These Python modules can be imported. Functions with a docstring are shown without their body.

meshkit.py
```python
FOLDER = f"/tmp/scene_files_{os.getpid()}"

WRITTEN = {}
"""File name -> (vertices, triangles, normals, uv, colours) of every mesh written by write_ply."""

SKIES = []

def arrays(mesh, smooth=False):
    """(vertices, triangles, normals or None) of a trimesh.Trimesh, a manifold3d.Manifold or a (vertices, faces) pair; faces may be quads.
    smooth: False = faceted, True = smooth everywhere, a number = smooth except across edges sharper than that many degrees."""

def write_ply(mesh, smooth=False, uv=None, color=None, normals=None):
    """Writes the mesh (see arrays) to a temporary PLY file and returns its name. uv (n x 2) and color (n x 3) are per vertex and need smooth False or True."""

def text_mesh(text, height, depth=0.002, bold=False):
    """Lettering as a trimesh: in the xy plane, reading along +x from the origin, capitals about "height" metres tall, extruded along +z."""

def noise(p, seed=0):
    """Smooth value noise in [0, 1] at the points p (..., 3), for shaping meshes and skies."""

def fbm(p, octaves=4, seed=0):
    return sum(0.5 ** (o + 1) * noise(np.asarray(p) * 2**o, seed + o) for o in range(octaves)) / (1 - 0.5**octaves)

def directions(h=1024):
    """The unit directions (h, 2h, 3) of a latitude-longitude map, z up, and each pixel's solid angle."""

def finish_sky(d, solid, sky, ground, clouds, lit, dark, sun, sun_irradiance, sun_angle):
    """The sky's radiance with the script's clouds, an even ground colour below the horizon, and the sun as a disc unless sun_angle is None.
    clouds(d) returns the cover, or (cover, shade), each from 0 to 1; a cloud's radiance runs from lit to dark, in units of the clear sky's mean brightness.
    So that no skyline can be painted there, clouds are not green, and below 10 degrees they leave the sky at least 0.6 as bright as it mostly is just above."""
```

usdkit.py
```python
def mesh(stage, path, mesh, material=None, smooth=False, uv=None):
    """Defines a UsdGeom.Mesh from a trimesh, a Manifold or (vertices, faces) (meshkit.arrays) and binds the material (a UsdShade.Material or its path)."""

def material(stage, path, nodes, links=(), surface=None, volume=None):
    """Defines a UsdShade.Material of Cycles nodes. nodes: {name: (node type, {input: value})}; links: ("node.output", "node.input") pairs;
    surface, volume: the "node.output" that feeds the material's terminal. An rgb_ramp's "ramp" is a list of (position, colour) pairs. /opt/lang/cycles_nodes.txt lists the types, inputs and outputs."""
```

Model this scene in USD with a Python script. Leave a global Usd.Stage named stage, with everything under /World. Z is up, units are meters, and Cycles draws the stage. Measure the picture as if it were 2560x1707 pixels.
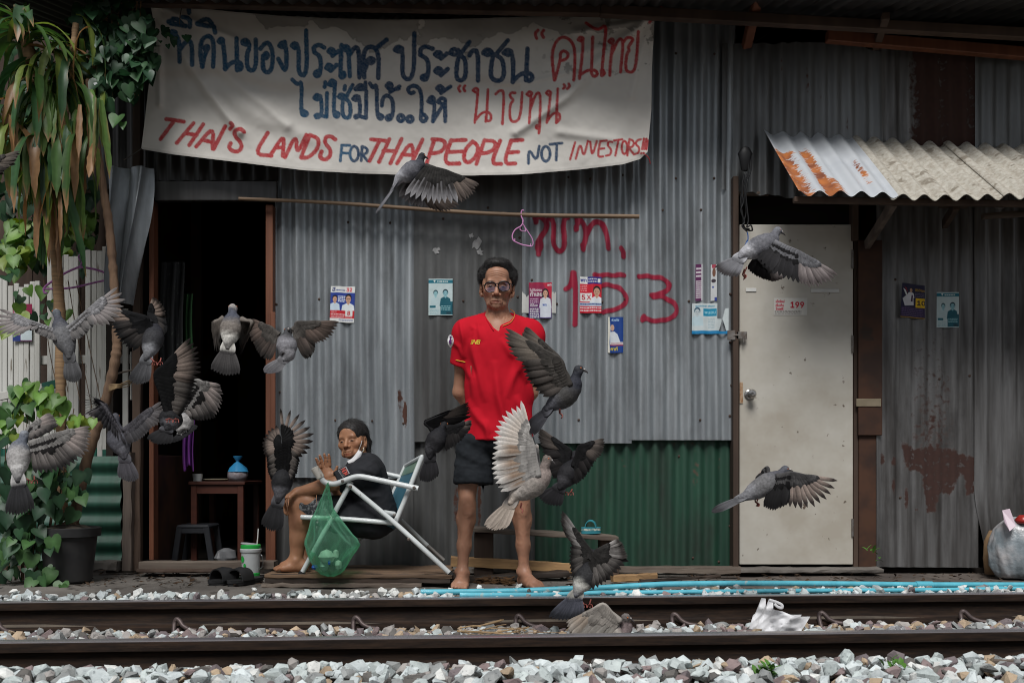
import math, random, glob
import numpy as np, trimesh, manifold3d, usdkit, meshkit
from pxr import Usd, UsdGeom, UsdLux, UsdShade, Gf, Sdf, Vt
from PIL import Image, ImageDraw, ImageFont

# ------------------------------------------------------------------ camera, sky, sun, exposure
stage = Usd.Stage.CreateInMemory()
UsdGeom.SetStageUpAxis(stage, UsdGeom.Tokens.z)
UsdGeom.SetStageMetersPerUnit(stage, 1.0)
UsdGeom.Xform.Define(stage, '/World')
UsdGeom.Scope.Define(stage, '/World/Looks')
FPX, HY, CZ = 2489.0, 1168.0, 0.59           # focal length in photo pixels, horizon row, eye height
cam = UsdGeom.Camera.Define(stage, '/World/camera')
cam.AddTranslateOp().Set(Gf.Vec3d(0, 0, CZ)); cam.AddRotateXOp().Set(90.0)
cam.CreateFocalLengthAttr(35.0); cam.CreateHorizontalApertureAttr(36.0); cam.CreateVerticalApertureAttr(24.0)
cam.CreateVerticalApertureOffsetAttr((HY - 853.5) / 2560 * 36.0)
cam.CreateClippingRangeAttr(Gf.Vec2f(0.05, 200))
cam.CreateFStopAttr(5.6); cam.CreateFocusDistanceAttr(4.85)
cam.CreateExposureAttr(1.2)
SUN_EL, SUN_AZ = math.radians(53), math.radians(188)      # azimuth = atan2(x, y)
dome = UsdLux.DomeLight.Define(stage, '/World/sky')
dome.CreateIntensityAttr(1.0)
skym = usdkit.material(stage, '/World/Looks/sky_air', {
    's': ('sky_texture', {'sky_type': 'single_scattering', 'sun_disc': False, 'sun_elevation': SUN_EL, 'sun_rotation': SUN_AZ}),
    'co': ('texture_coordinate', {}), 'nz': ('noise_texture', {'scale': 2.2, 'detail': 5.0}),
    'rm': ('map_range', {'from_min': 0.25, 'from_max': 0.6, 'to_min': 0.72, 'to_max': 1.0, 'clamp': True}),
    'cl': ('color', {'value': (3.15, 3.27, 3.42)}),
    'mx': ('mix', {'mix_type': 'mix'}), 'bg': ('background_shader', {'strength': 0.05})},
    [('co.generated', 'nz.vector'), ('nz.fac', 'rm.value'), ('s.color', 'mx.color1'),
     ('cl.color', 'mx.color2'), ('rm.result', 'mx.fac'), ('mx.color', 'bg.color')], surface='bg.background')
UsdShade.MaterialBindingAPI.Apply(dome.GetPrim()).Bind(skym)
dome.GetPrim().SetCustomDataByKey('kind', 'structure')
sun = UsdLux.DistantLight.Define(stage, '/World/sun')
sun.CreateIntensityAttr(0.4); sun.CreateAngleAttr(25.0); sun.CreateNormalizeAttr(True); sun.CreateColorAttr(Gf.Vec3f(1.0, 0.985, 0.965))
_d = Gf.Vec3d(math.cos(SUN_EL) * math.sin(SUN_AZ), math.cos(SUN_EL) * math.cos(SUN_AZ), math.sin(SUN_EL))
sun.AddTransformOp().Set(Gf.Matrix4d(Gf.Rotation(Gf.Vec3d(0, 0, 1), _d), Gf.Vec3d(0, 0, 0)))

# ------------------------------------------------------------------ helpers
W = 5.57                                     # distance of the house wall
U = 2560 / 2352.0
def P(px, py, y):
    return np.array([(px - 1280) / FPX * y, y, CZ + (HY - py) / FPX * y])
def Pn(pts, y):
    a = np.asarray(pts, float); yy = np.broadcast_to(np.asarray(y, float), a[:, 0].shape)
    return np.stack([(a[:, 0] - 1280) / FPX * yy, yy, CZ + (HY - a[:, 1]) / FPX * yy], 1)
_names = {}
def numbered(parent, n):
    k = _names.get((parent, n), 0); _names[(parent, n)] = k + 1
    return n if k == 0 else f'{n}_{k:03d}'
def tag(prim, label=None, cat=None, group=None, kind=None):
    for a, b in (('label', label), ('category', cat), ('group', group), ('kind', kind)):
        if b: prim.SetCustomDataByKey(a, b)
    return prim
LOC = {}
def thing(n, label, cat, loc=(0, 0, 0), group=None, kind=None):
    p = '/World/' + numbered('/World', n)
    x = UsdGeom.Xform.Define(stage, p); x.AddTranslateOp().Set(Gf.Vec3d(*map(float, loc)))
    LOC[p] = np.array(loc, float); tag(x.GetPrim(), label, cat, group, kind)
    return p
def put(parent, n, mesh, mat, smooth=False, label=None, attrs=None, kind=None, cat=None, group=None):
    """One Mesh prim under parent (a path). Vertices are given in world space."""
    if attrs: v, f, nn = meshkit.arrays(mesh, smooth if smooth in (True, False) else True)
    else: v, f, nn = meshkit.arrays(mesh, smooth)
    path = parent + '/' + numbered(parent, n)
    top = '/'.join(path.split('/')[:3])
    v = v - LOC.get(top, np.zeros(3))
    m = UsdGeom.Mesh.Define(stage, path)
    m.CreatePointsAttr(Vt.Vec3fArray.FromNumpy(v.astype(np.float32)))
    m.CreateFaceVertexCountsAttr(Vt.IntArray.FromNumpy(np.full(len(f), 3, np.int32)))
    m.CreateFaceVertexIndicesAttr(Vt.IntArray.FromNumpy(f.astype(np.int32).ravel()))
    m.CreateSubdivisionSchemeAttr('none'); m.CreateDoubleSidedAttr(True)
    if nn is not None:
        m.CreateNormalsAttr(Vt.Vec3fArray.FromNumpy(nn.astype(np.float32))); m.SetNormalsInterpolation('vertex')
    for k, a in (attrs or {}).items():
        a = np.asarray(a, np.float32)
        if a.ndim == 1: UsdGeom.PrimvarsAPI(m).CreatePrimvar(k, Sdf.ValueTypeNames.FloatArray, 'vertex').Set(Vt.FloatArray.FromNumpy(a))
        else: UsdGeom.PrimvarsAPI(m).CreatePrimvar(k, Sdf.ValueTypeNames.Color3fArray, 'vertex').Set(Vt.Vec3fArray.FromNumpy(a))
    UsdShade.MaterialBindingAPI.Apply(m.GetPrim()).Bind(mat)
    tag(m.GetPrim(), label, cat, group, kind)
    return path
def solo(n, label, cat, mesh, mat, **kw):
    return put('/World', n, mesh, mat, label=label, cat=cat, **kw)
def curves(parent, n, pts, counts, widths, mat, label=None, kind=None):
    path = parent + '/' + numbered(parent, n); top = '/'.join(path.split('/')[:3])
    c = UsdGeom.BasisCurves.Define(stage, path)
    c.CreateTypeAttr('linear'); c.CreatePointsAttr(Vt.Vec3fArray.FromNumpy((np.asarray(pts) - LOC.get(top, np.zeros(3))).astype(np.float32)))
    c.CreateCurveVertexCountsAttr(Vt.IntArray.FromNumpy(np.asarray(counts, np.int32))); c.CreateWidthsAttr(Vt.FloatArray.FromNumpy(np.asarray(widths, np.float32)))
    c.SetWidthsInterpolation('vertex')
    UsdShade.MaterialBindingAPI.Apply(c.GetPrim()).Bind(mat); tag(c.GetPrim(), label, kind=kind)
    return path

# ------------------------------------------------------------------ meshes
def cat(ms):
    ms = [m if isinstance(m, trimesh.Trimesh) else trimesh.Trimesh(m[0], tri(m[1]), process=False) for m in ms]
    return trimesh.util.concatenate(ms)
def tri(f):
    f = np.asarray(f, int)
    return np.vstack([f[:, [0, 1, 2]], f[:, [0, 2, 3]]]) if f.shape[1] == 4 else f
def box(x0, x1, y0, y1, z0, z1, bev=0.0):
    if bev <= 0:
        m = trimesh.creation.box([x1 - x0, y1 - y0, z1 - z0])
    else:
        b = min(bev, .45 * min(x1 - x0, y1 - y0, z1 - z0)); pts = []
        for sx in (-1, 1):
            for sy in (-1, 1):
                for sz in (-1, 1):
                    c = np.array([sx * (x1 - x0) / 2, sy * (y1 - y0) / 2, sz * (z1 - z0) / 2])
                    for k in range(3):
                        q = c.copy(); o = [i for i in range(3) if i != k]
                        for i in o: q[i] -= np.sign(q[i]) * b
                        pts.append(q)
        m = trimesh.convex.convex_hull(np.array(pts))
    m.apply_translation([(x0 + x1) / 2, (y0 + y1) / 2, (z0 + z1) / 2])
    return m
def beam(a, b, w, h, bev=0.002, up=(0, 0, 1), rough=0.0, seed=0, seg=1):
    """A timber of section w x h from a to b (h along up)."""
    a, b = np.asarray(a, float), np.asarray(b, float); d = b - a; L = np.linalg.norm(d); d /= L
    u = np.asarray(up, float); u = u - d * (u @ d); u /= np.linalg.norm(u); s = np.cross(d, u)
    if seg <= 1:
        m = box(-L / 2, L / 2, -w / 2, w / 2, -h / 2, h / 2, bev)
        v = np.array(m.vertices)
    else:
        rs = np.random.default_rng(seed); n = seg + 1
        ring = np.array([(-w/2+bev,-h/2),(w/2-bev,-h/2),(w/2,-h/2+bev),(w/2,h/2-bev),(w/2-bev,h/2),(-w/2+bev,h/2),(-w/2,h/2-bev),(-w/2,-h/2+bev)])
        v = []; f = []
        for i in range(n):
            r = ring + rs.normal(0, rough, ring.shape)
            v += [(-L / 2 + L * i / seg, p[0], p[1]) for p in r]
        v = np.array(v)
        for i in range(seg):
            for k in range(8):
                f.append((i*8+k, i*8+(k+1) % 8, (i+1)*8+(k+1) % 8, (i+1)*8+k))
        f = tri(f); caps = [(0, k + 1, k) for k in range(1, 7)] + [(seg*8, seg*8+k, seg*8+k+1) for k in range(1, 7)]
        m = trimesh.Trimesh(v, np.vstack([f, caps]), process=False)
    c = (a + b) / 2
    return trimesh.Trimesh(c + v[:, :1] * d + v[:, 1:2] * s + v[:, 2:3] * u, m.faces, process=False)
def frames(p):
    p = np.asarray(p, float); t = np.gradient(p, axis=0); t /= np.linalg.norm(t, axis=1, keepdims=True) + 1e-12
    a = np.array([0, 0, 1.0]) if abs(t[0, 2]) < .9 else np.array([1.0, 0, 0])
    A = []
    for k in range(len(p)):
        a = a - t[k] * (a @ t[k]); a = a / (np.linalg.norm(a) + 1e-12); A.append(a)
    A = np.array(A); return t, A, np.cross(t, A)
def tube(p, r, sides=10, caps=True, ell=None):
    p = np.asarray(p, float); n = len(p); t, A, B = frames(p); r = np.broadcast_to(np.asarray(r, float), (n,))
    ang = np.arange(sides) * 2 * np.pi / sides
    rb = r if ell is None else r * np.broadcast_to(ell, (n,))
    v = p[:, None] + np.cos(ang)[None, :, None] * A[:, None] * r[:, None, None] + np.sin(ang)[None, :, None] * B[:, None] * rb[:, None, None]
    i, j = np.meshgrid(np.arange(n - 1), np.arange(sides), indexing='ij')
    f = np.stack([i * sides + j, i * sides + (j + 1) % sides, (i + 1) * sides + (j + 1) % sides, (i + 1) * sides + j], -1).reshape(-1, 4)
    v = v.reshape(-1, 3); f = tri(f)
    if caps:
        v = np.vstack([v, p[0], p[-1]]); k = n * sides
        f = np.vstack([f, [(k, (j + 1) % sides, j) for j in range(sides)], [(k + 1, (n - 1) * sides + j, (n - 1) * sides + (j + 1) % sides) for j in range(sides)]])
    return trimesh.Trimesh(v, f, process=False)
def smoothpath(p, n=8):
    """Catmull-Rom through the points."""
    p = np.asarray(p, float); q = np.vstack([2 * p[0] - p[1], p, 2 * p[-1] - p[-2]]); out = []
    for k in range(1, len(q) - 2):
        for t in np.arange(n) / n:
            a, b, c, d = q[k - 1:k + 3]
            out.append(.5 * ((2 * b) + (c - a) * t + (2 * a - 5 * b + 4 * c - d) * t * t + (3 * b - a - 3 * c + d) * t ** 3))
    return np.array(out + [p[-1]])
def lathe(prof, sides=32, centre=(0, 0, 0)):
    m = trimesh.creation.revolve(np.asarray(prof, float), sections=sides); m.apply_translation(centre); return m
def grid(nu, nv):
    i, j = np.meshgrid(np.arange(nu - 1), np.arange(nv - 1), indexing='ij')
    return tri(np.stack([i * nv + j, (i + 1) * nv + j, (i + 1) * nv + j + 1, i * nv + j + 1], -1).reshape(-1, 4))
def ball(c, r, sub=2):
    m = trimesh.creation.icosphere(sub, 1.0); m.apply_scale(r); m.apply_translation(c); return m
def hull(pts): return trimesh.convex.convex_hull(np.asarray(pts, float))
def solid(v, f, d):
    """A sheet (v, f) given a thickness d towards -normal."""
    m = trimesh.Trimesh(v, f, process=False); n = m.vertex_normals; e = m.edges_sorted
    u, c = np.unique(e, axis=0, return_counts=True)
    bd = set(map(tuple, u[c == 1])); N = len(v)
    edges = [(a, b) for a, b in m.edges if tuple(sorted((a, b))) in bd]
    side = [(a, b + 0, b + N, a + N) for a, b in edges]
    vv = np.vstack([v, v - n * d]); ff = np.vstack([f, f[:, ::-1] + N] + ([tri(np.array(side))[:, ::-1]] if side else []))
    return vv, ff

# ------------------------------------------------------------------ materials
_mats = {}
def mat(name, nodes, links, surface='p.BSDF', volume=None):
    m = usdkit.material(stage, '/World/Looks/' + name, nodes, links, surface=surface, volume=volume); _mats[name] = m; return m
def pm(name, c1, c2=None, rough=.6, metal=0.0, scale=8.0, detail=4.0, stretch=(1, 1, 1), lo=.35, hi=.65, bump=0.0, bscale=60.0, bdist=.002,
       spec=.35, attr=None, attrmix='mix', sheen=0.0, coat=0.0, sub=0.0, rvar=0.0, spots=None, isl=0.0, obj=0.0, extra=None):
    """Principled with two colours mixed by noise; attr: vertex colour that replaces (mix) or multiplies them; spots: (colour, scale, threshold)."""
    c2 = c2 or c1
    N = {'g': ('texture_coordinate', {}), 'mp': ('mapping', {'scale': stretch}), 'n': ('noise_texture', {'scale': scale, 'detail': detail, 'roughness': .6}),
         'mr': ('map_range', {'from_min': lo, 'from_max': hi, 'clamp': True}), 'm': ('mix', {'color1': c1, 'color2': c2}),
         'p': ('principled_bsdf', {'roughness': rough, 'metallic': metal, 'specular_ior_level': spec, 'sheen_weight': sheen, 'coat_weight': coat, 'subsurface_weight': sub, **(extra or {})})}
    L = [('g.object', 'mp.vector'), ('mp.vector', 'n.vector'), ('n.fac', 'mr.value'), ('mr.result', 'm.fac')]
    col = 'm.color'
    if spots:
        N['sn'] = ('noise_texture', {'scale': spots[1], 'detail': 3.0}); N['sr'] = ('map_range', {'from_min': spots[2], 'from_max': spots[2] + .06, 'clamp': True})
        N['sm'] = ('mix', {'color2': spots[0]}); L += [('mp.vector', 'sn.vector'), ('sn.fac', 'sr.value'), ('sr.result', 'sm.fac'), (col, 'sm.color1')]; col = 'sm.color'
    if isl or obj:
        N['is'] = ('geometry', {}) if isl else ('object_info', {}); N['iv'] = ('map_range', {'to_min': 1 - (isl or obj), 'to_max': 1 + (isl or obj)})
        N['im'] = ('mix', {'mix_type': 'multiply', 'fac': 1.0}); L += [('is.random_per_island' if isl else 'is.random', 'iv.value'), (col, 'im.color1'), ('iv.result', 'im.color2')]; col = 'im.color'
    if attr:
        N['at'] = ('attribute', {'attribute': attr})
        if attrmix == 'only':
            N['am'] = ('mix', {'mix_type': 'multiply', 'fac': 1.0}); L += [('at.color', 'am.color1'), (col, 'am.color2')]
        else:
            N['am'] = ('mix', {'mix_type': attrmix, 'fac': 1.0}); L += [(col, 'am.color1'), ('at.color', 'am.color2')]
        col = 'am.color'
    L.append((col, 'p.base_color'))
    if rvar:
        N['rr'] = ('map_range', {'to_min': max(0, rough - rvar), 'to_max': min(1, rough + rvar)}); L += [('n.fac', 'rr.value'), ('rr.result', 'p.roughness')]
    if bump:
        N['bn'] = ('noise_texture', {'scale': bscale, 'detail': 5.0}); N['b'] = ('bump', {'strength': bump, 'distance': bdist})
        L += [('mp.vector', 'bn.vector'), ('bn.fac', 'b.height'), ('b.normal', 'p.normal')]
    return mat(name, N, L)
def S(h, m=1.0):
    """sRGB hex to linear."""
    h = h.lstrip('#'); c = np.array([int(h[i:i + 2], 16) for i in (0, 2, 4)]) / 255.0
    return tuple(m * np.where(c <= .04045, c / 12.92, ((c + .055) / 1.055) ** 2.4))
rng = np.random.default_rng(7)
# ------------------------------------------------------------------ ground, pavement, railway
TK = 0.067                                   # the track runs slightly away from the wall towards the left
def ty(x, y0): return y0 + TK * x
m_soil = pm('soil', (.055, .045, .036), (.11, .09, .07), rough=.95, scale=5, bump=.6, bscale=30, bdist=.01)
v = np.array([(-60, -60, -.34), (60, -60, -.34), (60, 60, -.34), (-60, 60, -.34)], float)
put('/World', 'ground', (v, [(0, 1, 2, 3)]), m_soil, kind='structure')
m_conc = pm('pavement_concrete', (.16, .145, .13), (.075, .066, .058), rough=.9, scale=3.2, detail=8, lo=.3, hi=.7, bump=.5, bscale=45, bdist=.006, spots=((.05, .042, .035), 9.0, .6))
m_slab = pm('paving_slab', (.12, .10, .085), (.065, .052, .045), rough=.9, scale=4, detail=7, bump=.5, bscale=60, bdist=.005, obj=.25)
pave = thing('pavement', None, None, kind='structure')
nx, ny = 240, 44
xs = np.linspace(-4.6, 1.02, nx); t = np.linspace(0, 1, ny)
X = np.repeat(xs[:, None], ny, 1); Y0 = ty(xs, 4.63) + .025 * np.sin(xs * 9) + .02 * np.sin(xs * 23)
Y = Y0[:, None] + (5.75 - Y0[:, None]) * t[None] ** 1.2
Z = (meshkit.fbm(np.stack([X * 3, Y * 3, 0 * X], -1), 5, 3) - .5) * .03 - .004 - .05 * np.exp(-((Y - Y0[:, None]) / .05))
crack = np.abs(Y - (5.0 + .12 * np.sin(X * 2.1) + .04 * np.sin(X * 11))) ; Z -= .012 * np.exp(-(crack / .008) ** 2)
put(pave, 'concrete', (np.stack([X, Y, Z], -1).reshape(-1, 3), grid(nx, ny)), m_conc, smooth=True)
edges = [1.03, 1.44, 1.86, 2.30, 2.78, 3.35, 4.2]
for k in range(len(edges) - 1):
    for j in range(2):
        xa, xb = edges[k] + .006, edges[k + 1] - .006
        sk = -.30
        ya0, yb0 = (4.70, 5.15) if j == 0 else (5.162, 5.74)
        n = 7; g = np.linspace(0, 1, n); GX, GY = np.meshgrid(xa + (xb - xa) * g, g, indexing='ij')
        YY = ya0 + TK * GX * (1 - j) + (yb0 - ya0 - TK * GX * (1 - j)) * GY
        XX = GX + sk * (YY - 5.2) * .6
        tilt = rng.normal(0, .006, 2); ZZ = -.006 + tilt[0] * (GX - xa) / .4 + tilt[1] * (GY - .5) + (meshkit.fbm(np.stack([XX * 9, YY * 9, 0 * XX + k], -1), 3, k) - .5) * .012
        vv, ff = solid(np.stack([XX, YY, ZZ], -1).reshape(-1, 3), grid(n, n), .05)
        put(pave, 'slab', (vv, ff), m_slab, smooth=25)
put(pave, 'slab_bedding', box(1.0, 4.4, 4.72, 5.78, -.2, -.045), m_soil)

bed = thing('track_bed', None, None, kind='structure')
def bed_z(x, y):
    d = y - TK * x
    return np.interp(d, [1.5, 2.6, 3.05, 3.3, 3.42, 3.6, 4.1, 4.4, 4.52, 4.62, 4.75], [-.12, -.045, -.045, -.10, -.14, -.105, -.115, -.135, -.035, -.022, -.05])
nx, ny = 120, 60
X, Y = np.meshgrid(np.linspace(-5, 5, nx), np.linspace(.2, 5.1, ny), indexing='ij')
Z = bed_z(X, Y) - .035
put(bed, 'gravel_base', (np.stack([X, Y, Z], -1).reshape(-1, 3), grid(nx, ny)), m_soil, smooth=True)
m_stone = pm('ballast_stone', (.8, .8, .8), (1.2, 1.18, 1.15), rough=.85, scale=26, detail=6, lo=.3, hi=.7, bump=.5, bscale=90, bdist=.004, attr='tint', attrmix='only', spots=((.55, .55, .55), 70, .62))
def stone_shape(r):
    n = 16; p = r.normal(size=(n, 3)); p /= np.linalg.norm(p, axis=1, keepdims=True); p *= r.uniform(.78, 1.05, (n, 1))
    p *= np.array([1.0, r.uniform(.6, .9), r.uniform(.45, .75)]); return hull(p)
rs = np.random.default_rng(11)
SHAPES = [stone_shape(rs) for _ in range(40)]
TINTS = np.array([(.40, .44, .45), (.34, .38, .38), (.46, .47, .46), (.20, .21, .21), (.12, .10, .105), (.17, .13, .13), (.30, .23, .16), (.09, .085, .08), (.25, .235, .225)])
def stones(region):
    out = []
    x0, x1, y0, y1, step, size, lift, prob = region
    for x in np.arange(x0, x1, step):
        for y in np.arange(y0, y1, step * .82):
            xx = x + rs.uniform(-.5, .5) * step; d = y + rs.uniform(-.5, .5) * step; yy = d + TK * xx
            s = size * rs.uniform(.55, 1.25) ; m = SHAPES[rs.integers(40)]
            R = trimesh.transformations.random_rotation_matrix(rs.random(3))[:3, :3]
            R = R if rs.random() < .35 else trimesh.transformations.euler_matrix(rs.normal(0, .35), rs.normal(0, .35), rs.uniform(0, 6.28))[:3, :3]
            V = (m.vertices * s) @ R.T + [xx, yy, bed_z(xx, yy) + lift * rs.uniform(.2, 1.3)]
            tint = TINTS[rs.choice(9, p=prob)] * rs.uniform(.85, 1.15) * 1.22
            out.append((V, m.faces, tint, yy))
    return out
near = stones((-2.2, 2.2, 2.62, 3.34, .052, .036, .025, [.28, .24, .12, .12, .05, .06, .05, .03, .05]))
mid = stones((-2.6, 2.6, 3.50, 4.36, .056, .033, .022, [.10, .10, .05, .14, .12, .12, .20, .05, .12]))
far = stones((-3.1, 3.1, 4.535, 4.68, .036, .029, .032, [.30, .22, .26, .10, .02, .03, .03, .01, .03]))
# the edge of the pavement: the pale stones thin out
far += stones((-3.1, 1.0, 4.66, 4.70, .09, .022, .05, [.30, .22, .26, .10, .02, .03, .03, .01, .03]))
vis = [k for k, s in enumerate(near) if abs(s[0][:, 0].mean()) < 1.72 and s[3] - TK * s[0][0, 0] > 2.86]
rs.shuffle(vis); single = set(vis[:300])
for k in sorted(single):
    V, F, tint, _ = near[k]
    put(bed, 'stone', (V, F), m_stone, attrs={'tint': np.tile(tint, (len(V), 1))})
rest = [s for k, s in enumerate(near) if k not in single] + mid + far
vv, ff, tt, o = [], [], [], 0
for V, F, tint, _ in rest:
    vv.append(V); ff.append(F + o); tt.append(np.tile(tint, (len(V), 1))); o += len(V)
put(bed, 'loose_stones', (np.vstack(vv), np.vstack(ff)), m_stone, attrs={'tint': np.vstack(tt)}, kind='stuff')

# rails, clips and sleepers
m_rail = mat('rail_steel', {'g': ('texture_coordinate', {}), 'mp': ('mapping', {'scale': (1.0, 8, 14)}), 'n': ('noise_texture', {'scale': 5, 'detail': 10, 'roughness': .7}), 'mr': ('map_range', {'from_min': .42, 'from_max': .66, 'clamp': True}),
    'm': ('mix', {'color1': (.010, .006, .0045), 'color2': (.032, .018, .011)}), 'ge': ('geometry', {}), 'sx': ('separate_xyz', {}), 'up': ('map_range', {'from_min': .30, 'from_max': .75, 'clamp': True}),
    'n2': ('noise_texture', {'scale': 30, 'detail': 3}), 'c': ('mix', {'color2': (.50, .48, .51)}), 'r': ('map_range', {'to_min': .75, 'to_max': .3, 'clamp': True}), 'me': ('math', {'math_type': 'multiply', 'value2': .85}),
    'z': ('separate_xyz', {}), 'zt': ('map_range', {'from_min': -.010, 'from_max': .001, 'clamp': True}), 'mu': ('math', {'math_type': 'multiply'}),
    'b': ('bump', {'strength': .7, 'distance': .003}), 'p': ('principled_bsdf', {'roughness': .7, 'specular_ior_level': .2})},
    [('g.object', 'mp.vector'), ('mp.vector', 'n.vector'), ('g.object', 'n2.vector'), ('n.fac', 'mr.value'), ('mr.result', 'm.fac'), ('ge.normal', 'sx.vector'), ('sx.z', 'up.value'), ('ge.position', 'z.vector'), ('z.z', 'zt.value'),
     ('up.result', 'mu.value1'), ('zt.result', 'mu.value2'), ('m.color', 'c.color1'), ('mu.value', 'c.fac'), ('mu.value', 'r.value'), ('r.result', 'p.roughness'), ('mu.value', 'me.value1'), ('me.value', 'p.metallic'), ('c.color', 'p.base_color'), ('n2.fac', 'b.height'), ('b.normal', 'p.normal')])
track = thing('railway_track', 'pair of rusty brown steel rails with worn bright tops running across the foreground', 'railway track')
H0 = .006
prof = [(-.059, -.133), (.059, -.133), (.059, -.122), (.018, -.110), (.0075, -.098), (.0065, -.06), (.0075, -.048), (.018, -.040), (.032, -.036), (.0325, -.008), (.030, -.003), (.024, -.0006), (.012, .0006)]
prof = prof + [(-x, z) for x, z in prof[::-1] if abs(x) > .0 and z > -.13]
prof = np.array(prof)
def rail(y0):
    n = len(prof); st = np.linspace(-7, 7, 29); v = []
    for x in st: v += [(x, ty(x, y0) + a, H0 + b) for a, b in prof]
    f = [(i * n + k, (i + 1) * n + k, (i + 1) * n + (k + 1) % n, i * n + (k + 1) % n) for i in range(len(st) - 1) for k in range(n)]
    return np.array(v), tri(np.array(f))
YN, YF = 3.475, 4.50
for y0 in (YN, YF): put(track, 'rail', rail(y0), m_rail, smooth=40)
m_clip = pm('clip_steel', (.06, .045, .045), (.10, .075, .07), rough=.5, metal=.4, scale=40, bump=.3)
m_sleeper = pm('sleeper_concrete', (.15, .14, .125), (.09, .08, .07), rough=.9, scale=10, bump=.4)
for px in (-410, 33, 470, 911, 1321, 1723, 2110, 2490, 2870):
    x = P(px, 0, 4.36)[0]; c = np.array([x, ty(x, YF - .075), -.10])
    put(track, 'sleeper', beam((x - .13 * TK, ty(x, 2.95), -.225), (x - .13 * TK + .02, ty(x, 5.0), -.225), .22, .14, .02), m_sleeper)
    for y0, s in ((YF, -1), (YN, 1)):
        c = np.array([x, ty(x, y0 + s * .062), -.117])
        loop = smoothpath([c + q for q in np.array([(.055, s * .03, .0), (.02, s * .02, .004), (-.012, s * .01, .018), (-.032, 0, .04), (-.046, -s * .004, .045), (-.054, -s * .004, .028), (-.052, s * .012, -.005), (-.045, s * .03, -.035)])], 5)
        put(track, 'rail_clip', tube(loop, .0105, 8), m_clip, smooth=True)
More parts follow.
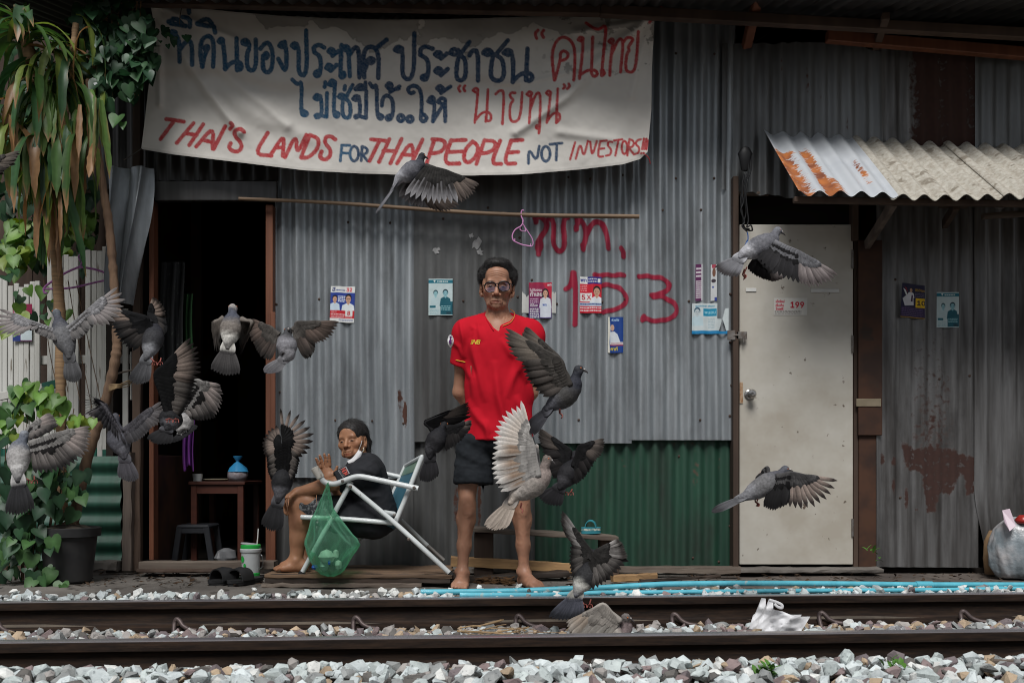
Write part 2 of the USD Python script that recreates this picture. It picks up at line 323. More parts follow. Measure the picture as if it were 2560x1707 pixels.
# ------------------------------------------------------------------ the two iron houses
def metal(name, c1, c2, rust=(.040, .015, .009), metallic=.45, rough=.40, dark=(.05, .048, .045), darkamt=.45, streak=.9, paint=None):
    """Weathered zinc: streaks, stains, screw holes' rust; primvar rust drives the rusted areas."""
    N = {'g': ('texture_coordinate', {}), 'm1': ('mapping', {'scale': (26, 1, 1.6)}), 'n1': ('noise_texture', {'scale': 1.0, 'detail': 6}), 'r1': ('map_range', {'from_min': .3, 'from_max': .7, 'clamp': True}),
         'c': ('mix', {'color1': c1, 'color2': c2}), 'm2': ('mapping', {'scale': (5, 1, 1.3)}), 'n2': ('noise_texture', {'scale': 1.0, 'detail': 9, 'roughness': .65}), 'r2': ('map_range', {'from_min': .48, 'from_max': .72, 'to_max': darkamt, 'clamp': True}),
         'd': ('mix', {'color2': dark}), 'n3': ('noise_texture', {'scale': 38, 'detail': 5}), 'at': ('attribute', {'attribute': 'rust'}), 'ad': ('math', {'math_type': 'add'}), 'n3s': ('map_range', {'to_min': -.42, 'to_max': .42}),
         'rr': ('map_range', {'from_min': .42, 'from_max': .62, 'clamp': True}), 'rc': ('mix', {'color1': rust, 'color2': tuple(2.1 * x for x in rust)}), 'x': ('mix', {}),
         'ro': ('map_range', {'to_min': rough, 'to_max': .9}), 'me': ('map_range', {'to_min': metallic, 'to_max': 0.0}), 'b': ('bump', {'strength': .25, 'distance': .002}),
         'n4': ('noise_texture', {'scale': 420, 'detail': 2}), 'm4': ('map_range', {'to_min': .8, 'to_max': 1.2}), 'gr': ('mix', {'mix_type': 'multiply', 'fac': 1.0}), 'p': ('principled_bsdf', {})}
    L = [('g.object', 'm1.vector'), ('m1.vector', 'n1.vector'), ('n1.fac', 'r1.value'), ('r1.result', 'c.fac'), ('g.object', 'm2.vector'), ('m2.vector', 'n2.vector'), ('n2.fac', 'r2.value'), ('c.color', 'd.color1'), ('r2.result', 'd.fac'),
         ('g.object', 'n3.vector'), ('n3.fac', 'n3s.value'), ('at.fac', 'ad.value1'), ('n3s.result', 'ad.value2'), ('ad.value', 'rr.value'), ('n3.fac', 'rc.fac'), ('d.color', 'x.color1'), ('rc.color', 'x.color2'), ('rr.result', 'x.fac'),
         ('rr.result', 'ro.value'), ('ro.result', 'p.roughness'), ('rr.result', 'me.value'), ('me.result', 'p.metallic'), ('g.object', 'n4.vector'), ('n4.fac', 'm4.value'), ('x.color', 'gr.color1'), ('m4.result', 'gr.color2'), ('gr.color', 'p.base_color'), ('n3.fac', 'b.height'), ('b.normal', 'p.normal')]
    return mat(name, N, L)
m_zinc = metal('zinc_sheet', (.19, .208, .222), (.35, .376, .394), darkamt=.6)
m_zinc_d = metal('zinc_sheet_grimy', (.084, .085, .084), (.138, .140, .139), darkamt=.7)
m_zinc_u = metal('zinc_sheet_old', (.100, .104, .106), (.165, .171, .174), darkamt=.65)
m_zinc_r = metal('zinc_sheet_rusting', (.055, .050, .047), (.185, .183, .183), darkamt=.9, dark=(.022, .018, .016), rust=(.022, .0085, .006))
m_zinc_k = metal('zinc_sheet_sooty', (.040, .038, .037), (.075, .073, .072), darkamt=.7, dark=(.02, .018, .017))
m_green = metal('green_sheet', (.008, .034, .021), (.016, .064, .038), metallic=.05, rough=.55, dark=(.014, .017, .013), darkamt=.85, rust=(.05, .026, .018))
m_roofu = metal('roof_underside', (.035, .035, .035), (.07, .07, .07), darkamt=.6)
m_darkwood = pm('dark_timber', (.035, .022, .016), (.075, .048, .034), rough=.8, scale=6, stretch=(1, 1, .15), detail=7, bump=.5, bscale=40)
m_redwood = pm('red_brown_timber', (.090, .030, .014), (.15, .055, .028), rough=.65, scale=7, stretch=(2, 2, .2), detail=6, bump=.4, bscale=50)
m_board = pm('brown_hardboard', (.058, .024, .012), (.026, .012, .008), rough=.7, scale=5, detail=10, lo=.4, hi=.62, bump=.2, spots=((.03, .018, .012), 8, .62))
m_greywood = pm('weathered_timber', (.16, .13, .105), (.08, .06, .048), rough=.85, scale=5, stretch=(.25, 2, 3), detail=8, bump=.6, bscale=40)
m_greywood_v = pm('weathered_post', (.15, .12, .10), (.06, .045, .038), rough=.85, scale=5, stretch=(3, 2, .2), detail=8, bump=.6, bscale=40)
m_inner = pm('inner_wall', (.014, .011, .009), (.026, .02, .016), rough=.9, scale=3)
m_nail = pm('nail_head', (.035, .02, .015), (.06, .035, .025), rough=.7)

def smooth01(x): return np.clip(x, 0, 1) ** 2 * (3 - 2 * np.clip(x, 0, 1))
def corr(X, Z, pitch, amp, ph):
    w = X + .004 * np.sin(Z * 2.3 + X * 3)
    return amp * np.cos(2 * np.pi * w / pitch + ph) + .006 * (meshkit.noise(np.stack([X * 4, Z * 1.7, 0 * X], -1), 5) - .5)
class Sheet:
    def __init__(s, x0, x1, yt, yb, pitch=.076, amp=.0085, ph=0.0, off=0.0, Y=W, yt1=None, yb1=None, ragged=0.0, seed=0):
        s.a = (x0, x1, yt, yb, yt if yt1 is None else yt1, yb if yb1 is None else yb1); s.pitch, s.amp, s.ph, s.off, s.Y, s.rag, s.seed = pitch, amp, ph, off, Y, ragged, seed
    def y(s, X, Z): return s.Y - s.off - corr(X, Z, s.pitch, s.amp, s.ph)
    def build(s, parent, m, rust=None, nails=(), n=None, label=None, bend=None):
        x0, x1, yt, yb, yt1, yb1 = s.a
        width = (x1 - x0) / FPX * s.Y; nu = max(8, int(width / s.pitch * 9)); nv = n or max(6, int((yb - yt) / 14))
        u, t = np.meshgrid(np.linspace(0, 1, nu), np.linspace(0, 1, nv), indexing='ij')
        px = x0 + (x1 - x0) * u
        r = s.rag * (meshkit.noise(np.stack([px * .05, 0 * px + s.seed, 0 * px], -1), 9) - .5)
        T = yt + (yt1 - yt) * u + r; B = yb + (yb1 - yb) * u - r
        py = T + (B - T) * t
        X = (px - 1280) / FPX * s.Y; Z = CZ + (HY - py) / FPX * s.Y
        Y = s.y(X, Z)
        if bend is not None: X, Y, Z = bend(u, t, X, Y, Z)
        ru = np.zeros(px.shape) if rust is None else rust(px, py)
        p = put(parent, 'wall_sheet', (np.stack([X, Y, Z], -1).reshape(-1, 3), grid(nu, nv)), m, smooth=True, attrs={'rust': ru.reshape(-1)}, label=label)
        if len(nails):
            ms = []
            for a, b in nails:
                x, z = (a - 1280) / FPX * s.Y, CZ + (HY - b) / FPX * s.Y
                h = trimesh.creation.uv_sphere(1.0, count=[6, 8]); h.apply_scale([.0075, .004, .0075]); h.apply_translation([x, float(s.y(np.array(x), np.array(z))) - .002, z]); ms.append(h)
            put(p, 'nail_head', cat(ms), m_nail, smooth=True, kind='stuff')
        return p
def blob(px, py, cx, cy, rx, ry): return smooth01(1.25 - np.hypot((px - cx) / rx, (py - cy) / ry)) * 1.0
def inpoly(px, py, poly, soft=6.0):
    from shapely import contains_xy, Polygon, points, distance
    g = Polygon(poly); p = points(np.stack([px, py], -1)); inside = contains_xy(g, px, py); d = distance(p, g.exterior)
    return np.clip(.5 + np.where(inside, d, -d) / (2 * soft), 0, 1)

house = thing('iron_house', 'grey corrugated iron house with a dark open doorway behind the two people', 'house')
nl = lambda xs, ys: [(x, y) for y in ys for x in xs]
S1 = Sheet(686, 1036, 40, 1193, .079, .0135, 1.2, off=.0, yb1=1196); S1.build(house, m_zinc, rust=lambda x, y: .45 * blob(x, y, 1005, 1015, 14, 60) + .75 * blob(x, y, 1014, 1040, 7, 40) + .5 * blob(x, y, 998, 990, 6, 20), nails=[(797, 747), (930, 1052), (690, 760), (838, 1050), (700, 980), (870, 555), (975, 556), (1008, 1058), (830, 780)])
S2 = Sheet(1026, 1314, 40, 1104, .10, .008, .3, off=.004); S2.build(house, m_zinc_d, nails=[(1158, 752), (1294, 742), (1092, 455), (1220, 520), (1299, 594), (1108, 548)])
S3 = Sheet(1305, 1578, 52, 1108, .0765, .0138, .9, off=.010); S3b = Sheet(1572, 1838, 56, 1100, .0765, .0138, .9, off=.0125)
S3.build(house, m_zinc, nails=[(1392, 760), (1446, 1050), (1506, 755), (1560, 748), (1420, 445), (1475, 450), (1556, 439), (1330, 700)] )
S3b.build(house, m_zinc, nails=[(1688, 449), (1783, 449), (1688, 139), (1784, 140), (1720, 755), (1823, 737), (1823, 857), (1826, 964), (1749, 1050), (1822, 1040), (1655, 528), (1750, 528)], rust=lambda x, y: .35 * blob(x, y, 1822, 1010, 6, 40))
L1 = Sheet(686, 1032, 1188, 1424, .079, .009, 1.2, off=-.030); L1.build(house, m_zinc_d)
L2 = Sheet(1024, 1346, 1096, 1424, .083, .0095, .3, off=-.030); L2.build(house, m_zinc_d, rust=lambda x, y: .6 * blob(x, y, 1140, 1260, 12, 90) + .7 * blob(x, y, 1198, 1260, 8, 120) + .5 * blob(x, y, 1030, 1010, 20, 40))
G1 = Sheet(1338, 1838, 1092, 1418, .081, .010, .5, off=-.026, yb1=1416); G1.build(house, m_green, nails=[(1800, 1405), (1735, 1395), (1826, 1315), (1700, 1140)], rust=lambda x, y: .42 * blob(x, y, 1740, 1180, 18, 70) + .42 * blob(x, y, 1800, 1170, 10, 60) + .35 * blob(x, y, 1560, 1150, 40, 40) + .4 * blob(x, y, 1700, 1110, 90, 18))
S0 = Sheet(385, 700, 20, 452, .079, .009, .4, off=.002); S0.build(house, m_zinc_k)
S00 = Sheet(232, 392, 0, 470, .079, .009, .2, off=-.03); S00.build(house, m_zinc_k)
def strip(parent, n, x0, x1, yt, yb, Ya, Yb, m, bev=.003, label=None):
    a = P(x0, yb, Ya); b = P(x1, yt, Ya)
    return put(parent, n, box(a[0], b[0], Ya, Yb, a[2], b[2], bev), m, label=label)
strip(house, 'door_lintel', 388, 692, 452, 501, 5.50, 5.535, m_zinc_k)
strip(house, 'door_jamb', 664, 682, 512, 1421, 5.515, 5.60, m_redwood)
strip(house, 'door_jamb', 676, 688, 780, 1421, 5.50, 5.512, m_redwood)
strip(house, 'door_jamb', 372, 384, 500, 1400, 5.545, 5.62, m_redwood)
put(house, 'door_jamb', box(P(384, 0, 5.62)[0] - .01, P(384, 0, 5.62)[0] + .012, 5.64, 6.35, .02, .66, .003), m_board, label='brown side board of the doorway running inwards')
put(house, 'corner_post', beam(P(343, 1425, 5.545), P(346, 40, 5.545), .046, .05, .004, up=(0, 1, 0), rough=.002, seg=14, seed=3), m_darkwood, smooth=30)
put(house, 'corner_post', beam(P(320, 1425, 5.50), P(322, 1130, 5.50), .05, .05, .005, up=(0, 1, 0), rough=.003, seg=8, seed=4), m_greywood_v, smooth=30)
put(house, 'door_sill', beam(P(355, 1412, 5.45), P(690, 1411, 5.45), .10, .042, .004, rough=.0012, seg=16, seed=5), m_greywood, smooth=30)
put(house, 'door_sill', beam(P(352, 1424, 5.42), P(602, 1424, 5.42), .13, .018, .004, rough=.0012, seg=16, seed=6), m_darkwood, smooth=30)
put(house, 'wall_plinth', beam(P(684, 1424, 5.50), P(1345, 1424, 5.50), .10, .03, .006, rough=.0015, seg=20, seed=8), m_conc, smooth=30)
put(house, 'wall_plinth', beam(P(1340, 1421, 5.51), P(1850, 1420, 5.51), .08, .022, .004, rough=.0012, seg=14, seed=9), m_greywood, smooth=30, label='grey timber sill under the green sheet')
def flap(u, t, X, Y, Z):
    k = t ** 1.3
    xc = -2.085 - .03 * t; w = .235 * (1 - .60 * k)
    X2 = xc + (u - .5 + .12 * np.sin(t * 3)) * w + .012 * np.sin(u * 19 + t * 5)
    Y2 = 5.44 - .06 * np.sin(t * 2.6) - .03 * np.sin(u * 6.28 * 1.6 + .5 + 1.5 * t) * (1 + .7 * t) - .05 * t * (1 - u)
    return X2, Y2, Z
Sheet(288, 398, 436, 772, .079, .0, 0).build(house, m_zinc, bend=flap, label='loose bent sheet beside the doorway', rust=lambda x, y: .3 * (y > 745))
# inside
fl = CZ - .59 + .02
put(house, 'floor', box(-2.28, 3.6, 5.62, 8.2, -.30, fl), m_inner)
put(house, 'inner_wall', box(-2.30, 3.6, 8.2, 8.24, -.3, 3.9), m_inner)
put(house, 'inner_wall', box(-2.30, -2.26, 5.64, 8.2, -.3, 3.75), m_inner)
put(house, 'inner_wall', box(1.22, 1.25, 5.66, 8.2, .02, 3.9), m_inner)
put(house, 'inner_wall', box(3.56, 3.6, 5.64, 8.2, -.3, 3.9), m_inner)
# roof sheets with the ridges running down the slope
def roof_z(x, y): return 3.0 + .27 * (y - 5.2) - .007 * (x - .7)
rx = np.arange(-2.9, 3.9, .74)
for k, x0 in enumerate(rx):
    x1 = x0 + .79; nu, nv = 78, 10
    u, t = np.meshgrid(np.linspace(x0, x1, nu), np.linspace(4.92 + .03 * rng.random(), 8.4, nv), indexing='ij')
    Z = roof_z(u, t) + .010 * np.cos(2 * np.pi * u / .079) + .004 * (k % 2)
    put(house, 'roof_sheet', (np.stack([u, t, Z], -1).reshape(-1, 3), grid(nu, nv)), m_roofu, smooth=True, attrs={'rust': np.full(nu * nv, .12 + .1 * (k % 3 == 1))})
put(house, 'roof_beam', beam(P(1500, 28, 5.22), P(2740, 96, 5.30), .05, .055, .004), m_darkwood)
put(house, 'roof_beam', beam(P(280, 2, 5.22), P(1500, 28, 5.22), .05, .05, .004), m_darkwood)
put(house, 'roof_beam', beam(P(2066, 92, 5.44), P(2740, 150, 5.50), .05, .06, .004), m_redwood, label='rusty red beam over the right sheets')
put(house, 'roof_brace', beam(P(1896, -10, 5.15), P(1866, 116, 5.52), .05, .04, .004, up=(0, 1, 0)), m_redwood)
put(house, 'roof_brace', beam(P(2215, 40, 5.15), P(2190, 118, 5.53), .04, .04, .004, up=(0, 1, 0)), m_darkwood)

house2 = thing('iron_house', 'rusty patched iron house front with a white door on the right', 'house')
strip(house2, 'door_post', 1833, 1847, 440, 1424, 5.50, 5.60, m_darkwood)
strip(house2, 'door_post', 2134, 2146, 498, 1418, 5.56, 5.64, m_darkwood)
U1 = Sheet(1803, 2070, 112, 478, .079, .009, .3, off=.016, ragged=8, seed=1, yb1=505); 
U1.build(house2, m_zinc_u, rust=lambda x, y: .5 * blob(x, y, 1952, 170, 5, 80) + .55 * blob(x, y, 2016, 190, 5, 90) + .4 * blob(x, y, 2050, 230, 6, 60) + .4 * blob(x, y, 1886, 200, 6, 70))
Sheet(2062, 2202, 98, 500, .079, .008, 1.3, off=.021, yt1=134, ragged=3, seed=2).build(house2, m_zinc_u, rust=lambda x, y: .45 * blob(x, y, 2114, 310, 5, 50))
Sheet(2196, 2442, 116, 500, .079, .009, .0, off=.006, yt1=130, ragged=3, seed=3).build(house2, m_zinc_r, rust=lambda x, y: .9 * smooth01((x - 2240) / 60) * (.86 + .14 * np.sin(x * .09)) + .4 * blob(x, y, 2230, 180, 14, 60))
Sheet(2434, 2730, 126, 520, .079, .009, .9, off=.012, yt1=136, ragged=3, seed=4).build(house2, m_zinc_u)
big = [(2252, 1098), (2290, 1120), (2340, 1108), (2440, 1140), (2440, 1240), (2408, 1242), (2402, 1190), (2376, 1238), (2348, 1242), (2336, 1287), (2314, 1287), (2304, 1230), (2296, 1182), (2262, 1176), (2250, 1140)]
def rust_r(x, y):
    r = inpoly(x, y, big, 9) * .70
    for c in ((2232, 1155, 12, 22), (2232, 1213, 10, 30), (2263, 1246, 9, 42), (2290, 1271, 6, 7), (2205, 1150, 10, 24)): r = np.maximum(r, .72 * blob(x, y, *c))
    return np.maximum(r, .38 * smooth01(1.3 - np.abs(x - 2330) / 75) * smooth01((y - 500) / 600) * (y < 1130) + .10 * (y < 1120) * (x > 2215))
Sheet(2188, 2444, 470, 1416, .085, .009, .2, off=.010, yb1=1418).build(house2, m_zinc_r, rust=rust_r, nails=[(2236, 700), (2420, 940), (2345, 948), (2250, 1243)])
def curl(u, t, X, Y, Z):
    k = smooth01((t - .78) / .22); return X + .045 * k * (1 - u) ** 2 * 1.4, Y - .03 * k * np.exp(-u * 6) + .02 * k, Z
Sheet(2434, 2730, 490, 1420, .080, .009, .8, off=.016).build(house2, m_zinc_r, bend=curl, rust=lambda x, y: .3 * blob(x, y, 2470, 1180, 30, 200))
strip(house2, 'side_board', 2146, 2206, 600, 1088, 5.535, 5.552, m_board)
strip(house2, 'side_board', 2147, 2192, 1086, 1424, 5.556, 5.57, m_board)
strip(house2, 'tape_strip', 2141, 2203, 996, 1016, 5.530, 5.5335, pm('paper_tape', (.23, .19, .13), (.17, .14, .09), rough=.5, scale=12))
# the white door
m_door = pm('door_paint', (.45, .43, .385), (.34, .31, .26), rough=.55, scale=2.8, detail=11, lo=.36, hi=.66, bump=.12, bscale=60, spots=((.085, .06, .045), 23.0, .69))
dx0, dx1 = P(1849, 0, 5.53)[0], P(2133, 0, 5.53)[0]; dz0, dz1 = P(0, 1411, 5.53)[2], P(0, 561, 5.53)[2]
door = put(house2, 'door', box(dx0, dx1, 5.53, 5.565, dz0, dz1, .004), m_door)
m_chrome = pm('door_steel', (.55, .54, .52), (.42, .40, .38), rough=.22, metal=1.0)
m_dull = pm('dull_steel', (.20, .19, .18), (.11, .085, .07), rough=.55, metal=.6, scale=30)
kc = P(1877, 985, 5.5)
knob = trimesh.util.concatenate([lathe([(0, 0), (.028, 0), (.030, .004), (.024, .009), (.012, .012), (.011, .03), (.018, .036), (.025, .044), (.026, .054), (.020, .062), (.008, .064), (.007, .060), (0, .060)], 28)])
knob.apply_transform(trimesh.transformations.rotation_matrix(math.pi / 2, [1, 0, 0])); knob.apply_translation([kc[0], 5.529, kc[2]])
kp = put(door, 'door_knob', knob, m_chrome, smooth=35)
put(door, 'strike_plate', box(P(1850, 0, 5.52)[0], P(1858, 0, 5.52)[0], 5.525, 5.529, P(0, 1008, 5.52)[2], P(0, 955, 5.52)[2], .001), pm('chipped_paint', (.42, .32, .22), (.22, .10, .04), rough=.6, scale=40))
for y0, y1 in ((624, 671), (838, 882), (1296, 1340)):
    a = P(2128, y1, 5.52); b = P(2136, y0, 5.52)
    h = trimesh.creation.cylinder(.006, b[2] - a[2], sections=10); h.apply_translation([(a[0] + b[0]) / 2, 5.524, (a[2] + b[2]) / 2]); put(door, 'hinge', h, m_dull, smooth=40)
a = P(1818, 850, 5.5); b = P(1868, 826, 5.5)
put(door, 'hasp', cat([box(a[0], a[0] + .045, 5.495, 5.50, a[2], b[2], .002), box(a[0] + .052, b[0], 5.500, 5.506, a[2] + .006, b[2] - .006, .002), tube([(a[0] + .03, 5.50, (a[2] + b[2]) / 2), (a[0] + .06, 5.492, (a[2] + b[2]) / 2)], .005), tube([(b[0] - .02, 5.498, a[2] + .02), (b[0] - .02, 5.498, a[2] - .012)], .005)]), m_dull, smooth=30)
m_tapew = pm('white_tape', (.55, .55, .53), (.45, .45, .43), rough=.45)
for n, (x0, x1, y0, y1) in enumerate([(2027, 2098, 722, 731), (1865, 1891, 720, 729)]): strip(house2, 'tape_strip', x0, x1, y0, y1, 5.525, 5.5275, m_tapew)
strip(house2, 'door_lintel', 1838, 1925, 478, 486, 5.56, 5.60, m_greywood)
put(house2, 'threshold', beam(P(1845, 1424, 5.50), P(2200, 1424, 5.50), .12, .026, .006, rough=.0018, seg=16, seed=12), m_conc, smooth=30)
strip(house2, 'lintel_board', 1846, 2134, 466, 560, 5.72, 5.74, m_inner)

# ------------------------------------------------------------------ awning over the white door
m_awz = mat('awning_zinc', {'g': ('texture_coordinate', {}), 'n3': ('noise_texture', {'scale': 30, 'detail': 6}), 'mp': ('mapping', {'scale': (9, 55, 55)}), 'nf': ('noise_texture', {'scale': 1.2, 'detail': 3}), 'at': ('attribute', {'attribute': 'rust'}),
    'ad': ('math', {'math_type': 'add'}), 'ns': ('map_range', {'to_min': -.75, 'to_max': .75}), 'rr': ('map_range', {'from_min': .36, 'from_max': .60, 'clamp': True}), 'n5': ('noise_texture', {'scale': 9, 'detail': 6}), 'rc': ('mix', {'color1': (.36, .115, .025), 'color2': (.16, .045, .018)}),
    'r5': ('map_range', {'from_min': .4, 'from_max': .62, 'clamp': True}), 'z': ('mix', {'color1': (.60, .62, .64), 'color2': (.46, .49, .53)}), 'x': ('mix', {}), 'ro': ('map_range', {'to_min': .45, 'to_max': .9}), 'me': ('map_range', {'to_min': .3, 'to_max': 0.0}), 'p': ('principled_bsdf', {})},
    [('g.object', 'n3.vector'), ('g.object', 'mp.vector'), ('mp.vector', 'nf.vector'), ('nf.fac', 'ns.value'), ('at.fac', 'ad.value1'), ('ns.result', 'ad.value2'), ('ad.value', 'rr.value'), ('g.object', 'n5.vector'), ('n5.fac', 'r5.value'), ('r5.result', 'rc.fac'), ('n5.fac', 'z.fac'),
     ('z.color', 'x.color1'), ('rc.color', 'x.color2'), ('rr.result', 'x.fac'), ('x.color', 'p.base_color'), ('rr.result', 'ro.value'), ('ro.result', 'p.roughness'), ('rr.result', 'me.value'), ('me.result', 'p.metallic')])
m_fibre = pm('fibre_cement', (.42, .40, .35), (.30, .27, .225), rough=.95, scale=42, detail=8, lo=.38, hi=.62, bump=.8, bscale=120, bdist=.004, spots=((.2, .175, .14), 14, .6))
aw = thing('door_awning', 'sloping corrugated awning, rusty zinc then grey fibre sheets, above the white door', 'awning')
def aw_sheet(xa, xb, pitch, amp, lift, m, thick, rust, label=None, ya=5.56, yb=4.88):
    nu, nv = max(12, int((xb - xa) / pitch * 12)), 30
    X, t = np.meshgrid(np.linspace(xa, xb, nu), np.linspace(0, 1, nv), indexing='ij')
    y = ya + (yb - ya) * t
    zb = CZ + (HY - (337 + (X - 1.405) / 1.475 * 40)) / FPX * 5.55; zf = CZ + (HY - (491 + (X - 1.405) / 1.475 * 9)) / FPX * 4.88
    tt = (5.55 - y) / .67
    Z = zb + (zf - zb) * tt + amp * np.cos(2 * np.pi * (X - 1.405) / pitch) + lift + .004 * np.sin(X * 7 + t * 3)
    vv, ff = solid(np.stack([X, y, Z], -1).reshape(-1, 3), grid(nu, nv), thick)
    ru = np.zeros((nu, nv)) if rust is None else rust((X - xa) / (xb - xa), t)
    put(aw, 'awning_sheet', (vv, ff), m, smooth=True, attrs={'rust': np.tile(ru.reshape(-1), 2)}, label=label)
def rust_aw(u, t):
    k = .75 * smooth01(1.3 - np.abs(u - .06) / .13) * smooth01((t - .28) / .1) + .78 * smooth01(1.25 - np.abs(u - .33 + .0 * t) / .075) * smooth01((t - .22) / .1) + .55 * smooth01(1.2 - np.abs(u - .44) / .10) * smooth01((t - .72) / .15)
    k += .6 * smooth01(1.2 - np.abs(u - .80) / .045) * smooth01(1.2 - np.abs(t - .66) / .3) * .9 + .45 * smooth01(1.2 - np.abs(u - .15) / .1) * smooth01(1.2 - np.abs(t - .36) / .05)
    return np.clip(k, 0, 1)
aw_sheet(1.405, 1.895, .103, .0145, .012, m_awz, .0015, rust_aw, 'rust-streaked zinc sheet at the left end')
aw_sheet(1.86, 2.44, .103, .0155, .0, m_fibre, .006, None, 'moss-grey fibre cement sheet', yb=4.885)
aw_sheet(2.41, 2.99, .103, .0155, .008, m_fibre, .006, None, 'moss-grey fibre cement sheet', yb=4.875)
aw_sheet(2.96, 3.54, .103, .0155, .0, m_fibre, .006, None, 'moss-grey fibre cement sheet', yb=4.885)
put(aw, 'front_beam', beam(P(1984, 500, 4.95), P(2760, 514, 4.95), .035, .028, .003), m_darkwood)
put(aw, 'support_post', beam(P(2137, 512, 5.50), P(2137, 602, 5.50), .034, .03, .003, up=(0, 1, 0)), m_darkwood)
put(aw, 'brace', beam(P(2236, 505, 5.02), P(2168, 612, 5.50), .05, .03, .003, up=(1, 0, 0)), m_greywood_v)
put(aw, 'brace', beam(P(2392, 512, 5.02), P(2362, 560, 5.50), .05, .03, .003, up=(1, 0, 0)), m_darkwood)
put(aw, 'brace', beam(P(2350, 512, 5.2), P(2420, 513, 5.2), .05, .025, .003), m_darkwood)
c = P(2500, 512, 4.96); put(aw, 'wire_hook', tube(smoothpath([c + q for q in np.array([(.02, 0, .02), (.02, 0, -.008), (.012, 0, -.018), (-.02, 0, -.016), (-.024, 0, -.008)])], 4), .0022, 6), m_dull, smooth=True)

# ------------------------------------------------------------------ the row of houses on the other side of the track, behind the viewer
row = thing('facing_house_row', 'row of iron houses facing across the railway', 'house row')
for k in range(7):
    Sheet(-2000 + k * 950, -1040 + k * 950, -60, 1440, .16, .012, k * .7, Y=3.4).build(row, m_zinc_u, n=8)
for prim in [p for p in Usd.PrimRange(stage.GetPrimAtPath(row)) if p.IsA(UsdGeom.Mesh)]:
    g = UsdGeom.Mesh(prim); a = np.array(g.GetPointsAttr().Get()); a[:, 1] *= -1; a[:, 1] += -.0; g.GetPointsAttr().Set(Vt.Vec3fArray.FromNumpy(a))
put(row, 'roof_sheet', ([(-5, -2.9, 2.15), (6, -2.9, 2.15), (6, -6.2, 2.9), (-5, -6.2, 2.9)], [(0, 1, 2, 3)]), m_roofu, attrs={'rust': np.zeros(4)})
put(row, 'door', box(-.4, .45, -3.385, -3.36, 0.0, 1.95, .004), m_board)
# ------------------------------------------------------------------ the painted cloth banner
def chaikin(p):
    p = [np.asarray(q, float) for q in p]
    if len(p) < 3: return p
    for _ in range(2):
        o = [p[0]]
        for a, b in zip(p[:-1], p[1:]): o += [a * .75 + b * .25, a * .25 + b * .75]
        p = o + [p[-1]]
    return p
def stroke(d, pts, w, val, sc, off, jit=None):
    q = [((x - off[0]) * sc, (y - off[1]) * sc) for x, y in chaikin(pts)]; r = w * sc / 2
    for a, b in zip(q[:-1], q[1:]):
        n = max(1, int(math.hypot(b[0] - a[0], b[1] - a[1]) / max(1, r * .35)))
        for k in range(n + 1):
            t = k / n; x, y = a[0] + (b[0] - a[0]) * t, a[1] + (b[1] - a[1]) * t
            rr = r * (1 + (jit.normal(0, .05) if jit is not None else 0)); d.ellipse([x - rr, y - rr, x + rr, y + rr], fill=val)
def ell(cx, cy, rx, ry): return [(cx + rx * math.cos(t), cy + ry * math.sin(t)) for t in np.linspace(0, 2 * math.pi, 17)]
Z2 = lambda l: [[(340 + x / 3.336, y / 3.336) for x, y in s] for s in l]
Z3 = lambda l: [[(960 + x / 3.178, y / 3.178) for x, y in s] for s in l]
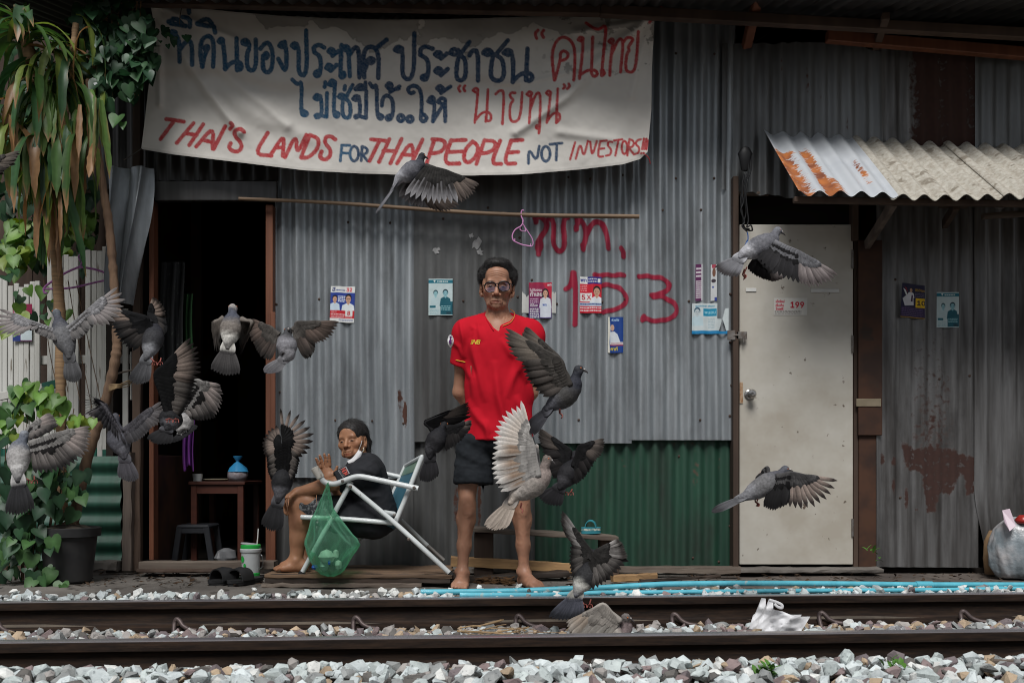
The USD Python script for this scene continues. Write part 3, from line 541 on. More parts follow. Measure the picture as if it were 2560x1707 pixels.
BLUE1 = Z2([[(275,185),(335,150),(390,210)],[(290,200),(420,222)],[(440,75),(445,110)],[(385,145),(455,160),(450,230)],[(300,265),(335,270),(330,300),(300,285)],[(330,285),(362,345),(365,520)],[(366,420),(415,350),(468,345),(470,545)],
 [(510,200),(600,150),(650,230),(515,205)],[(650,225),(662,275)],[(555,560),(532,420),(555,320),(620,300),(652,360),(645,560)],[(575,400),(600,385),(605,415),(578,420)],[(600,410),(570,470),(556,560)],
 [(692,350),(705,325),(730,335),(720,365),(692,350)],[(725,345),(742,480),(745,580)],[(840,325),(845,590)],[(745,580),(800,520),(870,520),(888,570),(858,590),(842,560)],
 [(888,355),(905,335),(935,345),(925,380),(890,365)],[(935,350),(952,400),(925,450),(930,590),(1005,590),(1000,335)],[(1040,410),(1095,345),(1145,420),(1135,605),(1060,605),(1060,470)],[(1062,480),(1085,440),(1105,465),(1085,495),(1062,480)],
 [(1198,385),(1215,358),(1240,375),(1225,402),(1198,385)],[(1240,352),(1258,440),(1255,620),(1188,495)],[(1303,385),(1320,362),(1345,380),(1330,410),(1303,385)],[(1340,370),(1362,430),(1355,630),(1430,630),(1420,260)],
 [(1490,440),(1480,395),(1530,375),(1572,402)],[(1490,440),(1545,480),(1540,630),(1502,640),(1490,610),(1538,588)],[(1608,432),(1625,408),(1652,425),(1640,455),(1608,432)],[(1640,470),(1690,430)],[(1590,570),(1605,540),(1640,560),(1625,590),(1590,570)],[(1625,595),(1672,548)],
 [(1715,380),(1705,630),(1715,655),(1742,640),(1735,612)],[(1730,408),(1750,385),(1772,402),(1755,430),(1730,408)],[(1772,400),(1785,640)],[(1788,455),(1830,390),(1862,420),(1865,650)],[(1905,650),(1893,480),(1920,400),(1985,390),(2028,460),(2022,655)],[(2005,405),(2092,335)],[(1905,600),(1935,520)],[(1935,505),(1965,485),(1990,508),(1965,535),(1938,515)]]) + \
 Z3([[(88,400),(110,370),(142,385),(130,420),(88,400)],[(142,385),(152,450),(145,630),(240,632),(242,270)],[(290,440),(290,392),(330,370),(390,392)],[(290,440),(358,480),(350,630),(310,640),(295,612),(348,598)],[(408,435),(430,415),(460,430),(440,462),(408,435)],[(455,470),(500,430)],[(408,568),(430,540),(462,560),(440,592),(408,568)],[(455,600),(508,552)],
 [(528,425),(550,390),(592,405),(575,445),(528,425)],[(590,400),(602,440),(582,500),(572,640),(650,642),(652,480),(608,440)],[(612,430),(682,335)],[(680,445),(705,400),(750,415),(748,645)],[(790,425),(812,395),(852,405),(838,448),(790,425)],[(850,410),(872,440),(852,520),(850,640),(955,648),(952,480),(890,440)],[(895,432),(985,325)],
 [(955,425),(975,398),(1012,410),(995,445),(955,425)],[(1012,410),(1030,500),(1025,655)],[(1142,388),(1130,640)],[(1025,650),(1085,590),(1155,580),(1188,615),(1155,655),(1128,622)]])
RED1 = Z3([[(1225,245),(1200,270),(1215,310)],[(1270,245),(1252,270),(1268,300)],[(1355,640),(1332,430),(1370,325),(1430,290),(1500,335),(1522,430),(1510,640)],[(1358,640),(1402,485),(1402,420),(1432,405),(1468,430),(1455,472),(1402,488)],[(1545,320),(1560,295),(1588,308),(1572,335),(1545,320)],[(1580,312),(1582,400),(1555,628)],[(1660,298),(1650,585)],[(1555,605),(1615,560),(1685,560),(1702,598),(1665,615),(1648,580)],
 [(1608,188),(1700,250),(1772,190),(1748,400),(1730,590),(1728,610),(1755,592),(1742,560)],[(1788,332),(1808,308),(1830,330),(1805,350),(1788,332)],[(1822,325),(1802,480),(1795,602)],[(1812,430),(1870,300),(1905,335),(1880,578)],[(1908,335),(1932,298),(1985,308),(1960,352),(1940,378),(1952,405),(1928,432),(1918,560),(1958,582),(1995,562),(2012,430),(2022,255)],[(2112,182),(2148,125)]])
BLUE2 = Z2([[(1305,668),(1350,712),(1388,680),(1375,950),(1412,975),(1434,945),(1388,925)],[(1488,820),(1508,790),(1535,808),(1518,838),(1488,820)],[(1538,805),(1552,880),(1548,965),(1505,990),(1498,955),(1590,978)],[(1595,778),(1590,975)],[(1580,690),(1575,730)],[(1608,710),(1632,668),(1662,690),(1640,722),(1608,705)],[(1662,685),(1655,800),(1650,960),(1680,985),(1698,950),(1655,938)],
 [(1692,810),(1710,788),(1738,802),(1722,832),(1692,810)],[(1742,800),(1722,860),(1725,985),(1790,988),(1790,865),(1755,830)],[(1755,812),(1808,712)],[(1745,720),(1740,752)],[(1812,828),(1835,800),(1860,812),(1845,845),(1812,828)],[(1858,810),(1872,880),(1868,965),(1832,992),(1828,962),(1920,988)],[(1922,765),(1920,985)],[(1830,745),(1878,702),(1915,750),(1830,748)],[(1915,690),(1916,755)],
 [(1952,700),(1980,742),(2012,700),(2010,970),(2042,1002),(2064,972),(2018,955)],[(2052,885),(2060,815),(2105,795),(2148,845),(2142,985),(2098,1010),(2088,975),(2140,962)],[(2092,718),(2112,692),(2138,712),(2118,738),(2092,718)],[(2122,760),(2195,742)]]) + \
 Z3([ell(135,942,22,24),ell(207,950,22,22),[(238,738),(212,748),(190,722),(205,690),(255,682),(298,725),(302,880),(290,955),(318,975),(348,935),(302,905)],[(352,808),(375,770),(402,785),(385,825),(352,808)],[(398,785),(402,880),(390,968)],[(390,968),(470,838)],[(432,805),(462,778),(495,800),(475,838),(432,812)],[(487,830),(488,968)],[(422,705),(445,682),(475,705),(452,732),(422,705)],[(455,742),(532,690)],[(20,685),(45,662),(68,688),(45,715),(20,685)],[(50,735),(125,690)]])
RED2 = Z3([[(605,685),(590,705),(605,730)],[(645,685),(630,705),(645,728)],[(708,722),(728,700),(752,715),(735,742),(708,722)],[(748,715),(738,850),(722,978)],[(828,715),(818,900),(810,970)],[(722,965),(785,890),(848,898),(855,955),(820,970),(810,932)],[(888,752),(920,720),(958,728),(942,988)],[(1045,742),(1008,738),(1000,772),(1035,798),(1002,830),(1000,955),(1040,978),(1085,940),(1100,738)],
 [(1135,752),(1158,728),(1182,745),(1160,772),(1135,752)],[(1172,740),(1155,982)],[(1165,870),(1212,735),(1248,750),(1238,985)],ell(1222,1012,13,13),[(1240,1000),(1232,1062)],[(1290,742),(1308,722),(1332,740),(1312,765),(1290,742)],[(1325,735),(1312,880),(1295,978)],[(1382,708),(1370,978)],[(1298,965),(1345,900),(1395,902),(1402,950),(1375,975)],[(1430,675),(1442,690),(1425,708)],[(1470,670),(1478,690),(1458,708)]])
RED3 = Z2([[(255,996),(400,1018)],[(322,1008),(205,1165)],[(482,1030),(342,1195)],[(562,1040),(445,1215)],[(410,1115),(508,1130)],[(505,1225),(648,1055),(640,1245)],[(570,1175),(642,1188)],[(745,1058),(650,1245)],[(790,1028),(812,1048),(785,1080)],[(905,1105),(875,1075),(822,1092),(825,1140),(885,1200),(875,1258),(820,1272),(772,1235),(792,1198)],
 [(1100,1112),(988,1290),(1132,1302)],[(1122,1300),(1240,1115),(1225,1305)],[(1172,1232),(1232,1236)],[(1245,1312),(1338,1118),(1342,1300),(1422,1128)],[(1452,1130),(1378,1315)],[(1452,1130),(1530,1160),(1518,1245),(1440,1320),(1378,1318)],[(1665,1168),(1622,1135),(1578,1150),(1578,1200),(1625,1250),(1620,1312),(1572,1340),(1532,1312),(1550,1265)],[(1962,1165),(2085,1178)],[(2035,1172),(1950,1345)]]) + \
 Z3([[(45,1108),(-38,1290)],[(142,1105),(52,1302)],[(-5,1200),(100,1205)],[(105,1302),(225,1108),(238,1302)],[(145,1230),(225,1236)],[(308,1110),(220,1302)],[(402,1112),(340,1302)],[(385,1110),(480,1115),(492,1165),(450,1215),(368,1222)],[(535,1115),(470,1305),(600,1302)],[(535,1120),(652,1115)],[(510,1212),(622,1206)],[(705,1128),(645,1190),(632,1270),(672,1302),(738,1245),(752,1160),(705,1128)],[(800,1115),(735,1308)],[(800,1120),(880,1122),(892,1168),(842,1215),(772,1222)],[(925,1120),(850,1305),(932,1305)],[(1012,1120),(950,1305),(1045,1302)],[(1012,1120),(1102,1115)],[(985,1215),(1070,1210)]])
BLUE3 = Z2([[(1718,1215),(1706,1345)],[(1718,1215),(1785,1215)],[(1712,1280),(1770,1280)],ell(1822,1285,36,62),[(1888,1225),(1880,1345)],[(1888,1225),(1932,1242),(1930,1280),(1888,1292),(1935,1348)]])
BLUE3 += Z3([[(1150,1300),(1150,1180),(1215,1290),(1235,1165)],ell(1287,1225,34,60),[(1320,1150),(1415,1140)],[(1375,1150),(1370,1275)]])
RED4 = Z3([[(1520,1135),(1480,1270)],[(1525,1265),(1562,1130),(1588,1260),(1622,1122)],[(1640,1130),(1655,1250),(1692,1125)],[(1720,1125),(1695,1250),(1742,1246)],[(1720,1125),(1772,1120)],[(1705,1187),(1752,1182)],[(1815,1132),(1788,1125),(1775,1158),(1810,1190),(1800,1235),(1765,1240)],[(1830,1120),(1895,1110)],[(1865,1115),(1840,1238)],ell(1912,1175,22,52),[(1952,1110),(1935,1238)],[(1952,1110),(1985,1120),(1985,1165),(1945,1176),(1988,1230)],[(2042,1110),(2008,1120),(2000,1152),(2030,1172),(2028,1215),(2000,1226)],[(2067,1105),(2052,1190)],[(2046,1218),(2045,1222)],[(2087,1105),(2070,1190)],[(2066,1218),(2065,1222)],[(2102,1120),(2086,1190)]])
BO, BS = (330, -10), 2.0
canvas = {k: Image.new('L', (int(1330 * BS), int(470 * BS)), 0) for k in ('b', 'r')}
jr = np.random.default_rng(3)
for key, sets in (('b', ((BLUE1, 11.0), (BLUE2, 9.7), (BLUE3, 6.7))), ('r', ((RED1, 7.4), (RED2, 6.5), (RED3, 9.6), (RED4, 5.2)))):
    d = ImageDraw.Draw(canvas[key])
    for st_, w in sets:
        for s in st_: stroke(d, s, w, 255, BS, BO, jr)
masks = {k: np.asarray(im.reduce(2), float) / 255 for k, im in canvas.items()}
def sample(img, x, y):
    x, y = np.clip(x, 0, img.shape[1] - 1.001), np.clip(y, 0, img.shape[0] - 1.001); i, j = y.astype(int), x.astype(int); fy, fx = y - i, x - j
    return img[i, j] * (1 - fy) * (1 - fx) + img[i + 1, j] * fy * (1 - fx) + img[i, j + 1] * (1 - fy) * fx + img[i + 1, j + 1] * fy * fx
TOP = np.array([(374, 3), (420, 10), (478, 19), (580, 30), (700, 40), (820, 46), (960, 50), (1100, 49), (1275, 44), (1400, 40), (1526, 35), (1637, 31)], float)
BOT = np.array([(353, 373), (430, 386), (580, 404), (760, 426), (900, 434), (1000, 437), (1180, 439), (1306, 436), (1450, 424), (1558, 411), (1600, 398), (1619, 380)], float)
def along(c, s):
    L = np.r_[0, np.cumsum(np.hypot(*np.diff(c, axis=0).T))]; L /= L[-1]
    return np.stack([np.interp(s, L, c[:, 0]), np.interp(s, L, c[:, 1])], -1)
nu, nv = 660, 226
u, t = np.meshgrid(np.linspace(0, 1, nu), np.linspace(0, 1, nv), indexing='ij')
a, b = along(TOP, u), along(BOT, u); pxy = a + (b - a) * t[..., None]
pxy[..., 0] += (np.interp(t, [0, .15, .35, .6, .8, 1], [0, 14, 17, 9, 5, 0]) * (1 - u) ** 6) + np.interp(t, [0, .4, .7, 1], [0, 0, 4, 0]) * u ** 8
px, py = pxy[..., 0], pxy[..., 1]
def segd(px, py, q):
    best = np.full(px.shape, 1e9)
    for (x0, y0), (x1, y1) in zip(q[:-1], q[1:]):
        dx, dy = x1 - x0, y1 - y0; k = np.clip(((px - x0) * dx + (py - y0) * dy) / (dx * dx + dy * dy), 0, 1)
        best = np.minimum(best, np.hypot(px - x0 - k * dx, py - y0 - k * dy))
    return best
folds = [([(384, 10), (440, 110), (520, 230), (600, 330)], .022, 13), ([(386, 8), (470, 95), (580, 200), (720, 310)], .016, 15), ([(378, 10), (398, 120), (400, 260)], .014, 8), ([(392, 12), (520, 70), (640, 120)], .012, 10), ([(520, 200), (640, 290), (800, 350)], .012, 22),
         ([(1634, 34), (1590, 80), (1500, 150), (1420, 240), (1290, 330)], .02, 14), ([(1634, 38), (1560, 62), (1440, 80)], .012, 9), ([(1630, 44), (1600, 140), (1580, 240)], .012, 10), ([(1632, 34), (1540, 110), (1380, 150)], .010, 10), ([(1616, 384), (1540, 350), (1400, 330)], .010, 12), ([(1240, 212), (1330, 205), (1430, 180)], .006, 5)]
dy = .018 * np.sin(px * .011 + py * .006 + .6) + .010 * np.sin(px * .023 - py * .013) + .02 * (meshkit.fbm(np.stack([px * .012, py * .012, 0 * px], -1), 4, 2) - .5) + .10 * (u - .5) ** 2
for q, am, wd in folds: dy -= 1.35 * am * np.exp(-(segd(px, py, q) / wd) ** 2)
YB = 5.33 + dy
XYZ = np.stack([(px - 1280) / FPX * YB, YB, CZ + (HY - py) / FPX * YB], -1)
cloth_c = np.array((.60, .575, .535)); n1 = meshkit.fbm(np.stack([px * .02, py * .02, 0 * px], -1), 5, 4)
top = smooth01(1.0 - (py - a[..., 1]) / (26 + 90 * meshkit.noise(np.stack([px * .012, 0 * px, 0 * px], -1), 8))); top *= smooth01((px - 560) / 150)
wet = meshkit.fbm(np.stack([px * .018, py * .018, 0 * px + 3], -1), 6, 12) + .55 * top - .28
w1 = smooth01((wet - .42) / .03); rim = np.exp(-((wet - .43) / .016) ** 2) * (top > .02)
col = cloth_c * (1 - .40 * w1 * (top > .02))[..., None] * (1 - .40 * rim)[..., None] * (.93 + .14 * n1)[..., None]
brown = np.exp(-((py - a[..., 1] - 165 - 12 * np.sin(px * .02)) / 16) ** 2) * .12 * (px < 1300); col = col * (1 - brown[..., None] * np.array((.5, .9, 1.2)))
dirt = smooth01((meshkit.fbm(np.stack([px * .05, py * .05, 0 * px + 9], -1), 5, 21) - .66) / .06) * smooth01((px - 1330) / 60) * smooth01((230 - py) / 80); col = col * (1 - .5 * dirt[..., None])
mb, mr_ = sample(masks['b'], px - BO[0], py - BO[1]), sample(masks['r'], px - BO[0], py - BO[1])
thin = 1 - .18 * meshkit.noise(np.stack([px * .35, py * .35, 0 * px], -1), 31)
shade_b = np.stack([.010 + 0 * px, .078 - .034 * (px > 880), .165 - .06 * (px > 880)], -1)
col = col * (1 - mb * thin)[..., None] + shade_b * (mb * thin)[..., None]
col = col * (1 - mr_ * thin)[..., None] + np.array((.40, .028, .035)) * (mr_ * thin)[..., None]
hem = ((t < .012) | (t > .985)); col = col * np.where(hem, .86, 1.0)[..., None]
m_cloth = pm('banner_cloth', (1, 1, 1), (.9, .9, .9), rough=.95, scale=300, detail=2, bump=.25, bscale=700, bdist=.001, attr='print', attrmix='only', spec=.1)
ban = thing('protest_banner', 'long white cloth banner with hand-painted blue and red writing under the eaves', 'banner')
put(ban, 'cloth', (XYZ.reshape(-1, 3), grid(nu, nv)), m_cloth, smooth=True, attrs={'print': col.reshape(-1, 3)})
m_cord = pm('red_cord', (.42, .03, .03), (.30, .02, .02), rough=.7); m_cordd = pm('grey_cord', (.06, .055, .05), (.10, .09, .08), rough=.8)
def cord(name, pts, r, m, parent=ban): put(parent, name, tube(smoothpath([P(x, y, d) for x, y, d in pts], 5), r, 6), m, smooth=True)
cord('tie_cord', [(1630, 36, 5.33), (1645, 22, 5.30), (1660, -12, 5.24)], .0035, m_cord)
for k in range(7): cord('tie_cord', [(1650, 16, 5.29), (1655 + 5 * math.cos(k * 1.7), 12 + 10 * math.sin(k * 2.1), 5.27), (1652 + 22 * math.cos(k * .9), 14 + 17 * math.sin(k * .9), 5.26 - .01 * k)], .002, m_cord)
cord('tie_cord', [(1612, 386, 5.36), (1622, 396, 5.36), (1626, 410, 5.37)], .0025, m_cord)
cord('tie_cord', [(376, 5, 5.34), (352, -6, 5.32), (330, -30, 5.30)], .0035, m_cord)
cord('tie_cord', [(448, 62, 5.29), (452, 30, 5.27), (462, -8, 5.22)], .003, m_cordd)
cord('tie_cord', [(354, 372, 5.35), (336, 384, 5.42), (310, 400, 5.5)], .003, m_cordd)

# ------------------------------------------------------------------ sprayed letters on the sheet
Z4 = lambda l: [[(1400 + x / 3.734, 480 + y / 3.734) for x, y in s] for s in l]
Z5 = lambda l: [[(1270 + x / 7.128, 500 + y / 7.128) for x, y in s] for s in l]
GR = [(Z5([[(500,320),(500,420)],[(480,330),(600,320),(690,400),(690,520),(620,620),(560,720)],[(540,740),(520,840),(545,930)],[(580,760),(590,850),(545,930)],[(740,330),(810,400),(815,560),(800,780),(860,890),(940,930),(1005,860),(1000,640),(980,480),(1010,330),(1060,330)],
 [(1230,340),(1240,440)],[(1250,330),(1330,400),(1385,530),(1395,640),(1340,860)],[(1330,820),(1340,890)],[(1395,640),(1470,470),(1570,390),(1650,400),(1720,520),(1770,700),(1785,880)],[(2010,870),(2050,930)],[(2055,940),(2055,1020)],[(1215,480),(1218,540)],[(545,940),(543,985)]]), 11.5),
 (Z4([[(120,750),(110,830),(90,890),(50,915)],[(130,760),(145,900),(140,1240)],[(320,780),(600,780)],[(330,800),(330,900)],[(330,890),(440,865),(540,890),(615,960),(620,1030),(570,1080),(490,1105),(400,1125)],[(735,790),(780,790),(920,800),(1010,840),(1020,900),(970,945),(850,965)],[(870,980),(960,980),(1050,1030),(1095,1100),(1060,1170),(960,1205),(860,1205),(770,1180)],[(780,1160),(770,1200)]]), 10.5)]
gim = Image.new('L', (1000, 700), 0); gd = ImageDraw.Draw(gim)
for st_, w in GR:
    for s in st_: stroke(gd, s, w, 255, 2.0, (1300, 520), jr)
from PIL import ImageFilter
gm = np.asarray(gim.filter(ImageFilter.GaussianBlur(3.4)), float) / 255
nu, nv = 400, 290
gx, gy = np.meshgrid(np.linspace(1312, 1712, nu), np.linspace(530, 818, nv), indexing='ij')
al = sample(gm, (gx - 1300) * 2, (gy - 520) * 2)
X = (gx - 1280) / FPX * W; Z = CZ + (HY - gy) / FPX * W
Y = np.where(gx < 1574, S3.y(X, Z), S3b.y(X, Z)) - .0035
f = grid(nu, nv); keep = al.reshape(-1)[f].max(1) > .03; f = f[keep]; used, inv = np.unique(f, return_inverse=True)
m_spray = mat('spray_paint', {'a': ('attribute', {'attribute': 'cover'}), 'g': ('texture_coordinate', {}), 'n': ('noise_texture', {'scale': 160, 'detail': 3}), 'ns': ('map_range', {'to_min': -.18, 'to_max': .18}), 's': ('math', {'math_type': 'add'}), 'r': ('map_range', {'from_min': .18, 'from_max': .75, 'to_max': .93, 'clamp': True}),
    'n2': ('noise_texture', {'scale': 7, 'detail': 4}), 'c': ('mix', {'color1': (.34, .008, .036), 'color2': (.21, .006, .03)}), 't': ('transparent_bsdf', {}), 'p': ('principled_bsdf', {'roughness': .6}), 'x': ('mix_closure', {})},
    [('g.object', 'n.vector'), ('g.object', 'n2.vector'), ('n2.fac', 'c.fac'), ('n.fac', 'ns.value'), ('a.fac', 's.value1'), ('ns.result', 's.value2'), ('s.value', 'r.value'), ('r.result', 'x.fac'), ('c.color', 'p.base_color'), ('t.BSDF', 'x.closure1'), ('p.BSDF', 'x.closure2')], surface='x.closure')
put(house, 'sprayed_lettering', (np.stack([X, Y, Z], -1).reshape(-1, 3)[used], inv.reshape(-1, 3)), m_spray, smooth=True, attrs={'cover': al.reshape(-1)[used]}, label='dark red sprayed Thai letters and the number 153')
# ------------------------------------------------------------------ soft modelling: signed distance fields and surface nets
def axis(lo, hi, step, fine=None, fstep=None):
    if fine is None: return np.arange(lo, hi + step, step)
    a, b = max(fine[0], lo), min(fine[1], hi)
    return np.unique(np.round(np.r_[np.arange(lo, a - step * .4, step), np.arange(a, b, fstep), np.arange(b, hi + step, step)], 6))
class Field:
    def __init__(s, xs, ys, zs): s.xs, s.ys, s.zs = xs, ys, zs; s.f = np.full((len(xs), len(ys), len(zs)), 9.0, np.float32)
    def region(s, lo, hi):
        i = [slice(max(0, np.searchsorted(a, l) - 1), np.searchsorted(a, h) + 1) for a, l, h in zip((s.xs, s.ys, s.zs), lo, hi)]
        X, Y, Z = np.meshgrid(s.xs[i[0]], s.ys[i[1]], s.zs[i[2]], indexing='ij'); return tuple(i), np.stack([X, Y, Z], -1)
    def put(s, d, i, k, op):
        a = s.f[i]
        if op == 'add': h = np.maximum(k - np.abs(a - d), 0) / k; s.f[i] = np.minimum(a, d) - h * h * k / 4
        elif op == 'sub': d = -d; h = np.maximum(k - np.abs(a - d), 0) / k; s.f[i] = np.maximum(a, d) + h * h * k / 4
    def cone(s, a, b, ra, rb, k=.02, op='add', T=None, flat=None):
        """Round cone a-b. flat: (axis, factor) squeezes it along an axis."""
        a, b = np.asarray(a, float), np.asarray(b, float)
        if T is not None: z = T[2] if len(T) > 2 else 1.0; a, b = T[0] @ a * z + T[1], T[0] @ b * z + T[1]; ra, rb, k = ra * z, rb * z, k * z
        r = max(ra, rb); pad = r + .03 + k; i, p = s.region(np.minimum(a, b) - pad, np.maximum(a, b) + pad)
        if p.size == 0: return
        ab = b - a; L2 = ab @ ab + 1e-12; t = np.clip(((p - a) @ ab) / L2, 0, 1); q = p - a - t[..., None] * ab
        if flat is not None: u = np.asarray(flat[0], float); u = T[0] @ u if T is not None else u; c = q @ u; q = q + (flat[1] - 1) * c[..., None] * u
        s.put(np.linalg.norm(q, axis=-1) - (ra + (rb - ra) * t), i, k, op)
    def chain(s, pts, rs, k=.02, op='add', T=None, flat=None):
        for a, b, ra, rb in zip(pts[:-1], pts[1:], rs[:-1], rs[1:]): s.cone(a, b, ra, rb, k, op, T, flat)
    def ell(s, c, r, k=.02, op='add', T=None, R=None):
        c, r = np.asarray(c, float), np.asarray(r, float); M = np.eye(3) if R is None else R
        if T is not None: z = T[2] if len(T) > 2 else 1.0; c = T[0] @ c * z + T[1]; M = T[0] @ M; r = r * z; k = k * z
        pad = r.max() + .03 + k; i, p = s.region(c - pad, c + pad)
        if p.size == 0: return
        q = (p - c) @ M; k0 = np.linalg.norm(q / r, axis=-1); k1 = np.linalg.norm(q / (r * r), axis=-1)
        s.put(np.where(k0 < 1e-4, -r.min(), k0 * (k0 - 1) / np.maximum(k1, 1e-9)), i, k, op)
    def cut(s, pt, n, k=.004):
        """Keeps what lies on the -n side of the plane."""
        X, Y, Z = np.meshgrid(s.xs, s.ys, s.zs, indexing='ij'); n = np.asarray(n, float) / np.linalg.norm(n)
        d = (X - pt[0]) * n[0] + (Y - pt[1]) * n[1] + (Z - pt[2]) * n[2]; h = np.maximum(k - np.abs(s.f - d), 0) / k; s.f = (np.maximum(s.f, d) + h * h * k / 4).astype(np.float32)
    def prism(s, poly, y1, k=.004):
        """Takes away the xz polygon's column in front of y1."""
        from shapely import Polygon, points, distance, contains_xy
        P2 = Polygon(poly); x0, z0, x1, z1 = P2.bounds; pad = .03
        i, p = s.region((x0 - pad, -99, z0 - pad), (x1 + pad, 99, z1 + pad)); xz = p[:, 0, :, :][..., [0, 2]]
        d = distance(points(xz), P2.exterior) * np.where(contains_xy(P2, xz[..., 0], xz[..., 1]), -1, 1); d = np.maximum(d[:, None, :] + 0 * p[..., 0], p[..., 1] - y1)
        s.put(d, i, k, 'sub')
    def mesh(s):
        """Surface nets."""
        f = s.f; sg = f < 0
        c = sum(sg[i:sg.shape[0] - 1 + i, j:sg.shape[1] - 1 + j, k:sg.shape[2] - 1 + k].astype(np.int8) for i in (0, 1) for j in (0, 1) for k in (0, 1))
        act = (c > 0) & (c < 8); idx = np.argwhere(act); num = np.full(act.shape, -1, np.int64); num[act] = np.arange(len(idx))
        acc, cnt = np.zeros((len(idx), 3)), np.zeros(len(idx)); G = (s.xs, s.ys, s.zs)
        for ax in range(3):
            o = [q for q in range(3) if q != ax]
            for da in (0, 1):
                for db in (0, 1):
                    A = idx.copy(); A[:, o[0]] += da; A[:, o[1]] += db; B = A.copy(); B[:, ax] += 1
                    fa, fb = f[tuple(A.T)], f[tuple(B.T)]; m = (fa < 0) != (fb < 0); t = np.where(m, fa / np.where(m, fa - fb, 1), 0)
                    p = np.stack([G[q][A[:, q]] for q in range(3)], 1).astype(float); p[:, ax] += t * (G[ax][B[:, ax]] - G[ax][A[:, ax]])
                    acc[m] += p[m]; cnt[m] += 1
        v = acc / cnt[:, None]; F = []
        for ax in range(3):
            o = [(ax + 1) % 3, (ax + 2) % 3]; sl = [slice(None)] * 3; sl[ax] = slice(0, -1); sh = [slice(None)] * 3; sh[ax] = slice(1, None)
            e = sg[tuple(sl)] != sg[tuple(sh)]; E = np.argwhere(e); E = E[(E[:, o[0]] > 0) & (E[:, o[1]] > 0) & (E[:, o[0]] < f.shape[o[0]] - 1) & (E[:, o[1]] < f.shape[o[1]] - 1)]
            if not len(E): continue
            q = []
            for da, db in ((1, 1), (0, 1), (0, 0), (1, 0)):
                C = E.copy(); C[:, o[0]] -= da; C[:, o[1]] -= db; q.append(num[tuple(C.T)])
            q = np.stack(q, 1); inside = sg[tuple(E.T)]; q[~inside] = q[~inside][:, ::-1]; F.append(q)
        F = np.vstack(F); F = F[(F >= 0).all(1)]
        return trimesh.Trimesh(v, tri(F), process=False)
def relax(m, n=4):
    trimesh.smoothing.filter_taubin(m, lamb=.5, nu=.52, iterations=n); return m
def rot(ax, deg): return trimesh.transformations.rotation_matrix(math.radians(deg), ax)[:3, :3]
from scipy.spatial import cKDTree
def drape(pts, target, lift=.002, view=(0, 0, CZ)):
    """Lays flat print onto the side of the target that faces view: pts are world points near it, moved along their own line of sight to the surface."""
    o = np.asarray(view, float); v, n = np.array(target.vertices), np.array(target.vertex_normals); d = v - o; fr = (n * d).sum(1) < 0
    v, d = v[fr], d[fr]; a = d[:, [0, 2]] / d[:, 1:2]; r = np.linalg.norm(d, axis=1); pts = np.asarray(pts, float); e = pts - o
    dist, j = cKDTree(a).query(e[:, [0, 2]] / e[:, 1:2], k=12)
    near = r[j].min(1, keepdims=True); w = np.where(r[j] < near + .03, 1 / (dist + 1e-5) ** 1.5, 0); R = (w * r[j]).sum(1) / w.sum(1)
    return o + e / np.linalg.norm(e, axis=1, keepdims=True) * (R - lift)[:, None]
def flat_poly(poly, n=1.5):
    """Triangulated picture-plane polygon (photo pixels), split to small triangles."""
    from shapely import Polygon
    g = poly if hasattr(poly, 'exterior') else Polygon(poly); v, f = trimesh.creation.triangulate_polygon(g.segmentize(n) if hasattr(g, 'segmentize') else g, engine='earcut')
    v, f = trimesh.remesh.subdivide_to_size(np.c_[v, np.zeros(len(v))], f, max_edge=n * 1.5)
    return v[:, :2], f
def print_on(parent, n, poly, Y, target, m, lift=.002, label=None):
    v, f = flat_poly(poly); return put(parent, n, (drape(Pn(v, Y), target, lift), f), m, smooth=True, label=label)

def crease(px, py, q, wd):
    """A fold that fades out towards both its ends."""
    q = np.asarray(q, float); best = np.full(np.shape(px), 1e9); tt = np.zeros(np.shape(px)); L = np.r_[0, np.cumsum(np.hypot(*np.diff(q, axis=0).T))]
    for k in range(len(q) - 1):
        d = q[k + 1] - q[k]; t = np.clip(((px - q[k, 0]) * d[0] + (py - q[k, 1]) * d[1]) / (d @ d), 0, 1); r = np.hypot(px - q[k, 0] - t * d[0], py - q[k, 1] - t * d[1]); m = r < best
        best = np.where(m, r, best); tt = np.where(m, (L[k] + t * (L[k + 1] - L[k])) / L[-1], tt)
    return np.exp(-(best / wd) ** 2) * np.sin(np.pi * np.clip(tt, 0, 1)) ** .8
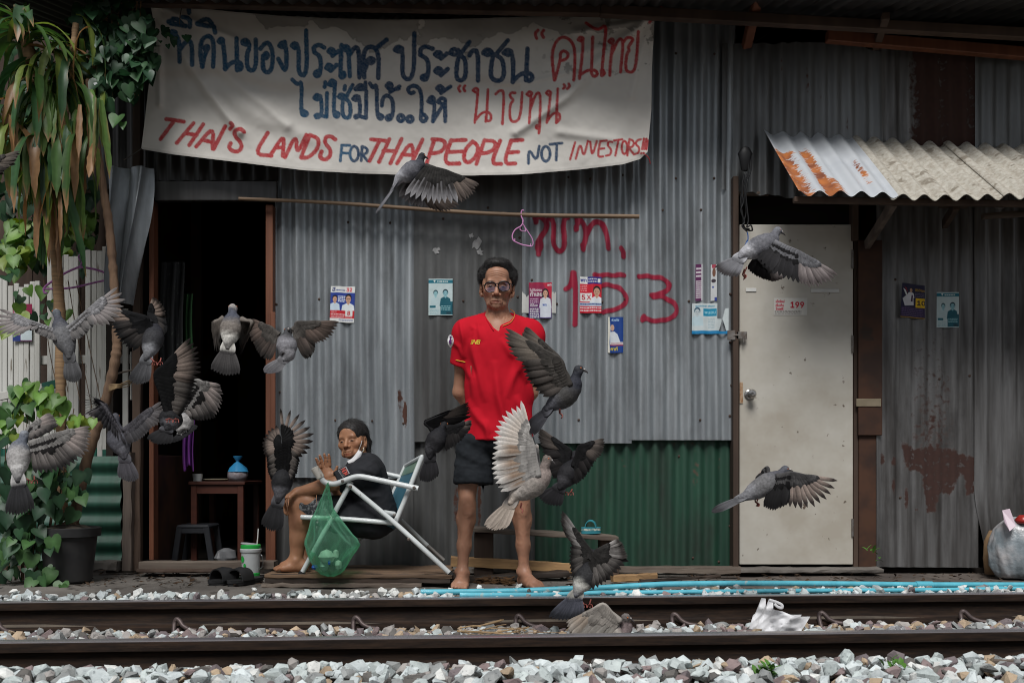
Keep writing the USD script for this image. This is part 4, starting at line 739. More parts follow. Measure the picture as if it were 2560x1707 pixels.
# ------------------------------------------------------------------ the standing man
def skin_mat(name, c1, c2): return pm(name, c1, c2, rough=.5, scale=14, detail=5, bump=.12, bscale=140, bdist=.002, attr='tone', attrmix='multiply', sub=.06, extra={'subsurface_radius': (.6, .25, .12), 'subsurface_scale': .01})
m_skin_m = skin_mat('skin_tan', (.36, .185, .118), (.29, .142, .088))
m_skin_w = skin_mat('skin_warm', (.33, .165, .092), (.27, .128, .07))
m_eye = pm('eye', (.45, .42, .38), rough=.25); m_iris = pm('iris', (.012, .008, .006), rough=.15)
m_hair = pm('black_hair', (.010, .009, .009), (.022, .020, .019), rough=.6, scale=120, stretch=(1, 1, .2), bump=.6, bscale=260, spec=.3)
m_strand = pm('hair_strand', (.012, .011, .011), rough=.4)
def head(F, T, k=.012, long=1.0, woman=False):
    e = lambda c, r, kk=k, op='add', R=None: F.ell((c[0], c[1], c[2] * long), r, kk, op, T, R)
    cn = lambda a, b, ra, rb, kk=k, op='add', flat=None: F.cone((a[0], a[1], a[2] * long), (b[0], b[1], b[2] * long), ra, rb, kk, op, T, flat)
    e((0, .022, .022), (.072, .094, .082)); e((0, -.020, -.045), (.059, .068, .080), .03)
    for s in (-1, 1):
        cn((s * .054, .012, -.062), (s * .034, -.052, -.108), .017, .015, .02); e((s * .046, -.048, -.045), (.022, .020, .017) if not woman else (.025, .024, .024), .02)
        cn((s * .034, -.052, -.108), (0, -.070, -.118), .015, .017, .015); e((s * .066, -.0, -.005), (.010, .04, .035), .02)
    cn((-.038, -.073, .000), (.038, -.073, .000), .0125, .0125, .014); e((0, -.045, .045), (.056, .045, .042), .03)
    for s in (-1, 1):
        F.ell((s * .032, -.094, -.022 * long), (.019, .013, .010), .012, 'sub', T)
        e((s * .031, -.0705, -.024), (.0165, .0125, .0105), .005)
        if not woman: F.cone((s * .019, -.092, -.066 * long), (s * .032, -.080, -.098 * long), .0016, .0016, .008, 'sub', T)
        cn((s * .020, -.080, -.033), (s * .042, -.070, -.036), .004, .004, .008)
    cn((0, -.080, -.008), (0, -.101, -.056), .0075, .0115, .010); e((0, -.104, -.061), (.0115, .010, .009), .008)
    for s in (-1, 1): e((s * (.0145 if woman else .0175), -.091, -.065), (.0088, .010, .0080), .006); F.ell((s * .007, -.101, -.0725 * long), (.004, .005, .003), .004, 'sub', T)
    e((0, -.078, -.090), (.030, .014, .020), .012)
    mw_ = .021 if woman else .029
    for s in (-1, 1): cn((s * mw_, -.080, -.0985), (0, -.091, -.0945), .0035, .0058, .007); cn((s * mw_ * .85, -.080, -.104), (0, -.0895, -.107), .0045, .0066, .007)
    
    for s in (-1, 1): F.cone((0, -.0955, -.1003 * long), (s * mw_, -.0845, -.1012 * long), .0018, .0016, .003, 'sub', T)
    e((0, -.077, -.124), (.017, .014, .012), .012)
    for s in (-1, 1):
        R = rot([0, 0, 1], s * 22); e((s * (.077 if woman else .084), .012, -.030), (.0085, .021, .034), .007, R=R); F.ell((s * (.086 if woman else .092), .002, -.026 * long), (.006, .010, .017), .005, 'sub', T); e((s * .077, .004, -.060), (.006, .010, .011), .006)
def face_tone(v, T, rs, brow=1.0, stub=0.0):
    q = (v - T[1]) @ T[0] / T[2]; g = lambda cx, cz, rx, rz, y=-.03: np.exp(-((q[:, 0] - cx) / rx) ** 2 - ((q[:, 2] - cz) / rz) ** 2) * (q[:, 1] < y)
    t = np.ones((len(v), 3)); lips = np.clip(g(0, -.101, .022, .0062, -.072) * 1.5, 0, 1)[:, None]; t *= 1 - lips * np.array((.18, .42, .38))
    br = np.clip(sum(g(s * .033, .000 + .002, .017, .0042) for s in (-1, 1)) * 1.5 * brow, 0, 1); nz = meshkit.noise(q * 900, 3); t *= (1 - .8 * br * (.5 + .5 * nz))[:, None]
    lid = np.clip(sum(g(s * .031, -.0185, .014, .0026) for s in (-1, 1)), 0, 1); t *= (1 - .45 * lid)[:, None]
    sl = np.clip(sum(g(s * .031, -.0245, .011, .0030, -.07) for s in (-1, 1)) * 1.3, 0, 1); t *= (1 - .88 * sl)[:, None]
    if stub: b = np.clip(g(0, -.115, .05, .035) + .8 * g(0, -.084, .026, .010), 0, 1) * (.55 + .45 * nz); t *= 1 - stub * b[:, None] * np.array((.9, .8, .7))
    warm = g(0, -.06, .016, .014) * .5 + .4 * sum(g(s * .045, -.05, .02, .02) for s in (-1, 1)); t *= 1 + warm[:, None] * np.array((.14, .0, -.04))
    return t
def face_parts(pth, T, long=1.0):
    pass
def hair_strands(parent, m, n, length, comb, seed, lift=.3, w=.0007, sel=None):
    rs = np.random.default_rng(seed); p, fi = trimesh.sample.sample_surface(m, n, seed=seed); nn = m.face_normals[fi]
    if sel is not None: k = sel(p); p, nn = p[k], nn[k]
    d = np.array([comb(x) for x in p]); d = d - nn * (d * nn).sum(1, keepdims=True) * 1.0; d /= np.linalg.norm(d, axis=1, keepdims=True) + 1e-9
    L = length * rs.uniform(.6, 1.3, (len(p), 1)); jit = rs.normal(0, .18, (len(p), 3)); pts = np.stack([p - nn * .002, p + (d + jit) * L * .4 + nn * lift * L * .35, p + (d + 1.3 * jit) * L + nn * lift * L * .5], 1)
    curves(parent, 'hair_strands', pts.reshape(-1, 3), np.full(len(p), 3), np.tile([w, w, w * .3], len(p)), m_strand, kind='stuff')

YM = 4.91
man = thing('person', 'man in a red short sleeved football shirt, dark shorts and glasses standing barefoot facing us', 'person', loc=(-.075, YM, 0))
MX = lambda px: (px - 1280) / FPX * YM
MZ = lambda py: CZ + (HY - py) / FPX * YM
TM = (rot([0, 1, 0], 2.0) @ rot([1, 0, 0], 3), np.array([MX(1243), YM - .005, 1.493]), .955)
F = Field(axis(-.36, .22, .0055, (-.165, .015), .0024), axis(YM - .19, YM + .24, .0055, (YM - .125, YM - .03), .0024), axis(-.012, 1.63, .0062, (1.35, 1.62), .0024))
head(F, TM, long=1.0)
nb = np.array([MX(1244), YM + .02, 1.30])
F.cone(TM[1] + [0, .022, -.075], nb, .046, .052, .025)
for s in (-1, 1): F.cone(TM[1] + [s * .042, .005, -.085], nb + [s * .012, -.048, -.005], .009, .010, .014); F.cone(nb + [s * .015, -.052, -.012], nb + [s * .13, -.02, .015], .011, .012, .02)
F.ell(nb + [0, -.05, -.038], (.012, .012, .008), .01, 'sub'); F.ell(TM[1] + [0, -.035, -.152], (.013, .014, .02), .02)
F.chain([nb + [0, 0, .02], nb + [0, 0, -.10]], [.055, .085], .05)
F.ell((MX(1244), YM + .01, 1.17), (.145, .095, .15), .04); F.ell((MX(1244), YM + .015, .98), (.128, .088, .16), .04); F.ell((MX(1240), YM + .02, .80), (.125, .09, .12), .04)
for s in (-1, 1): F.cone(nb + [s * .03, .01, .0], (MX(1245) + s * .155, YM + .01, 1.268), .036, .044, .04)
SHL, SHR = np.array([MX(1164), YM + .005, 1.265]), np.array([MX(1330), YM + .005, 1.262])
EL, ER = np.array([MX(1146), YM + .075, .965]), np.array([MX(1330), YM + .075, .965])
WL, WR = np.array([MX(1205), YM + .165, .80]), np.array([MX(1275), YM + .165, .80])
for S_, E_, W_ in ((SHL, EL, WL), (SHR, ER, WR)):
    F.chain([S_, S_ * .45 + E_ * .55, E_, E_ * .55 + W_ * .45, W_], [.046, .036, .031, .032, .023], .02)
    d = (W_ - E_) / np.linalg.norm(W_ - E_); c = W_ + d * .05; F.cone(W_, c, .022, .026, .015, flat=((0, 1, 0), 1.6)); sgn = np.sign(WR[0] - W_[0])
    for q in range(4):
        o = np.array([0, .004, .0]) + np.array([0, 0, .02 * (q - 1.5)]); b = c + d * .015 + o; F.chain([b, b + d * .035, b + d * .055 + [0, -.012, 0], b + d * .06 + [0, -.03, 0]], [.0085, .008, .0075, .0065], .006)
    F.chain([W_ + d * .02 + [0, 0, -.02], W_ + d * .05 + [0, -.015, -.036], W_ + d * .075 + [0, -.02, -.04]], [.011, .009, .0075], .008)
for (hx, kx, ax_), tx, ty_ in (((MX(1190), MX(1168), MX(1155)), -.012, -.17), ((MX(1297), MX(1304), MX(1310)), .075, -.145)):
    H, K, A = np.array([hx, YM + .02, .715]), np.array([kx, YM - .005, .435]), np.array([ax_, YM + .03, .075])
    F.chain([H, H * .5 + K * .5, K + [0, .01, .06]], [.070, .060, .045], .03); F.ell(K + [0, -.020, .0], (.031, .028, .042), .025); F.cone(K + [0, .012, .03], K + [0, .012, -.05], .041, .038, .03)
    F.chain([K + [0, .012, -.04], K * .72 + A * .28 + [0, .028, 0], K * .35 + A * .65 + [0, .014, 0], A], [.036, .043, .031, .0235], .03)
    F.cone(K + [0, -.012, -.06], A + [0, -.008, 0], .022, .017, .02); F.cone(K + [.008, -.02, -.07], K + [.004, -.024, -.04], .012, .012, .02)
    for s in (-1, 1): F.ell(A + [s * .026, .004, -.005 - .006 * s], (.012, .014, .014), .012)
    heel, fd = A + [0, .035, -.047], np.array([tx, ty_, 0.0]); F.ell(heel, (.028, .030, .026), .02); ball_ = A + fd * .68 + [0, 0, -.055]; side = np.array([-fd[1], fd[0], 0]) / np.linalg.norm(fd)
    F.cone(A + [0, -.01, -.01], ball_ + [0, 0, .010], .027, .018, .03); F.cone(heel, ball_, .024, .019, .02, flat=((0, 0, 1), 1.1)); F.cone(heel + side * .012, ball_ + side * .028, .02, .017, .02); F.cone(heel - side * .012, ball_ - side * .026, .02, .017, .02)
    inner = 1 if ax_ < -.1 else -1
    for q in range(5):
        o = side * (.034 - .0165 * q) * (-inner) * -1; L = [.052, .05, .045, .038, .028][q]; r = [.0115, .0085, .008, .0078, .0075][q]; b = ball_ + o + [0, 0, -.002]; u = fd / np.linalg.norm(fd); F.chain([b, b + u * L * .55 + [0, 0, .003], b + u * L + [0, 0, -.005]], [r * 1.15, r, r * 1.02], .006)
F.f = np.maximum(F.f, (0.001 - F.zs)[None, None, :])
mb_ = relax(F.mesh(), 3)
vm = np.array(mb_.vertices); tone = face_tone(vm, TM, None, brow=.9, stub=.42)
q = (vm - TM[1]) @ TM[0] / TM[2]
for z_, a_ in ((.042, .0011), (.030, .0012), (.020, .0009)): pass
# forehead lines and veins are relief
nrm = np.array(mb_.vertex_normals); fold = np.zeros(len(vm))
for z_ in (.047, .036, .026): fold -= .0016 * np.exp(-((q[:, 2] - z_ - .004 * np.cos(q[:, 0] * 60)) / .0026) ** 2) * (q[:, 1] < -.04) * np.exp(-(q[:, 0] / .04) ** 4)
vein = np.abs(meshkit.fbm(np.stack([vm[:, 0] * 26, vm[:, 1] * 26, vm[:, 2] * 13], -1), 2, 5) - .5); fold += .0013 * np.exp(-(vein / .022) ** 2) * (vm[:, 2] < .42) * (vm[:, 2] > .06)
wr = np.abs(meshkit.fbm(np.stack([vm[:, 0] * 45, vm[:, 1] * 45, vm[:, 2] * 14], -1), 2, 8) - .5); fold -= .0016 * np.exp(-(wr / .03) ** 2) * (vm[:, 2] > 1.26) * (vm[:, 2] < 1.40)
mb_.vertices = vm + nrm * fold[:, None]
low = smooth01((.30 - vm[:, 2]) / .2); tone *= 1 - .16 * low[:, None] * np.array((1, .9, .8)) * (meshkit.noise(vm * 22, 4) > .2)[:, None]
body = put(man, 'body', mb_, m_skin_m, smooth=True, attrs={'tone': tone})
for s in (-1, 1):
    c = TM[0] @ np.array([s * .031, -.0745, -.024]) * TM[2] + TM[1]; put(man, 'eye', ball(c, (.011, .0095, .006), 2), m_iris, smooth=True)
# hair
FH = Field(axis(-.20, .06, .003), axis(YM - .12, YM + .16, .0035), axis(1.43, 1.63, .003))
FH.ell((0, .030, .048), (.093, .106, .080), .01, 'add', TM); 
for s in (-1, 1): FH.ell((s * .081, .026, .036), (.019, .055, .044), .02, 'add', TM); FH.cone((s * .072, -.006, .03), (s * .070, -.006, -.012), .011, .006, .01, 'add', TM)
FH.ell((0, -.035, .098), (.066, .05, .026), .03, 'add', TM)
FH.ell((0, -.10, -.005), (.0655, .085, .084), .012, 'sub', TM); FH.ell((0, .0, -.10), (.12, .16, .075), .02, 'sub', TM)
mh = relax(FH.mesh(), 2); v = np.array(mh.vertices); mh.vertices = v + np.array(mh.vertex_normals) * (.0030 * (meshkit.fbm(np.stack([v[:, 0] * 160, v[:, 1] * 40, v[:, 2] * 40], -1), 3, 6) - .5))[:, None]
hp = put(man, 'hair', mh, m_hair, smooth=True)
hair_strands(hp, mh, 5200, .016, lambda p: np.array([np.sign(p[0] - TM[1][0]) * .35, .9, .45 if p[1] < YM - .02 else -.5]), 4, lift=.3, sel=lambda p: p[:, 2] > 1.45)
# glasses
m_frame = pm('spectacle_frame', (.012, .009, .010), rough=.25); m_gold = pm('brass_hinge', (.5, .4, .22), rough=.3, metal=1.0)
m_lens = mat('spectacle_lens', {'f': ('fresnel', {'IOR': 1.6}), 'fa': ('math', {'math_type': 'add', 'value2': .10, 'use_clamp': True}), 't': ('transparent_bsdf', {'color': (.80, .80, .86)}), 'g': ('glossy_bsdf', {'color': (.62, .60, .95), 'roughness': .05}), 'x': ('mix_closure', {})}, [('f.fac', 'fa.value1'), ('fa.value', 'x.fac'), ('t.BSDF', 'x.closure1'), ('g.BSDF', 'x.closure2')], surface='x.closure')
gl = thing('spectacles', 'black framed glasses worn by the man in red', 'glasses', loc=TM[1] + [0, -.1, 0])
GT = TM[0] @ rot([0, 1, 0], -5.5); gp = lambda x, y, z: GT @ np.array([x, y, z]) * TM[2] + TM[1]
for s in (-1, 1):
    rim = [(s * (.0345 + .0292 * np.sign(math.cos(a)) * abs(math.cos(a)) ** .78), -.1015 + .006 * abs(math.cos(a)) * (1 if math.cos(a) * s > 0 else 0) + .0, -.0250 + .0222 * np.sign(math.sin(a)) * abs(math.sin(a)) ** .86 - .004 * (math.sin(a) < 0) * abs(math.sin(a))) for a in np.linspace(0, 2 * math.pi, 41)]
    rim = [(x, y + .10 * max(0, abs(x) - .035), z) for x, y, z in rim]
    rw = np.array([gp(*r) for r in rim]); tz = np.array([r[2] for r in rim]); put(gl, 'rim', tube(rw, np.where(tz > -.018, .0038, .0024), 8, caps=False), m_frame, smooth=True)
    c = rw[:-1].mean(0) - GT @ np.array([0, .0008, 0]); lv = np.vstack([c, c + (rw[:-1] - c) * .5 - GT @ np.array([0, .0006, 0]), rw[:-1]]); n = 40
    lf = [(0, 1 + k, 1 + (k + 1) % n) for k in range(n)] + [x for k in range(n) for x in ((1 + k, 41 + k, 41 + (k + 1) % n), (1 + k, 41 + (k + 1) % n, 1 + (k + 1) % n))]
    put(gl, 'lens', (lv, np.array(lf)), m_lens, smooth=True)
    put(gl, 'temple', tube([gp(s * .0645, -.095, -.012), gp(s * .073, -.070, -.015), gp(s * .079, -.01, -.018), gp(s * .080, .015, -.024)], .0022, 6), m_frame, smooth=True)
    put(gl, 'hinge', ball(gp(s * .065, -.098, -.012), (.003, .002, .0016), 1), m_gold, smooth=True)
put(gl, 'bridge', tube(smoothpath([gp(-.0085, -.102, -.014), gp(0, -.1065, -.0115), gp(.0085, -.102, -.014)], 4), .0028, 8), m_frame, smooth=True)
# shirt
FS = Field(axis(-.38, .22, .005), axis(YM - .20, YM + .22, .005), axis(.66, 1.40, .0055))
FS.ell((MX(1244), YM + .005, 1.17), (.172, .115, .17), .04); FS.ell((MX(1246), YM + .012, 1.0), (.160, .112, .20), .05); FS.cone((MX(1246), YM + .018, .98), (MX(1247), YM + .02, .72), .15, .172, .05, flat=((0, 1, 0), 1.38))
for s in (-1, 1): FS.cone(nb + [s * .045, .012, .012], (MX(1245) + s * .162, YM + .008, 1.268), .046, .054, .05)
F2 = Field(FS.xs, FS.ys, FS.zs)
for S_, E_, sx in ((SHL, EL, -1), (SHR, ER, 1)):
    F3 = Field(FS.xs, FS.ys, FS.zs); dd = (E_ - S_) / np.linalg.norm(E_ - S_)
    F3.chain([S_ + [-sx * .03, 0, -.004], S_ + dd * .03 + [sx * .002, 0, 0], S_ + dd * .26 + [sx * .006, 0, 0]], [.055, .056, .060], .03, flat=((0, 1, 0), .92))
    F3.cut(S_ + dd * .178, dd + np.array([sx * .18, 0, 0])); F2.f = np.minimum(F2.f, F3.f)
h_ = np.maximum(.03 - np.abs(FS.f - F2.f), 0) / .03; FS.f = (np.minimum(FS.f, F2.f) - h_ * h_ * .03 / 4).astype(np.float32)
FS.cut((0, 0, .722), (0, 0, -1))
Zn = lambda l: [(MX(1160 + x / 7.84), MZ(630 + y / 7.84)) for x, y in l]
FS.prism(Zn([(405,1080),(400,1160),(432,1290),(500,1410),(580,1530),(690,1600),(720,1480),(900,1385),(965,1300),(985,1215),(960,1150),(880,1080),(640,900)]), YM + .005)
FS.ell(nb + [0, .012, .065], (.062, .066, .075), .01, 'sub')
ms = relax(FS.mesh(), 4); v = np.array(ms.vertices); n_ = np.array(ms.vertex_normals)
fr = np.zeros(len(v)); px_, py_ = 1280 + v[:, 0] / YM * FPX, HY - (v[:, 2] - CZ) / YM * FPX
for q, am, wd in [([(1178,850),(1200,930),(1215,1010)], .009, 9), ([(1238,905),(1246,990),(1262,1060),(1290,1100)], .012, 10), ([(1290,870),(1300,930),(1320,960)], .010, 8), ([(1320,840),(1300,900),(1278,960),(1268,1000)], .008, 9), ([(1195,800),(1205,860)], .006, 7), ([(1160,905),(1185,950),(1192,1020)], .008, 9), ([(1170,1000),(1200,1050),(1230,1085)], .008, 10), ([(1290,990),(1310,1040),(1325,1090)], .009, 9), ([(1325,960),(1335,1010),(1338,1080)], .008, 7), ([(1150,800),(1160,850),(1164,900)], .006, 5), ([(1128,850),(1150,870),(1160,900)], .005, 6), ([(1175,815),(1190,830),(1185,860)], .005, 6), ([(1252,850),(1275,890),(1300,905)], .006, 8), ([(1165,1040),(1172,1095)], .006, 6), ([(1215,1050),(1222,1105)], .005, 7)]:
    fr += 1.9 * am * crease(px_, py_, q, wd)
fr += .010 * (meshkit.fbm(np.stack([v[:, 0] * 14, v[:, 1] * 14, v[:, 2] * 6], -1), 3, 4) - .5)
ms.vertices = v + n_ * (fr * np.where(n_[:, 1] < .3, 1, .4))[:, None]
m_red = pm('red_jersey', (.46, .006, .018), (.40, .005, .015), rough=.85, scale=10, bump=.15, bscale=900, bdist=.0006, spec=.15)
m_yel = pm('yellow_print', (.62, .42, .03), (.55, .36, .03), rough=.6)
sh = put(man, 'shirt', ms, m_red, smooth=True)
m_trim = pm('orange_piping', (.55, .20, .05), rough=.7)
for l in ([(410,1150),(432,1290),(500,1412),(578,1535)], [(905,1120),(968,1165),(992,1212),(970,1300),(900,1388),(760,1450)]):
    pts = [P(1160 + x / 7.84, 630 + y / 7.84, YM - .1) for x, y in l]; pp = drape(smoothpath(pts, 8), ms, .0035); put(sh, 'collar_trim', tube(pp, .0024, 6), m_trim if l[0][0] > 500 else m_red, smooth=True)
pp = drape(smoothpath([P(1050 + x / 3.409, 620 + y / 3.409, YM - .06) for x, y in [(305, 955), (340, 962), (385, 972)]], 6), ms, .002); put(sh, 'sleeve_trim', tube(pp, .0022, 6), m_yel, smooth=True)
# emblem on the chest, and the round sleeve badge
zq = lambda l: [(1050 + x / 3.409, 620 + y / 3.409) for x, y in l]
from shapely.geometry import Polygon as SPoly, LineString as SLine
from shapely.ops import unary_union
nbm = unary_union([SLine(zq([(447,815),(462,782),(474,815),(490,780)])).buffer(1.1, cap_style=2), SLine(zq([(484,816),(497,783),(512,785),(508,798),(490,800),(508,802),(504,816),(484,816)])).buffer(1.1)] + [SLine(zq([(431 + 2 * k, 818 - 8 * k), (450 + 2 * k, 818 - 8 * k)])).buffer(.62, cap_style=2) for k in range(5)])
for g in getattr(nbm, 'geoms', [nbm]): print_on(sh, 'chest_emblem', g, YM - .1, ms, m_yel, .0025)
m_white = pm('white_print', (.72, .72, .72), rough=.6); m_purple = pm('purple_print', (.10, .02, .14), rough=.6)
ringp = lambda cx, cy, rx, ry: SPoly([(cx + rx * math.cos(t), cy + ry * math.sin(t)) for t in np.linspace(0, 2 * math.pi, 25)[:-1]])
print_on(sh, 'sleeve_badge', ringp(1126.5, 852, 7.6, 15.5), YM - .03, ms, m_white, .002)
print_on(sh, 'badge_emblem', unary_union([ringp(1126, 854, 3.6, 6.5), ringp(1126.6, 844, 2.6, 3.6), SPoly([(1124,838),(1126,842),(1128,837),(1129,843),(1124,843)])]).buffer(.01), YM - .03, ms, m_purple, .0035)
# shorts
FT = Field(axis(-.34, .16, .0055), axis(YM - .18, YM + .20, .0055), axis(.44, .80, .0055))
FT.ell((MX(1246), YM + .02, .74), (.152, .116, .10), .04)
for hx, bx in ((1186, 1181), (1292, 1297)): FT.cone((MX(hx), YM + .018, .70), (MX(bx), YM + .005, .46), .092, .102, .035, flat=((0, 1, 0), 1.12))
FT.cut((MX(1180), YM, .506), (-.03, -.12, -1)); FT.cut((0, 0, .77), (0, 0, 1))
mt = relax(FT.mesh(), 3); v = np.array(mt.vertices); n_ = np.array(mt.vertex_normals)
mt.vertices = v + n_ * (.014 * (meshkit.fbm(np.stack([v[:, 0] * 16, v[:, 1] * 12, v[:, 2] * 24], -1), 3, 14) - .5) + .003 * np.sin(v[:, 2] * 70 + v[:, 0] * 30) * (v[:, 2] > .6))[:, None]
m_short = pm('grey_shorts', (.020, .023, .027), (.013, .015, .018), rough=.85, scale=20, bump=.3, bscale=500, spec=.12)
put(man, 'shorts', mt, m_short, smooth=True)
# ------------------------------------------------------------------ the seated woman
YW = 5.17
woman = thing('person', 'woman in a dark grey shirt seated sideways in the folding chair, one palm raised', 'person', loc=(-.72, YW, 0))
TW = (rot([0, 0, 1], -15) @ rot([0, 1, 0], -7) @ rot([1, 0, 0], -3), P(881, 1096, YW - .02), .88)
hc = TW[1]
F = Field(axis(-1.30, -.58, .0052, (hc[0] - .115, hc[0] + .09), .0024), axis(4.86, 5.45, .0052, (hc[1] - .12, hc[1] + .02), .0026), axis(.045, .87, .0052, (hc[2] - .15, hc[2] + .06), .0024))
head(F, TW, long=.86, woman=True)
nkb = P(913, 1162, YW + .01)
F.cone(hc + [.02, .02, -.06], nkb, .043, .05, .03)
F.ell(P(908, 1200, YW), (.10, .145, .11), .04); F.ell(P(925, 1250, YW), (.105, .14, .10), .04); F.ell(P(938, 1288, YW), (.11, .15, .085), .04)
# legs
for hipx, y0, yk, kx, kz, ax_, az, tx, foot in ((935, 5.06, 5.03, 745, 1257, 742, 1398, 682, 1), (935, 5.28, 5.27, 762, 1260, 770, 1398, 700, 2)):
    H, K, A = P(hipx, 1300, y0), P(kx, kz, yk), P(ax_, az, yk + .01)
    F.chain([H, H * .5 + K * .5, K + [.05, 0, .0], K], [.078, .066, .052, .046], .03); F.ell(K + [-.012, 0, -.008], (.041, .040, .046), .025)
    F.chain([K + [.004, 0, -.03], K * .7 + A * .3 + [.022, 0, 0], K * .38 + A * .62 + [.010, 0, 0], A], [.044, .054, .038, .030], .03); F.cone(K + [-.022, 0, -.06], A + [-.012, 0, .02], .024, .018, .02)
    F.ell(A + [0, -.028, -.004], (.013, .011, .013), .012)
    zt = .073; heel = np.array([A[0] + .030, A[1], zt + .018]); bl = np.array([P(tx, 1400, yk)[0] + .055, A[1] - .012, zt + .010])
    F.ell(heel, (.030, .028, .026), .02); F.cone(A + [-.012, 0, -.015], bl + [0, 0, .012], .032, .020, .03); F.cone(heel, bl, .024, .020, .02); F.cone(heel, bl + [.005, -.030, 0], .020, .016, .02); F.cone(heel, bl + [.0, .028, 0], .02, .018, .02)
    for q in range(5):
        bb = bl + np.array([0, .034 - .0165 * q, -.002]); L = [.05, .046, .042, .036, .028][q] ; r = [.011, .0082, .008, .0076, .0072][q]; F.chain([bb, bb + [-L * .55, 0, .004], bb + [-L, 0, -.006]], [r * 1.15, r, r], .006)
SN, EN, WN, HN = P(916, 1180, 5.03), P(838, 1208, 4.985), P(744, 1230, 5.0), P(722, 1246, 5.0)
F.chain([nkb + [0, -.06, -.02], SN], [.05, .055], .04)
F.chain([SN, SN * .4 + EN * .6, EN, EN * .6 + WN * .4, WN], [.050, .040, .035, .036, .024], .007)
d = (HN - WN) / np.linalg.norm(HN - WN)
F.cone(WN, HN, .024, .026, .015, flat=((0, 0, 1), 1.1))
for k_ in range(4):
    b = HN + np.array([-.006 + .002 * k_, -.030 + .019 * k_, -.004]); F.chain([b, b + [-.018, 0, -.028], b + [-.014, 0, -.055], b + [-.004, 0, -.076 + .006 * abs(k_ - 1)]], [.0095, .009, .0082, .007], .006)
F.chain([WN + [-.01, -.026, -.005], WN + [-.03, -.045, -.025], WN + [-.038, -.046, -.05]], [.012, .010, .008], .008)
SF, EF, WF = P(900, 1186, 5.30), P(878, 1262, 5.22), P(826, 1207, 5.10)
F.chain([SF, EF, EF * .5 + WF * .5, WF], [.045, .036, .033, .0235], .02)
# the raised hand: palm towards the viewer, fingers up
cP = P(817, 1181, 5.09); upv = P(808, 1145, 5.085) - P(822, 1200, 5.095); upv /= np.linalg.norm(upv); sd = np.cross(upv, [0, 1, 0]); sd /= np.linalg.norm(sd); sd *= np.sign(sd[0]); fw = np.array([0, -1.0, 0])
F.cone(WF, cP - upv * .028, .0225, .022, .015); F.ell(cP - upv * .003, (.033, .0125, .040), .014, R=np.stack([sd, -fw, upv], 1))
F.ell(cP - upv * .022 + sd * .014 + fw * .008, (.014, .010, .020), .012, R=np.stack([sd, -fw, upv], 1))
for k_, (o, L) in enumerate(((-.027, .050), (-.010, .060), (.008, .062), (.025, .054))):
    b = cP + upv * .032 + sd * o; u_ = upv + sd * (.10 * (k_ - 1.3)) ; u_ /= np.linalg.norm(u_); F.chain([b, b + u_ * L * .5 + fw * .002, b + u_ * L * .78 + fw * .006, b + u_ * L + fw * .011], [.0085, .0080, .0072, .0062], .004)
b = cP - upv * .020 + sd * .026; F.chain([b, b + sd * .020 + upv * .012 + fw * .006, b + sd * .034 + upv * .036 + fw * .008], [.0125, .010, .0075], .008)
F.f = np.maximum(F.f, (.0635 - F.zs)[None, None, :])
mw = relax(F.mesh(), 3); v = np.array(mw.vertices); tone = face_tone(v, TW, None, brow=.55)
q = (v - hc) @ TW[0] / TW[2]; n_ = np.array(mw.vertex_normals); fo = np.zeros(len(v))
mw.vertices = v + n_ * fo[:, None]
put(woman, 'body', mw, m_skin_w, smooth=True, attrs={'tone': tone})
for s in (-1, 1): put(woman, 'eye', ball(TW[0] @ np.array([s * .031, -.0765, -.0215]) * TW[2] + hc, (.008, .008, .0038), 2), m_iris, smooth=True)
FH = Field(axis(hc[0] - .12, hc[0] + .15, .003), axis(hc[1] - .11, hc[1] + .16, .003), axis(hc[2] - .17, hc[2] + .115, .003))
FH.ell((0, .020, .030), (.087, .115, .088), .01, 'add', TW); FH.ell((.0, .07, -.05), (.062, .05, .085), .03, 'add', TW); FH.cone((.066, .016, .02), (.070, .05, -.10), .022, .016, .02, 'add', TW); FH.cone((.05, .09, -.02), (.045, .075, -.13), .03, .014, .02, 'add', TW)
FH.ell((0, -.105, -.020), (.058, .090, .070), .012, 'sub', TW); FH.ell((0.0, -.06, -.075), (.10, .085, .07), .015, 'sub', TW); FH.ell((.086, -.002, -.036), (.022, .032, .042), .01, 'sub', TW)
mh = relax(FH.mesh(), 2); v = np.array(mh.vertices); mh.vertices = v + np.array(mh.vertex_normals) * (.0040 * (meshkit.fbm(np.stack([v[:, 0] * 90, v[:, 1] * 90, v[:, 2] * 30], -1), 3, 9) - .5))[:, None]
hw = put(woman, 'hair', mh, m_hair, smooth=True)
hair_strands(hw, mh, 2200, .022, lambda p: np.array([.7, .5, -.75]), 8, lift=.05)
put(woman, 'hair_clip', ball(TW[0] @ np.array([.050, -.035, .083]) * TW[2] + hc, .0028, 1), m_chrome, smooth=True)
